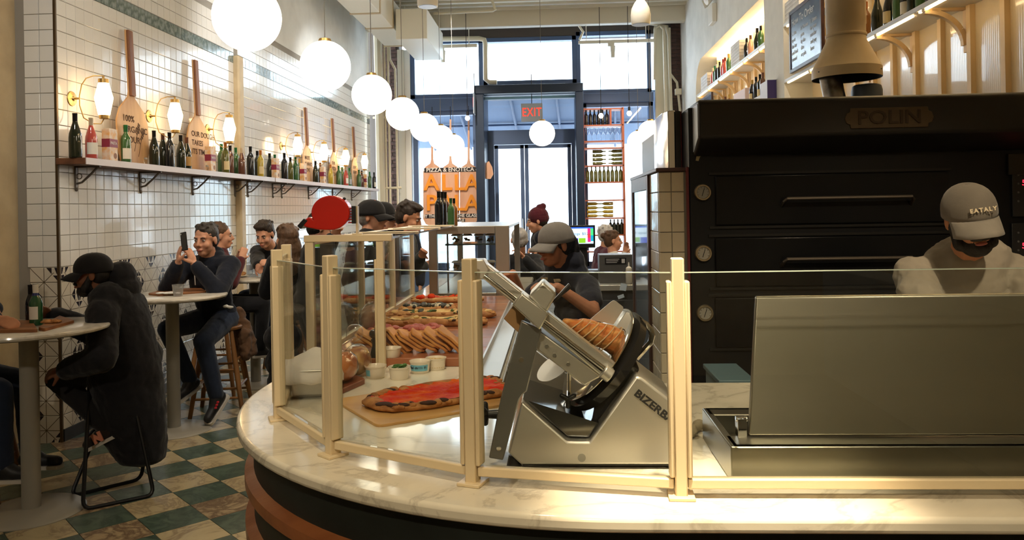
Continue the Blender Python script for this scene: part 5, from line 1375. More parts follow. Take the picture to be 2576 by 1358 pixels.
MB().lathe([(.085, 0), (.086, .19), (.080, .215), (.070, .222), (0, .222)], 36, (fx+.115, fy, ztop-.03)).build('blue_cap', mat('blue_grey_motor', rgb(92, 100, 112), .45, .4), vt)
rb_ = MB()
for i in range(30):
    a = 2*math.pi*i/30; rb_.box((fx+.115+.086*math.cos(a), fy+.086*math.sin(a), ztop+.035), (.006, .006, .05), Matrix.Rotation(a, 3, 'Z'))
rb_.build('cooling_fins', BLACK, vt, 0)

# ---- light blue crate beside the oven ----------------------------------
q0, q1 = P(1814, 985, y=3.45), P(1895, 956, y=3.45)
bn_ = thing('blue_crate', 'pale blue plastic bin with a dark handle slot standing at the oven foot', 'bin', ((q0.x+q1.x)/2, 3.55, 0))
MB().bb((q0.x, 3.45, 0), (q1.x, 3.80, q1.z)).build('bin_body', mat('pale_blue_plastic', rgb(88, 112, 120), .5), bn_, bevel=.008)
MB().bb((q0.x-.01, 3.44, q1.z-.02), (q1.x+.01, 3.81, q1.z+.002)).build('rim', MATS['pale_blue_plastic'], bn_, bevel=.004)
MB().bb((q0.x+.05, 3.447, q1.z-.075), (q1.x-.02, 3.4495, q1.z-.045)).build('handle_slot', BLACK, bn_, 0)

# ---- tiled partition behind the oven -----------------------------------
YP, XP = 4.0, .525
pt_ = tag(thing('wall_partition', None, None, (XP+.15, YP+.9, 0)), None, kind='structure')
zp = P(1690, 432, y=YP).z
M_pt = mat('cream_partition_tile', rgb(206, 194, 168), .2, perobj=.05, coat=.3)
MB().bb((XP+.004, YP+.004, 0), (.664, 5.28, zp)).build('partition_core', M_grout, pt_, 0)
tw_, th_ = .0645, .1005
tm1 = tilebox(tw_-.004, th_-.004).mesh('partition_tile', 0); tm1.materials.append(M_pt)
x_in = P(1653, 500, y=YP).x
for c in range(2):
    for r in range(18):
        if zp-th_*(r+.5) < 0: continue
        o = obj('partition_tile', tm1, None, pt_); o.location = (x_in+.006+tw_*(c+.5), YP+.004, zp-th_*(r+.5)); o.rotation_euler = RX
RL = Matrix(((0, 0, -1), (-1, 0, 0), (0, 1, 0))).to_euler()
for c in range(5):
    for r in range(18):
        if zp-th_*(r+.5) < 0: continue
        o = obj('partition_tile', tm1, None, pt_); o.location = (XP+.004, YP+.02+tw_*(c+.5), zp-th_*(r+.5)); o.rotation_euler = RL
M_dw = wood_mat('dark_red_wood', rgb(74, 44, 38), rgb(54, 32, 28), 'y', 3, .4)
MB().bb((XP-.015, YP-.02, zp), (.667, 5.32, zp+.02)).build('wood_cap', M_dw, pt_, bevel=.004)
MB().bb((XP-.014, YP+.36, 0), (XP+.004, YP+.42, zp)).bb((XP-.014, 5.2, 0), (XP+.004, 5.28, zp)).bb((XP-.014, YP+.42, zp-.08), (XP+.004, 5.2, zp)).build('panel_frame', M_dw, pt_, bevel=.003)
MB().bb((XP-.006, YP+.42, 0), (XP+.0035, 5.2, zp-.08)).build('panel_sheet', mat('blue_grey_glossy_panel', rgb(120, 138, 156), .12, coat=.5), pt_, 0)
# steel cabinet on the partition
a, b = P(1671, 424, y=4.2), P(1712, 280, y=4.2); zq = zp+.021
sc = thing('steel_cabinet', 'mirror bright steel cabinet with a dark side standing on the tiled partition', 'cabinet', ((a.x+b.x)/2, 4.4, zq))
MB().prism([V(a.x, 4.25, zq), V(a.x+.015, 4.15, zq), V(a.x+.052, 4.15, zq), V(a.x+.052, 4.6, zq), V(a.x, 4.6, zq)], (0, 0, b.z-zq)).build('cabinet_body', mat('mirror_steel', (.62, .62, .62, 1), .12, 1.), sc, bevel=.004)
MB().bb((a.x+.053, 4.14, zq), (a.x+.078, 4.6, b.z-.005)).build('dark_side', mat('dark_side_panel', (.02, .02, .022, 1), .4), sc, 0)
MB().bb((a.x+.079, 4.14, zq), (a.x+.084, 4.2, b.z-.01)).build('red_edge', MATS['dark_red_strip'], sc, 0)
# small black chalk sign and bracket by the hood
a, b = P(1757, 245, x=2.46), P(1788, 218, x=2.46)
def chalkboard(label, ya, yb, z0, z1, x, words):
    t = thing('chalkboard', label, 'chalkboard', (x, (ya+yb)/2, z0))
    lo, hi = min(ya, yb), max(ya, yb); fw_ = .035
    MB().bb((x-.012, lo+fw_, z0+fw_), (x, hi-fw_, z1-fw_)).build('slate', mat('blue_black_slate', rgb(58, 76, 104), .22, var=rgb(80, 98, 124), vscale=4), t, 0)
    for nm, p_, q_ in (('frame_side', (x-.02, lo, z0), (x+.012, lo+fw_, z1)), ('frame_side', (x-.02, hi-fw_, z0), (x+.012, hi, z1)), ('frame_rail', (x-.02, lo+fw_, z0), (x+.012, hi-fw_, z0+fw_)), ('frame_rail', (x-.02, lo+fw_, z1-fw_), (x+.012, hi-fw_, z1))):
        MB().bb(p_, q_).build(nm, M_dw, t, bevel=.003)
    M_chalk = mat('chalk', rgb(206, 212, 220), .9)
    for s_, yy, zz, txt in words:
        text('lettering', txt, M_chalk, t, V(x-.0135, yy, zz), V(0, -1, 0), UP, s_, extrude=.0004, align='LEFT', bold=.0006)
    return t
ya, yb = P(1990, 100, x=2.47).y, P(2072, 100, x=2.47).y
z0c = 2.935
wds = [(.11, ya-.07, 3.43, 'How To Order')]
for c_, lines in enumerate((('1. Line', 'up at', 'the bar', 'and look', 'around'), ('2. Choose', 'pizza', 'by the', 'slice', 'or pala'), ('3. Listen', 'for your', 'number', 'and pay', 'here'))):
    for i, ln in enumerate(lines): wds.append((.055, ya-.07-c_*.29, 3.32-.065*i, ln))
chalkboard('blue black chalkboard with ordering steps leaning on the right wall shelf', ya, yb, z0c, 3.56, 2.47, wds)
chalkboard('small framed chalk sign on the niche shelf end over the oven corner', P(1757, 230, x=2.45).y, P(1789, 230, x=2.45).y, 2.915, 3.34, 2.47, [(.10, P(1762, 230, x=2.45).y-.05, 3.12, 'Choose one')])

# ---- things on the right wall shelves ----------------------------------
G2 = 'wine bottles on the niche shelves'
lst = [(1793, 'burgundy', 'rose', 'cream', 3.5), (1798, 'bordeaux', 'green', 'green', 3.5), (1803, 'bordeaux', 'black', 'white', 3.5), (1810, 'bordeaux', 'black', 'black', 3.5), (1819, 'burgundy', 'rose', 'red', 3.5), (1824, 'burgundy', 'rose', 'red', 3.5), (1833, 'bordeaux', 'green', 'gold', 3.5),
       (1873, 'bordeaux', 'gold', 'orange', 3.5), (1879, 'bordeaux', 'black', 'black', 3.5), (1889, 'burgundy', 'blush', 'brown', 3.5), (1906, 'champagne', 'dark', 'black', 3.5), (1915, 'bordeaux', 'green', 'black', 3.5),
       (1823, 'bordeaux', 'dark', 'brown', 2.91), (1832, 'bordeaux', 'amber', 'gold', 2.91), (1891, 'burgundy', 'black', 'gold', 2.91), (1901, 'bordeaux', 'black', 'black', 2.91), (1911, 'bordeaux', 'dark', 'black', 2.91), (1918, 'bordeaux', 'brown', 'brown', 2.91)]
for k, (px, kd, gl, cp, z) in enumerate(lst):
    y = P(px, 150, x=2.60).y
    bottle('%s bottle on the %s shelf of the arched niche, %s from the window' % (GLZ[gl][1], 'upper' if z > 3 else 'lower', ordinal(k if z > 3 else k-12)), (2.60, y, z), kd, gl, cp, 'cream' if k in (14, 16) else None, 1.0, G2, R(180))
lst = [(2178, 'bordeaux', 'amber', 'orange', None), (2207, 'champagne', 'dark', 'black', None), (2238, 'champagne', 'black', 'black', 'cream'), (2262, 'champagne', 'green', 'gold', None), (2280, 'bordeaux', 'black', 'black', 'white'), (2297, 'bordeaux', 'dark', 'black', None), (2318, 'bordeaux', 'green', 'green', None), (2345, 'burgundy', 'black', 'black', None)]
for k, (px, kd, gl, cp, lb) in enumerate(lst):
    y = P(px, 40, x=2.60).y
    bottle('%s glass bottle on the long right shelf, %s to the right of the flue' % (GLZ[gl][1], ordinal(k)), (2.60, y, 2.93), kd, gl, cp, lb, 1.05, 'bottles on the long right shelf', R(180))
M_cart = mat('white_pizza_carton', rgb(228, 226, 222), .6, var=rgb(216, 212, 206), vscale=6)
def boxes(label, px0, px1, z, n, h=.045, x=2.52, depth=.26):
    y0, y1 = P(px0, 150, x=2.52).y, P(px1, 150, x=2.52).y
    for k in range(n):
        t = thing('pizza_carton', label % ordinal(k), 'box', (x+depth/2, (y0+y1)/2, z+k*h), 'stacked pizza cartons')
        MB().bb((x, min(y0, y1), z+k*h), (x+depth, max(y0, y1), z+(k+1)*h-.003)).build('carton_body', M_cart, t, bevel=.003)
        MB().bb((x-.001, min(y0, y1)+.02, z+k*h+h*.62), (x+.0005, max(y0, y1)-.02, z+k*h+h*.66)).build('lid_seam', mat('grey_seam', rgb(150, 146, 144), .8), t, 0)
boxes('white carton, %s from below, in the stack between the upper niche bottles', 1838, 1860, 3.5, 7)
boxes('white carton, %s from below, in the stack at the niche far end', 1762, 1778, 3.5, 5, .05)
boxes('white carton, %s from below, in the stack above the chalkboard', 1976, 2012, 3.53, 5)
y0, y1 = P(1843, 230, x=2.52).y, P(1872, 230, x=2.52).y
tag(MB().bb((2.53, y1, 2.91), (2.76, y0, 3.13)).build('pink_carton', mat('pinkish_carton', rgb(226, 206, 204), .6), bevel=.006), 'large pinkish white carton on the lower niche shelf', 'box')
q = P(1940, 225, x=XR)
pb_ = thing('purple_box', 'small white and purple carton on the pier ledge between the niches', 'box', (XR-.05, q.y, q.z-.13))
MB().bb((XR-.10, q.y-.22, P(1940, 246, x=XR).z-.05), (XR-.001, q.y+.1, P(1940, 208, x=XR).z)).build('carton', mat('white_purple_carton', rgb(226, 224, 232), .5), pb_, bevel=.004)
MB().bb((XR-.102, q.y-.222, P(1940, 246, x=XR).z-.05), (XR-.002, q.y-.215, P(1940, 208, x=XR).z)).build('purple_side', mat('deep_purple', rgb(52, 40, 92), .5), pb_, 0)

# ================================================================ FAR END: RACK, SIGNS, TILL
YW = 15.05
def W(px, py): return P(px, py, y=YW)
wr_ = thing('wine_rack', 'tall copper coloured wine rack standing in the right shop window', 'rack', (W(1520, 500).x, YW, 0))
M_cop = mat('copper_wood', rgb(178, 96, 62), .5)
rx0, rx1 = W(1467, 400).x, W(1567, 400).x
shz = [W(1520, y).z for y in (276, 317, 357, 374, 418, 459, 504, 549, 591, 632, 680)]
for x in (rx0, rx1): MB().bb((x-.02, YW-.16, 0), (x+.02, YW+.16, shz[0]+.02)).build('upright', M_cop, wr_, 0)
for z in shz: MB().bb((rx0, YW-.16, z-.012), (rx1, YW+.16, z+.012)).build('shelf', M_cop, wr_, 0)
xm = W(1535, 300).x; MB().bb((xm-.015, YW-.15, shz[1]), (xm+.015, YW+.15, shz[0])).build('divider', M_cop, wr_, 0)
G3 = 'bottles standing in the window rack'
def rackrow(px0, px1, n, zi, kind, gl, cap, lb):
    for k in range(n):
        x = W(px0+(px1-px0)*(k+.5)/n, 400).x
        bottle(lb % ordinal(k), (x, YW-.05, shz[zi]+.0125), kind, gl, cap, None, .93, G3)
rackrow(1471, 1533, 6, 1, 'bordeaux', 'black', 'black', 'black bottle on the top shelf of the window rack, %s from the left')
rackrow(1472, 1565, 9, 5, 'bordeaux', 'olive', None, 'olive bottle on the middle shelf of the window rack, %s from the left')
rackrow(1528, 1565, 4, 8, 'bordeaux', 'dark', None, 'dark bottle on the low shelf of the window rack, %s from the left')
gmesh = MB().lathe([(.033, 0), (.034, .002), (.006, .006), (.004, .012), (.004, .085), (.012, .095), (.032, .12), (.038, .145), (.036, .175), (.032, .195), (.030, .195)], 20).mesh('wine_glass', 50); gmesh.materials.append(glass_mat('wine_glass_clear', (.80, .85, .90, 1), 2.5))
for k in range(8):
    x = W(1473+(k+.5)*11.4, 400).x
    o = obj('wine_glass', gmesh, None); o.location = (x, YW-.06, shz[2]+.0125); o.scale = (1.08, 1.08, 1.25)
    tag(o, 'clear wine glass in the glass row of the window rack, %s from the left' % ordinal(k), 'wine glass', 'wine glasses in the window rack')
def lying(px0, px1, zi, rows, gl, lb):
    x0, x1 = W(px0, 400).x, W(px1, 400).x
    for r in range(rows):
        for s_ in (0, 1):
            key = ('bordeaux', gl)
            if key not in BM:
                me = MB().lathe(PROF['bordeaux'], 24).mesh('wine_bottle', 50); me.materials.append(mat('bottle_glass_'+gl, GLZ[gl][0], .06, coat=.5, spec=.6)); BM[key] = me
            o = obj('wine_bottle', BM[key], None)
            o.rotation_euler = (0, R(90) if s_ == 0 else R(-90), 0); o.scale = (.82, .82, .82)
            o.location = (x0+.01 if s_ == 0 else x1-.01, YW-.05, shz[zi]+.050+r*.075)
            tag(o, lb % (ordinal(r), ('left', 'right')[s_]), 'bottle', 'bottles lying in the window rack')
lying(1489, 1565, 4, 4, 'olive', 'lying olive bottle, upper lattice of the window rack, %s layer from below, %s side')
lying(1473, 1541, 7, 4, 'gold', 'lying golden bottle, lower lattice of the window rack, %s layer from below, %s side')
# hanging sign of three big peels
sg_ = thing('peel_sign', 'shop sign of three hanging wooden peels with orange letters in the left window', 'sign', W(1131, 570))
M_orw = wood_mat('orange_sign_wood', rgb(222, 176, 148), rgb(208, 156, 126), 'z', 2, .5)
for c in (1087, 1133, 1179):
    hw_ = 22.5
    pts = [(c-hw_, 552), (c-hw_*.7, 564), (c, 570), (c+hw_*.7, 564), (c+hw_, 552), (c+hw_, 432), (c+hw_*.8, 420), (c+5, 411), (c+2.6, 400), (c+2.2, 300), (c-2.2, 300), (c-2.6, 400), (c-5, 411), (c-hw_*.8, 420), (c-hw_, 432)]
    MB().prism([W(a, b) for a, b in pts], (0, .03, 0)).build('peel_board', M_orw, sg_, bevel=.004)
    MB().tube([W(c, 300)+V(0, .015, 0), V(W(c, 300).x, YW+.015, Z(270))], .006, 6).build('hanging_wire', IRON, sg_)
M_sgb = mat('sign_black', rgb(40, 34, 36), .6); M_org = mat('sign_orange', rgb(240, 150, 40), .5)
for (a, b, c, d), txt, sz in (((1067, 434, 1198, 420), '- PIZZA & ENOTECA -', .108), ((1070, 549, 1198, 537), 'BY THE SLICE. BY THE GLASS.', .083), ((1098, 559, 1170, 550), 'BY THE BOTTLE', .072)):
    p0, p1 = W(a, b), W(c, d); cy = (p0.z+p1.z)/2
    MB().bb((p0.x, YW-.006, min(p0.z, p1.z)), (p1.x, YW, max(p0.z, p1.z))).build('name_band', M_sgb, sg_, 0)
    text('lettering', txt, M_wlet, sg_, V((p0.x+p1.x)/2, YW-.008, cy), V(1, 0, 0), UP, sz, extrude=.001, bold=.002)
for txt, py in (('ALLA', 461), ('PALA', 512)):
    for i, c in enumerate((1086, 1124, 1155, 1187)):
        q = W(c, py); text('letter', txt[i], M_org, sg_, V(q.x, YW-.02, q.z), V(1, 0, 0), UP, .42, extrude=.018, bold=.008)
tag(MB().prism([P(a, b, y=14.9) for a, b in ((1222, 410), (1230, 405), (1238, 420), (1241, 438), (1234, 450), (1222, 450))], (0, .02, 0)).build('hanging_paddle', M_orw), 'pale wooden paddle tip hanging at the entrance portal', 'paddle')
# EXIT signs
def exit_sign(label, c, right, wd, hg, out):
    r_ = Vector(right).normalized(); n_ = Vector(out).normalized()
    t = thing('exit_sign', label, 'exit sign', c)
    M = Matrix((r_, n_*-1, UP)).transposed()
    MB().box(c, (wd, .02, hg), M).build('plate', mat('grey_exit_plate', rgb(156, 168, 186), .3), t, bevel=.003)
    text('lettering', 'EXIT', mat('exit_red', (.9, .06, .04, 1), .5, emit=(1, .05, .03, 1), estr=.9), t, Vector(c)+n_*.0115, r_, UP, hg*.66, extrude=.001, bold=.002, wscale=.74, space=1.1)
    MB().tube([Vector(c)+V(0, 0, hg/2), V(c[0], c[1], 4.1)], .008, 6).build('hanger', IRON, t)
exit_sign('red EXIT sign on a grey plate inside the entrance portal', P(1338, 283, y=14.85), (1, 0, 0), .40, .34, (0, -1, 0))
c = P(1194, 262, y=14.6); exit_sign('white and red exit sign seen edge on beside the portal', c, (0, 1, 0), .40, .38, (-1, 0, 0))
# string bulbs in the windows
for px, py, lb in ((1583, 285, 'bare white bulb hanging in the right window beside the rack'), (1512, 291, 'bare white bulb hanging in front of the black bottles of the rack'), (1176, 297, 'bare white bulb hanging above the peel sign')):
    q = P(px, py, y=14.8); t = thing('bare_bulb', lb, 'bulb', q)
    MB().ell(q, (.045, .045, .05), n=18, m=12).build('bulb', mat('bulb_glow', (1, .95, .85, 1), .3, emit=(1, .92, .8, 1), estr=4.), t)
    MB().cyl(q+V(0, 0, .045), q+V(0, 0, .12), .022, n=12).build('socket', BLACK, t)
    MB().tube([q+V(0, 0, .12), V(q.x, q.y, ZC)], .006, 6).build('cord', BLACK, t)

# ---- till and service counter behind the worker ------------------------
bc_ = thing('service_counter', 'dark service counter with steel worktop behind the worker', 'counter', (.5, 7.3, 0))
MB().bb((.22, 6.85, 0), (.79, 7.9, .88)).build('cabinet', mat('dark_cabinet', rgb(52, 54, 58), .5), bc_, bevel=.004)
MB().bb((.20, 6.83, .88), (.79, 7.92, .93)).build('worktop', STEEL, bc_, bevel=.004)
for k in range(3): MB().bb((.24, 6.84, .10+k*.25), (.76, 6.85, .30+k*.25)).build('drawer', mat('grey_drawer', rgb(76, 80, 86), .4, .3), bc_, bevel=.003)
YM = 7.55
def T2_(px, py): return P(px, py, y=YM)
a, b = T2_(1430, 624), T2_(1497, 566)
mo = thing('till_monitor', 'till touch screen with coloured keys showing change', 'monitor', ((a.x+b.x)/2, YM, .93))
MB().bb((a.x, YM, a.z), (b.x, YM+.03, b.z)).build('casing', BLACK, mo, bevel=.004)
sx0, sx1, sz0, sz1 = a.x+.018, b.x-.018, a.z+.040, b.z-.018
def scr(nm, u0, u1, v0, v1, col, e=1.0, lift=0.):
    m_ = mat('screen_'+nm, col, .3, emit=col, estr=e)
    MB().bb((sx0+(sx1-sx0)*u0, YM-.003-lift, sz0+(sz1-sz0)*v0), (sx0+(sx1-sx0)*u1, YM-.001-lift, sz0+(sz1-sz0)*v1)).build('screen_field', m_, mo, 0)
scr('pale', 0, 1, 0, 1, rgb(196, 222, 240)); L_ = .001
scr('bar', 0, 1, .92, 1, rgb(40, 90, 200), 1, L_)
scr('blue', .0, .34, 0, .34, rgb(40, 50, 190), 1, L_); scr('green', .37, .66, .05, .34, rgb(120, 180, 40), 1, L_)
scr('pink', .75, .88, .1, .92, rgb(220, 40, 120), 1, L_); scr('lime', .88, 1, .5, .92, rgb(60, 200, 120), 1, L_); scr('teal', .88, 1, .15, .5, rgb(20, 150, 180), 1, L_); scr('red', .75, .88, .35, .6, rgb(220, 50, 60), 1, .0015)
text('lettering', 'Change  $0.22', mat('screen_text', rgb(70, 130, 180), .5), mo, V((sx0+sx1)/2-.02, YM-.0045, sz0+(sz1-sz0)*.60), V(1, 0, 0), UP, .034, extrude=.0002)
MB().bb(((a.x+b.x)/2-.05, YM+.03, .94), ((a.x+b.x)/2+.05, YM+.08, a.z+.1)).bb(((a.x+b.x)/2-.12, YM-.03, .931), ((a.x+b.x)/2+.12, YM+.14, .955)).build('stand', BLACK, mo, bevel=.004)
q0, q1 = P(1508, 690, y=7.0), P(1592, 640, y=7.0)
hb = thing('holder_box', 'grey metal counter box with a black notice beside the squeeze bottle', 'box', ((q0.x+q1.x)/2, 7.1, .93))
MB().bb((q0.x, 7.0, .931), (q1.x, 7.25, q1.z)).build('box_shell', mat('grey_box_metal', rgb(96, 96, 96), .45, .4), hb, bevel=.004)
n0, n1 = P(1522, 665, y=7.0), P(1575, 648, y=7.0)
MB().bb((n0.x, 6.996, n0.z), (n1.x, 6.9995, n1.z)).build('notice', BLACK, hb, 0)
for k in range(3):
    zz = n1.z-.012-k*.014; MB().bb((n0.x+.01, 6.994, zz-.0025), (n1.x-.06-.01*k, 6.9955, zz+.0025)).build('print_line', mat('pale_print', rgb(190, 190, 190), .7), hb, 0)
MB().bb((n1.x-.04, 6.994, n0.z+.01), (n1.x-.012, 6.9955, n1.z-.01)).build('pictogram', MATS['pale_print'], hb, 0)
q = P(1582, 690, y=6.92); q.z = .931
sb_ = thing('squeeze_bottle', 'pale squeeze bottle with a nozzle at the end of the service counter', 'bottle', q)
MB().lathe([(.026, 0), (.028, .004), (.028, .11), (.024, .125), (.018, .13)], 20, q).build('bottle_body', mat('milky_plastic', rgb(196, 192, 180), .4), sb_)
MB().lathe([(.026, .125), (.024, .138), (.008, .15), (.004, .185), (0, .186)], 18, q).build('nozzle', mat('white_nozzle', rgb(226, 222, 210), .4), sb_)
# till boxes under the screen, papers
q = P(1470, 650, y=7.45)
tag(MB().bb((.26, 7.30, .931), (.42, 7.50, 1.02)).build('receipt_printer', BLACK, bevel=.008), 'black receipt printer under the till screen', 'printer')
for k, (px, py, lb) in enumerate(((1568, 722, 'white paper sheet clipped upright on the service counter front'), (1562, 746, 'lower white paper sheet on the service counter front'))):
    c = P(px, py, y=6.80)
    o = MB().box(c, (.055-.02*k*0, .002, .06-.03*k), Euler((0, R(12-30*k), 0)).to_matrix()).build('paper_sheet', mat('pale_blue_paper', rgb(206, 222, 240), .6)); tag(o, lb, 'paper')
# dark seating counter at the back right where the far guests sit
fct = thing('window_counter', 'dark counter by the right window where two guests sit', 'counter', (.9, 9.6, 0))
MB().bb((.95, 9.1, .72), (1.9, 10.5, .76)).build('counter_top', mat('dark_worktop', rgb(60, 56, 54), .4), fct, bevel=.004)
for x in (1.0, 1.85):
    for y in (9.15, 10.45): MB().bb((x-.03, y-.03, 0), (x+.03, y+.03, .72)).build('leg', mat('dark_leg', rgb(40, 38, 38), .5), fct, 0)
bt = P(1588, 640, y=9.3); bt.z = .76
bottle('small brown sauce bottle beside the woman with the bun', bt, 'small', 'brown', 'red', None, .8)
# bottles on top of the steel display
for k, (px, gl, s_, y_) in enumerate(((1105, 'black', .83, 5.80), (1114, 'black', .83, 5.91), (1121, 'brown', .83, 6.02), (1135, 'green', .66, 5.74), (1143, 'amber', .66, 5.86))):
    c = P(px, 571, y=y_); bottle('%s bottle on top of the steel display, %s from the left' % (GLZ[gl][1], ordinal(k)), (c.x, y_, 1.479), 'bordeaux', gl, 'black' if k != 3 else 'green', 'grey' if k == 2 else None, s_, 'bottles on the steel display')
# ================================================================ PEOPLE
def ik(a, b, l1, l2, pole):
    a, b = Vector(a), Vector(b); d = b-a; L = max(d.length, 1e-4)
    if L > (l1+l2)*.999: b = a+d.normalized()*(l1+l2)*.999; d = b-a; L = d.length
    n = d.normalized(); x = (l1*l1-l2*l2+L*L)/(2*L); h = math.sqrt(max(l1*l1-x*x, 0))
    p = Vector(pole); p = p-n*p.dot(n)
    p = p.normalized() if p.length > 1e-4 else Vector((0, 0, -1))
    return a+n*x+p*h, b
def skin(name, c, c2=None): return mat('skin_'+name, c, .5, var=c2 or tuple(x*.82 for x in c[:3])+(1,), vscale=18, spec=.35, sub=.08)
def cloth(name, c, c2=None, b=.35): return mat('cloth_'+name, c, .9, var=c2 or tuple(x*.8 for x in c[:3])+(1,), vscale=7, bump=b, bscale=22, sheen=.15, spec=.2)
def hairm(name, c): return mat('hair_'+name, c, .55, bump=.8, bscale=70, stretch=(1, 1, .25), var=tuple(x*.6 for x in c[:3])+(1,), vscale=30)
SK_L = skin('light', rgb(214, 158, 128)); SK_T = skin('tan', rgb(196, 138, 104)); SK_B = skin('brown', rgb(138, 90, 64)); SK_M = skin('medium', rgb(168, 114, 84))
H_BLK = hairm('black', (.012, .010, .009, 1)); H_DBR = hairm('dark_brown', (.035, .022, .015, 1)); H_BR = hairm('brown', (.12, .062, .032, 1)); H_GR = hairm('grey', (.40, .38, .36, 1)); H_WH = hairm('white', (.72, .70, .68, 1))
M_eyew = mat('eye_white', rgb(176, 166, 156), .3); M_iris = mat('eye_iris', (.03, .02, .015, 1), .15); M_lip = mat('lip', rgb(160, 88, 78), .45)
M_blackcloth = cloth('black', (.012, .012, .014, 1)); M_navyc = cloth('navy', (.012, .016, .028, 1)); M_jean = cloth('jeans', (.022, .032, .060, 1))
def hand(mb, w, dr, nrm, s=1., curl=.5, side=1, thumb=.6):
    """palm and five fingers: w wrist, dr hand direction, nrm palm normal (fingers curl towards it)"""
    dr = Vector(dr).normalized(); nrm = Vector(nrm); nrm = (nrm-dr*nrm.dot(dr)).normalized(); sd = dr.cross(nrm)*side
    pc = w+dr*.048*s
    mb.ell(pc, (.038*s, .048*s, .016*s), (sd, dr, nrm), n=12, m=8)
    for i, (o, l) in enumerate(((-.028, .062), (-.010, .074), (.009, .070), (.027, .056))):
        p = w+dr*.088*s+sd*o*s
        a = curl*.55; d1 = dr*math.cos(a)+nrm*math.sin(a); a2 = a+curl*1.0; d2 = dr*math.cos(a2)+nrm*math.sin(a2); a3 = a2+curl*.8; d3 = dr*math.cos(a3)+nrm*math.sin(a3)
        q1 = p+d1*l*.46*s; q2 = q1+d2*l*.33*s; q3 = q2+d3*l*.24*s
        mb.cone(p-dr*.01*s, .0098*s, q1, .0092*s, 8); mb.cone(q1, .0090*s, q2, .0084*s, 8); mb.cone(q2, .0082*s, q3, .0072*s, 8)
    t0 = w+dr*.025*s-sd*.030*s; t1 = t0+(dr*.7-sd*.7+nrm*thumb*.7).normalized()*.038*s; t2 = t1+(dr*.9-sd*.25+nrm*thumb).normalized()*.034*s
    mb.cone(t0, .014*s, t1, .011*s, 8); mb.cone(t1, .0105*s, t2, .0085*s, 8)
def person(label, pelvis, face, s=1., lean=8, side=0, hyaw=0, hpitch=0, hroll=0, head_at=None, skin_m=SK_L, top=None, bottom=M_jean, sleeve='long', puff=.016,
           hands=(None, None), hdirs=(None, None), hnorms=(None, None), curls=(.5, .5), feet=(None, None), toes=None, hair=None, cap=None, beard=None, vox=.008, cvox=.011, shoe=None, stand=False, wr=.012, belly=1., pole_l=None, pole_r=None, eyes=True, hood=False, hs=1., nb_at=None):
    pv = Vector(pelvis); a = R(face); f = V(math.sin(a), math.cos(a), 0); r = V(f.y, -f.x, 0)
    t = thing('person', label, 'person', (pv.x, pv.y, 0))
    up = (UP*math.cos(R(lean))+f*math.sin(R(lean))+r*math.sin(R(side))).normalized()
    nb = pv+up*.50*s
    if nb_at is not None:
        hc = Vector(head_at); nb = Vector(nb_at); up = (nb-pv).normalized()
    elif head_at is not None:
        hc = Vector(head_at); nb = nb*.35+(hc-up*.16*s)*.65
        up = (nb-pv).normalized()
    tf = r.cross(up)*-1; tf = (f-up*f.dot(up)).normalized()
    # head frame
    ha = a+R(hyaw); hf = V(math.sin(ha), math.cos(ha), 0); hr = V(hf.y, -hf.x, 0)
    hf = (hf*math.cos(R(hpitch))-UP*math.sin(R(hpitch))).normalized(); hu = hr.cross(hf)
    Mr = Matrix.Rotation(R(hroll), 3, hf); hr = Mr @ hr; hu = Mr @ hu
    if head_at is None: hc = nb+(up*.6+UP*.4).normalized()*.17*s+f*.02*s
    k = s*hs
    def H(x, y, z): return hc+hr*(x*k)+hf*(y*k)+hu*(z*k)
    ax = (hr, hf, hu)
    def E(mb, x, y, z, a_, b_, c_): mb.ell(H(x, y, z), (a_*k, b_*k, c_*k), ax)
    sh = {}
    shc = nb-up*.055*s
    for sg, nm in ((1, 'r'), (-1, 'l')): sh[nm] = shc+r*sg*.178*s
    el, wrs = {}, {}
    for i, (nm, sg) in enumerate((('l', -1), ('r', 1))):
        tg = hands[i]
        if tg is None: tg = sh[nm]+r*sg*.06*s-UP*.50*s+f*.06*s
        pole = (pole_l, pole_r)[i]
        if pole is None: pole = r*sg*.5-UP*.8-f*.3
        el[nm], wrs[nm] = ik(sh[nm], tg, .285*s, .255*s, pole)
    hip, kn, an = {}, {}, {}
    for i, (nm, sg) in enumerate((('l', -1), ('r', 1))):
        hip[nm] = pv+r*sg*.085*s-up*.02*s
        tg = feet[i]
        if tg is None: tg = V(hip[nm].x, hip[nm].y, .07)+r*sg*.02 if stand else hip[nm]+f*.40*s-UP*.42*s
        kn[nm], an[nm] = ik(hip[nm], tg, .43*s, .42*s, f+UP*(.15 if not stand else 0)+r*sg*.12)
    # ---- body: one continuous mesh
    b = MB()
    tax = (r, tf, up)
    def TE(mb, z, y, a_, b_, c_, g=0): mb.ell(pv+up*(z*s)+tf*(y*s), (a_*s+g, b_*s+g, c_*s+g), tax)
    def torso(mb, g):
        TE(mb, .02, 0, .150, .105*belly, .11, g); TE(mb, .14, .005, .135, .098*belly, .13, g); TE(mb, .28, .005, .155, .108, .14, g); TE(mb, .38, 0, .150, .098, .10, g)
        mb.cone(sh['l'], .060*s+g, sh['r'], .060*s+g)
        mb.cone(nb-up*.03*s, .075*s+g, shc-up*.06*s, .10*s+g)
    torso(b, 0)
    for nm in 'lr':
        b.cone(sh[nm], .055*s, el[nm], .043*s); b.cone(el[nm], .043*s, wrs[nm], .029*s)
        b.cone(hip[nm], .082*s, kn[nm], .058*s); b.cone(kn[nm], .056*s, an[nm], .040*s)
    b.cone(nb-up*.02*s, .062*s, H(0, -.018, -.06), .054*k)
    E(b, 0, -.012, .035, .074, .094, .085); E(b, 0, .024, -.028, .060, .066, .085); E(b, 0, .046, -.086, .036, .040, .030)
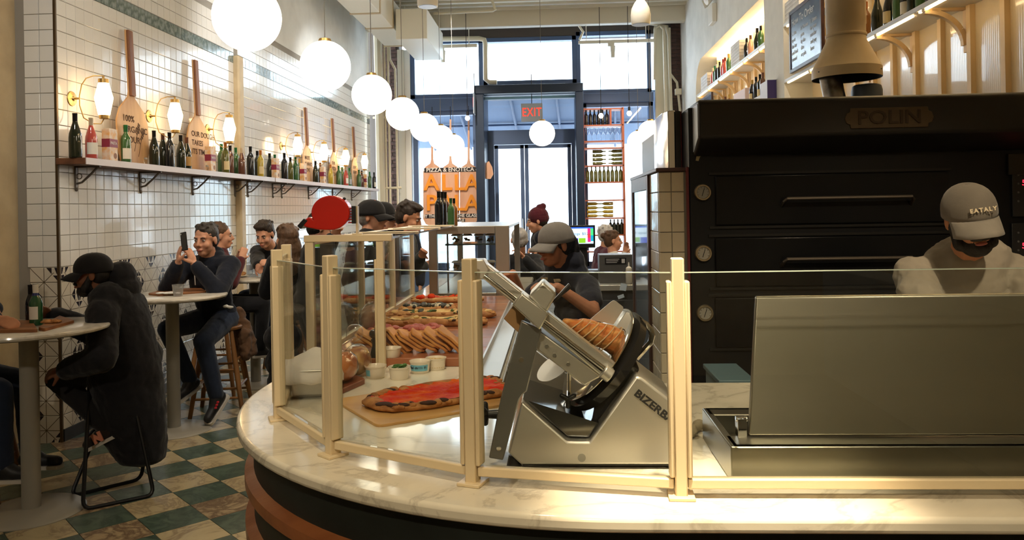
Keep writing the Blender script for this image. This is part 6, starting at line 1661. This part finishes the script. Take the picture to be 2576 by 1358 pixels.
    b.cone(H(0, .086, .014), .010*k, H(0, .107, -.026), .0135*k); E(b, .011, .092, -.033, .009, .011, .008); E(b, -.011, .092, -.033, .009, .011, .008)
    b.cone(H(-.034, .074, .026), .013*k, H(.034, .074, .026), .013*k)
    for sx in (-1, 1):
        E(b, sx*.036, .060, -.030, .024, .026, .026); E(b, sx*.076, -.008, -.006, .009, .019, .031)
    E(b, 0, .088, -.062, .023, .011, .010)
    for i, nm in enumerate('lr'):
        dr = hdirs[i] if hdirs[i] is not None else (wrs[nm]-el[nm])
        nn = hnorms[i] if hnorms[i] is not None else (f*-.3-UP*.5+(r if nm == 'l' else -r)*.6)
        hand(b, wrs[nm], dr, nn, s, curls[i], 1 if nm == 'r' else -1)
    body = blob('body', b, skin_m, t, vox, 3)
    # ---- face details
    if eyes:
        for sx in (-1, 1):
            e = MB().ell(H(sx*.030, .0775, .005), (.0125*k, .0095*k, .0085*k), ax, 12, 8).build('eye', M_eyew, t, 180)
            MB().ell(H(sx*.030, .0838, .005), (.0058*k, .0042*k, .0058*k), ax, 10, 7).build('iris', M_iris, e, 180)
            MB().tube([H(sx*.014, .089, .021), H(sx*.030, .088, .027), H(sx*.046, .078, .022)], [.0035*k, .004*k, .0022*k], 6).build('eyebrow', hair[1] if hair else H_DBR, t, 180)
        MB().ell(H(0, .0965, -.0655), (.021*k, .0052*k, .0072*k), ax, 14, 8).build('lips', M_lip, t, 180)
    # ---- clothes
    if top is not None:
        c = MB(); torso(c, puff)
        c.cone(nb-up*.03*s, .068*s+puff*.6, nb+up*.002*s, .060*s+puff*.5)
        for nm in 'lr':
            c.cone(sh[nm], .060*s+puff, el[nm] if sleeve == 'long' else sh[nm]*.38+el[nm]*.62, (.050 if sleeve == 'long' else .058)*s+puff)
            if sleeve == 'long': c.cone(el[nm], .050*s+puff, el[nm]*.12+wrs[nm]*.88, .038*s+puff*.8)
        if hood:
            c.cone(H(-.06, -.07, -.125), .042*s, H(.06, -.07, -.125), .042*s); E(c, 0, -.105, -.115, .09, .055, .06)
        blob('jacket' if sleeve == 'long' else 'tee_shirt', c, top, t, cvox, 3, wr, .07)
    if bottom is not None:
        c = MB(); g = .010
        TE(c, .0, 0, .150, .108*belly, .11, g); TE(c, .06, 0, .140, .100*belly, .06, g)
        for nm in 'lr':
            c.cone(hip[nm], .086*s+g, kn[nm], .062*s+g); c.cone(kn[nm], .060*s+g, kn[nm]*.06+an[nm]*.94, .046*s+g)
        blob('trousers', c, bottom, t, cvox, 3, .008, .08)
    sm = shoe or mat('dark_shoe', (.02, .02, .022, 1), .5)
    for i, nm in enumerate('lr'):
        td_ = Vector(toes[i]).normalized() if toes and toes[i] is not None else f
        c = MB(); p = an[nm]
        dn = (UP-td_*UP.dot(td_)).normalized()
        c.cone(p-dn*.025*s-td_*.03*s, .040*s, p-dn*.038*s+td_*.15*s, .032*s); c.cone(p+dn*.01*s, .044*s, p-dn*.03*s+td_*.06*s, .040*s)
        so = blob('shoe', c, sm, t, .01, 2)
        MB().prism(rounded([p-dn*.078*s+td_*x*s+td_.cross(dn)*y*s for x, y in ((-.075, -.035), (.18, -.04), (.18, .04), (-.075, .035))], .03), dn*.02*s).build('sole', mat('pale_sole', rgb(206, 200, 190), .6), so, 0)
    # ---- hair, hats, beard
    if hair:
        kind, hm = hair; c = MB()
        if kind in ('short', 'side', 'long', 'bun', 'pony'):
            E(c, 0, -.024, .050 if not cap else .03, .0815, .098 if not cap else .092, .083); E(c, 0, -.045, .005, .0785, .068, .085)
            rnd = random.Random(len(label))
            for _ in range(0 if cap else 16):
                th = rnd.uniform(-2.6, 2.6); ph = rnd.uniform(.35, 1.2)
                x, y, z = .080*math.sin(th)*math.cos(ph), -.024+.096*math.cos(th)*math.cos(ph), .050+.082*math.sin(ph)
                E(c, x, y, z, .018, .020, .014)
            if kind == 'side': E(c, .01, .045, .098, .062, .045, .028); E(c, 0, .01, .10, .07, .08, .035)
            if kind == 'long':
                E(c, 0, -.05, -.06, .098, .062, .13); E(c, .05, -.03, -.12, .05, .05, .12); E(c, -.05, -.03, -.12, .05, .05, .12); E(c, 0, -.065, -.17, .085, .045, .10)
            if kind == 'bun': E(c, 0, -.115, .065, .036, .036, .036); E(c, 0, -.035, .03, .082, .085, .085)
            if kind == 'pony': E(c, 0, -.10, -.04, .062, .05, .10); E(c, 0, -.115, -.16, .052, .045, .11)
        elif kind == 'crop':
            E(c, 0, -.022, .046, .0785, .0955, .080); E(c, 0, -.042, .0, .0765, .064, .075)
        blob('hair', c, hm, t, .007, 2, .006, .02)
    if beard:
        c = MB(); E(c, 0, .046, -.092, .052, .048, .040); E(c, 0, .020, -.075, .060, .045, .045)
        for sx in (-1, 1): c.cone(H(sx*.064, .0, -.01), .016*k, H(sx*.050, .040, -.082), .026*k)
        c.cone(H(-.027, .088, -.049), .009*k, H(0, .099, -.046), .010*k); c.cone(H(.027, .088, -.049), .009*k, H(0, .099, -.046), .010*k)
        blob('beard', c, beard, t, .006, 2, .004, .02)
    if cap:
        kind, cm_ = cap[:2]; drop = cap[4] if len(cap) > 4 else 0.
        if kind == 'cap':
            back = len(cap) > 2 and cap[2] == 'back'
            m = MB(); n, q = 32, 9; vs = []; fs = []
            for j in range(q):
                ph = math.pi/2*j/(q-1)
                rr, zz = math.cos(ph)**.85 if j < q-1 else .0, math.sin(ph)
                for i in range(n):
                    th = 2*math.pi*i/n
                    vs.append(H(.087*rr*math.sin(th), -.010+.106*rr*math.cos(th), .034+.092*zz))
            for j in range(q-1): fs += [(j*n+i, j*n+(i+1) % n, (j+1)*n+(i+1) % n, (j+1)*n+i) for i in range(n)]
            vs2 = [H(.087*math.sin(2*math.pi*i/n), -.010+.106*math.cos(2*math.pi*i/n), .012) for i in range(n)]
            b0_ = len(vs); vs += vs2; fs += [(b0_+i, b0_+(i+1) % n, (i+1) % n, i) for i in range(n)]
            co = m.add(vs, fs).build('cap', cm_, t, 180)
            sd_ = co.modifiers.new('s', 'SOLIDIFY'); sd_.thickness = .004; sd_.offset = 1
            m = MB(); vs = []; nn_, mm_ = 15, 6; sg = -1 if back else 1
            for i in range(nn_):
                th = R(-68+136*i/(nn_-1))
                for j in range(mm_):
                    u = j/(mm_-1); ex = .075*math.cos(th*.95)**.6*u
                    x, y = .087*math.sin(th)*(1+.02*u), -.010+.106*math.cos(th)+ex
                    z = .016-.012*u-3.4*x*x*(.35+.65*u)-.020*u*u-drop*u
                    vs.append(H(x*sg, y*sg if sg > 0 else -y-.02, z+.006))
            m.add(vs, [(i*mm_+j, i*mm_+j+1, (i+1)*mm_+j+1, (i+1)*mm_+j) for i in range(nn_-1) for j in range(mm_-1)])
            br_ = m.build('brim', cap[3] if len(cap) > 3 else cm_, co, 180)
            sd_ = br_.modifiers.new('s', 'SOLIDIFY'); sd_.thickness = .004; sd_.offset = 0
            MB().ell(H(0, -.010, .127), (.008*k, .008*k, .004*k), ax, 10, 6).build('button', cm_, co, 180)
        else:
            c = MB(); E(c, 0, -.016, .045, .088, .106, .098); E(c, 0, -.03, .02, .088, .095, .07); c.cone(H(0, -.05, .12), .05*k, H(0, -.075, .135), .035*k)
            blob('beanie', c, cm_, t, .007, 2, .006, .015)
    t['_h'] = 0
    del t['_h']
    return t, H, dict(nb=nb, up=up, f=f, r=r, tf=tf, pv=pv, sh=sh, el=el, wr=wrs, kn=kn, an=an, hr=hr, hf=hf, hu=hu, k=k)

# ---- man in the black cap at the nearest table -------------------------
C_cap = cloth('cap_black', (.014, .013, .014, 1)); C_coat = cloth('black_parka', (.016, .016, .019, 1), (.010, .010, .012, 1), .5)
pv = V(-2.50, 4.64, .745)
tA, HA, jA = person('seated man in black cap and hooded black parka, in profile, hands by the nearest table', pv, -92, .97, 14, head_at=P(232, 690, d=4.62), nb_at=P(288, 758, d=4.68), hyaw=-20, hpitch=4, skin_m=SK_B, top=C_coat, bottom=cloth('charcoal_jeans', (.020, .019, .020, 1)), puff=.034,
    hands=(P(160, 930, d=4.42), P(132, 792, d=4.70)), curls=(.5, .7), feet=(V(-2.60, 4.47, .375), V(-2.66, 4.80, .36)), toes=(V(-.86, -.05, -.42), V(-.9, 0, -.3)), hair=('crop', H_BLK), cap=('cap', C_cap), beard=H_BLK, vox=.006, hood=False, shoe=cloth('brown_sneaker', (.035, .025, .020, 1)), wr=.02)
c = MB()                                                         # hood lying on the shoulders and coat tail hanging from the chair
hd = P(306, 700, d=4.72)
c.ell(hd, (.085, .10, .105)); c.ell(hd+V(.03, 0, -.06), (.075, .12, .07)); c.ell(hd+V(-.05, 0, -.09), (.09, .11, .06))
blob('hood', c, C_coat, tA, .011, 3, .016, .06)
c = MB()
prof = ((735, 280, 340, .12), (770, 272, 360, .16), (800, 262, 371, .18), (850, 236, 385, .19), (900, 222, 398, .19), (950, 222, 407, .19), (1000, 240, 413, .18), (1050, 246, 417, .16), (1100, 256, 420, .14), (1150, 296, 416, .12))
for k in range(46):
    py = 735+415*k/45; i_ = max(q for q in range(len(prof)-1) if prof[q][0] <= py+.01); a_, b_ = prof[i_], prof[i_+1]; u = (py-a_[0])/(b_[0]-a_[0])
    l_, r_, dp = (a_[n_]*(1-u)+b_[n_]*u for n_ in (1, 2, 3))
    p_, q_ = P(l_, py, d=4.70), P(r_, py, d=4.70); c.ell((p_+q_)/2, ((q_-p_).length/2, dp, .045), n=18)
blob('coat_tail', c, C_coat, tA, .011, 4, .018, .07)
# sneaker trim on the near shoe
an = jA['an']['l']; td_ = V(-.86, -.05, -.42).normalized(); dn = (UP-td_*UP.dot(td_)).normalized(); sn = td_.cross(dn)
M_orange = mat('orange_leather', rgb(196, 120, 62), .6); M_pink = mat('pale_pink_letter', rgb(216, 140, 112), .6)
c = MB(); c.cone(an-td_*.045-dn*.01, .036, an-td_*.050-dn*.045, .036); blob('heel_patch', c, M_orange, tA, .008, 2)
text('shoe_letter', 'N', M_pink, tA, an+td_*.05-dn*.030-sn*.0+V(0, -.047, 0), td_*-1, dn, .070, extrude=.004, bold=.006)

# ---- man photographing with his phone ----------------------------------
C_hoodie = cloth('navy_hoodie', (.014, .017, .028, 1), (.010, .012, .020, 1), .4)
pv = V(-2.74, 6.30, .77)
phc = P(463, 607, d=5.92)
wl_, wr2 = P(489, 664, d=5.98), P(448, 662, d=5.96)
tB, HB, jB = person('seated man in navy hoodie holding up a black phone at the second table', pv, -170, 1.06, 9, head_at=P(517, 604, d=6.22), hyaw=-4, hpitch=4, skin_m=SK_L, top=C_hoodie, bottom=M_jean, puff=.016,
    hands=(wl_, wr2), hdirs=(V(-.35, -.05, .95), V(.12, -.05, .95)), hnorms=(V(-.9, .25, 0), V(.8, .5, 0)), curls=(.75, .75), feet=(P(545, 1000, d=6.02), P(480, 960, d=6.1)), toes=(V(-.25, -.7, -.65), V(-.3, -.8, -.3)),
    hair=('short', hairm('dark_grey', (.05, .042, .036, 1))), vox=.006, hood=True, pole_l=V(.5, -.3, -1), pole_r=V(-.6, -.2, -1))
t = thing('mobile_phone', 'black mobile phone held up by the man in the hoodie', 'phone', phc-V(0, 0, .07))
Mp = Matrix.Rotation(R(-30), 3, 'Z') @ Matrix.Rotation(R(-8), 3, 'Y')
MB().box(phc, (.070, .009, .138), Mp).build('phone_body', mat('phone_black', (.02, .022, .022, 1), .2), t, bevel=.004, seg=3)
MB().cyl(phc+Mp @ V(-.02, -.0045, .055), phc+Mp @ V(-.02, -.0065, .055), .006, n=14).build('lens', CHROME, t)
for sx, ln in ((-1, .20), (1, .14)):
    p0 = jB['nb']-jB['up']*.03+jB['tf']*.10+jB['r']*sx*.045
    MB().tube([p0, p0-jB['up']*.06+jB['tf']*.035, p0-jB['up']*ln+jB['tf']*.045], .005, 6).build('hood_cord', mat('white_cord', rgb(206, 200, 192), .8), tB)
c = MB(); a_ = jB['an']['l']
for k in range(3): MB().box(a_+V(.035, -.06-.02*k, -.02-.016*k), (.012, .02, .012)).build('red_lace', mat('red_lace', rgb(206, 50, 62), .6), tB)
rag('paper_napkin', 'crumpled white napkin at the hip of the man with the phone', [P(568, 770, d=6.15), P(580, 773, d=6.15)], .022, mat('white_paper', rgb(236, 232, 224), .7), 8, 'napkin')

# ---- guest cut by the left edge ----------------------------------------
person('guest in dark blue cut off by the left picture edge, hands at the nearest table', V(-3.52, 4.36, .73), 84, 1.0, 8, skin_m=SK_T, top=cloth('dark_blue_sweater', (.016, .022, .036, 1)), bottom=M_jean, hair=('short', H_DBR), hands=(P(8, 800, d=4.25), P(20, 812, d=4.15)), curls=(.9, .9),
       feet=(V(-3.05, 4.45, .22), V(-3.05, 4.22, .22)), vox=.008)
# ---- woman with long brown hair, from behind ---------------------------
tD, HD, jD = person('woman with long brown hair and black coat seen from behind beside the glass guard', V(-2.04, 6.60, .80), -38, .98, 6, head_at=P(722, 606, d=6.45), skin_m=SK_L, top=M_blackcloth, bottom=M_jean, puff=.03, hair=('long', H_BR), hands=(P(690, 700, d=6.8), P(740, 710, d=6.8)), feet=(V(-2.25, 6.85, .25), V(-2.05, 6.95, .25)), vox=.009, hs=1.08)
c = MB()
for py, r_ in ((850, .16), (910, .15), (960, .13)): c.ell(P(712, py, d=6.4), (r_, .12, .13))
blob('coat_tail', c, M_blackcloth, tD, .012, 3, .014, .07)
# ---- dark haired man at the third table --------------------------------
person('dark haired man in black looking down at the third table', V(-2.74, 7.95, .80), -160, 1.04, 14, head_at=P(666, 590, d=7.62), hyaw=-14, hpitch=22, skin_m=SK_L, top=M_blackcloth, bottom=M_jean, hair=('side', H_DBR), hands=(P(690, 668, d=7.3), P(650, 672, d=7.3)), vox=.008)
# ---- guest half hidden behind the phone man ----------------------------
person('guest with tied up brown hair and maroon sleeve half hidden behind the phone man', V(-3.06, 6.98, .80), 66, .98, 8, head_at=P(556, 594, d=7.15), skin_m=SK_L, top=cloth('maroon', (.09, .018, .022, 1)), bottom=M_blackcloth, hair=('bun', H_BR), hands=(P(600, 655, d=7.15), P(606, 650, d=7.0)), curls=(.8, .8), vox=.009)
# ---- standing queue left of the glass case -----------------------------
tG, HG, jG = person('standing man in black cap and black jacket in profile beside the ticket dispenser', V(-1.52, 6.12, .93), 96, 1.0, 2, head_at=P(936, 546, d=6.25), skin_m=SK_L, top=M_blackcloth, bottom=M_navyc, puff=.024, stand=True, hair=('crop', H_GR), cap=('cap', C_cap), vox=.008, hs=1.08)
for k, sx in enumerate((-.3, .2)):
    MB().ell(HG(.0+sx*.08, .03, .118), (.006, .012, .006)).build('red_patch', mat('orange_patch', rgb(214, 84, 40), .6), tG)
person('standing man in black cap with pale shirt behind the first capped man', V(-1.52, 7.25, .93), 92, 1.0, 2, head_at=P(966, 546, d=7.2), hyaw=6, skin_m=SK_L, top=cloth('cream_shirt', (.42, .38, .31, 1)), bottom=M_navyc, stand=True, hair=('crop', H_BR), cap=('cap', C_cap), vox=.009, hs=1.08)
tI, HI, jI = person('bald man with glasses standing behind the queue', V(-1.66, 8.25, .92), 150, .98, 2, head_at=P(996, 557, d=8.05), skin_m=SK_L, top=M_navyc, bottom=M_navyc, stand=True, hair=None, vox=.010)
g = MB()
for sx in (-1, 1): g.tube([HI(sx*.030+.022*math.cos(q), .094, .004+.016*math.sin(q)) for q in [2*math.pi*i/14 for i in range(14)]], .0028, 6, True)
g.build('glasses', BLACK, tI)
person('dark haired man in olive shirt looking down over the glass case', V(-1.36, 6.72, .90), 92, 1.0, 10, head_at=P(1028, 548, d=6.72), hpitch=20, skin_m=SK_T, top=cloth('olive_tee', (.040, .042, .036, 1)), bottom=cloth('blue_denim', (.03, .05, .10, 1)), stand=True, hair=('side', H_DBR), beard=None, hands=(V(-1.10, 6.52, 1.22), V(-1.12, 6.85, 1.12)), vox=.008, hs=1.08, sleeve='long')
person('standing guest in a black coat bowed behind the red ticket dispenser', V(-1.86, 5.95, .90), 60, .98, 14, head_at=P(806, 574, d=6.1), hpitch=20, skin_m=SK_L, top=M_blackcloth, bottom=M_navyc, puff=.03, stand=True, hair=('short', H_BLK), hands=(P(838, 596, d=5.9), None), curls=(.9, .5), vox=.009)
# ---- far guests by the entrance ----------------------------------------
person('man in maroon beanie and navy coat standing before the entrance doors', V(-.10, 9.15, .86), -92, 1.0, 2, head_at=P(1352, 556, d=9.0), hpitch=8, skin_m=SK_L, top=M_navyc, bottom=M_navyc, puff=.026, stand=True, hair=('crop', H_DBR), cap=('beanie', cloth('maroon_knit', (.09, .016, .026, 1))), hands=(P(1356, 630, d=8.8), None), vox=.009, hs=1.14, curls=(.9, .5))
person('grey cropped man in charcoal jacket seated with his back to the room', V(-.36, 8.35, .60), -12, .98, 4, head_at=P(1306, 604, d=8.2), skin_m=SK_L, top=cloth('charcoal', (.022, .023, .026, 1)), bottom=M_navyc, hair=('crop', H_GR), vox=.009, hs=1.1, hands=(None, P(1318, 648, d=7.98)))
person('woman with a bun in white seated at the far right counter', V(.66, 9.35, .53), 86, .95, 8, head_at=P(1542, 606, d=9.35), skin_m=SK_L, top=cloth('white_blouse', (.68, .67, .65, 1)), bottom=M_navyc, hair=('bun', H_BR), hands=(P(1572, 636, d=9.25), P(1576, 640, d=9.4)), vox=.010, hs=1.05)
person('white haired guest in a plum coat seated behind the woman with the bun', V(.55, 10.3, .55), 75, .98, 10, head_at=P(1527, 592, d=10.2), skin_m=SK_L, top=cloth('plum', (.10, .03, .05, 1)), bottom=M_navyc, hair=('short', H_WH), vox=.010, hs=1.1)
# ---- worker behind the boards ------------------------------------------
C_navy = cloth('navy_uniform', (.018, .020, .030, 1)); C_gcap = cloth('grey_cap', (.20, .185, .165, 1), (.16, .148, .13, 1))
tQ, HQ, jQ = person('worker in grey cap, navy shirt and dark apron reaching over the boards', V(.14, 5.15, .88), -126, 1.02, 14, head_at=P(1397, 616, d=5.02), nb_at=P(1428, 694, d=5.14), hpitch=6, hyaw=2, skin_m=SK_M, top=C_navy, bottom=cloth('black_trousers', (.014, .014, .016, 1)), puff=.018, sleeve='short', stand=True, hair=('pony', H_BLK), cap=('cap', C_gcap),
    hands=(P(1402, 722, d=4.72), P(1290, 688, d=5.30)), hdirs=(V(-.9, -.1, .15), V(-1, .2, -.25)), hnorms=(V(0, .3, -1), V(0, 0, -1)), curls=(.4, .45), vox=.006, hs=1.1, pole_l=V(.8, -.5, -.8))
c = MB()
for z, w_ in ((.05, .150), (.16, .145), (.27, .15)): c.ell(jQ['pv']+jQ['up']*z+jQ['tf']*.012, (w_, .125, .10), (jQ['r'], jQ['tf'], jQ['up']))
c.ell(jQ['pv']-UP*.2+jQ['f']*.05, (.17, .13, .22), (jQ['r'], jQ['f'], UP))
ap = blob('apron', c, cloth('charcoal_apron', (.030, .027, .028, 1)), tQ, .011, 3, .008, .06)
for sx in (-1, 1):
    p0 = jQ['nb']+jQ['r']*sx*.066+jQ['tf']*.085+jQ['up']*.0; p1 = jQ['pv']+jQ['up']*.30+jQ['tf']*.150+jQ['r']*sx*.07
    m_ = (p0+p1)/2+jQ['tf']*.035
    pts = [p0-jQ['tf']*.03+jQ['up']*.02, p0+jQ['tf']*.02, m_, p1]
    MB().tube(pts, [.011, .011, .011, .011], 8).build('apron_strap', mat('cream_strap', rgb(222, 196, 160), .8), tQ)
# ---- baker bent over his counter ---------------------------------------
C_tee = cloth('grey_tee', (.30, .265, .215, 1), (.26, .23, .185, 1), .25)
pv = V(1.53, 3.20, .96)
tR, HR, jR = person('bearded baker in grey cap and grey tee bent over behind the prep unit', pv, 180, 1.04, 22, head_at=P(2441, 550, d=2.94), nb_at=P(2432, 655, d=3.12), hyaw=8, hpitch=16, hroll=8, skin_m=SK_T, top=C_tee, bottom=cloth('black_trousers', (.014, .014, .016, 1)), puff=.020, sleeve='short', stand=True, hair=('crop', H_BLK),
    cap=('cap', cloth('taupe_cap', (.17, .15, .125, 1), (.14, .122, .10, 1)), '', cloth('taupe_brim', (.24, .215, .18, 1)), .008), beard=H_BLK, hands=(V(1.80, 2.72, 1.02), V(1.30, 2.72, 1.02)), vox=.005, cvox=.008, hs=.97, wr=.026, pole_l=V(.8, .4, -1), pole_r=V(-.8, .4, -1))
text('cap_lettering', 'EATALY', mat('cream_thread', rgb(222, 206, 176), .7), tR, HR(-.012, .1015, .062), jR['hr']*-1, jR['hu']-jR['hf']*.25, .021, extrude=.001, bold=.0006, space=1.25)
# brown jacket hanging by the stools
c = MB(); q = P(612, 812, d=6.5)
c.cone(P(600, 785, d=6.55), .045, P(612, 835, d=6.55), .075); c.cone(P(612, 830, d=6.55), .075, P(632, 880, d=6.55), .055); c.cone(P(606, 830, d=6.55), .06, P(600, 890, d=6.55), .04); c.cone(P(615, 840, d=6.50), .06, P(618, 890, d=6.5), .05)
tag(blob('brown_jacket', c, cloth('brown_suede', (.16, .085, .045, 1)), None, .010, 3, .04, .05), 'brown jacket hanging between the stools of the second and third tables', 'jacket')
apply_all()
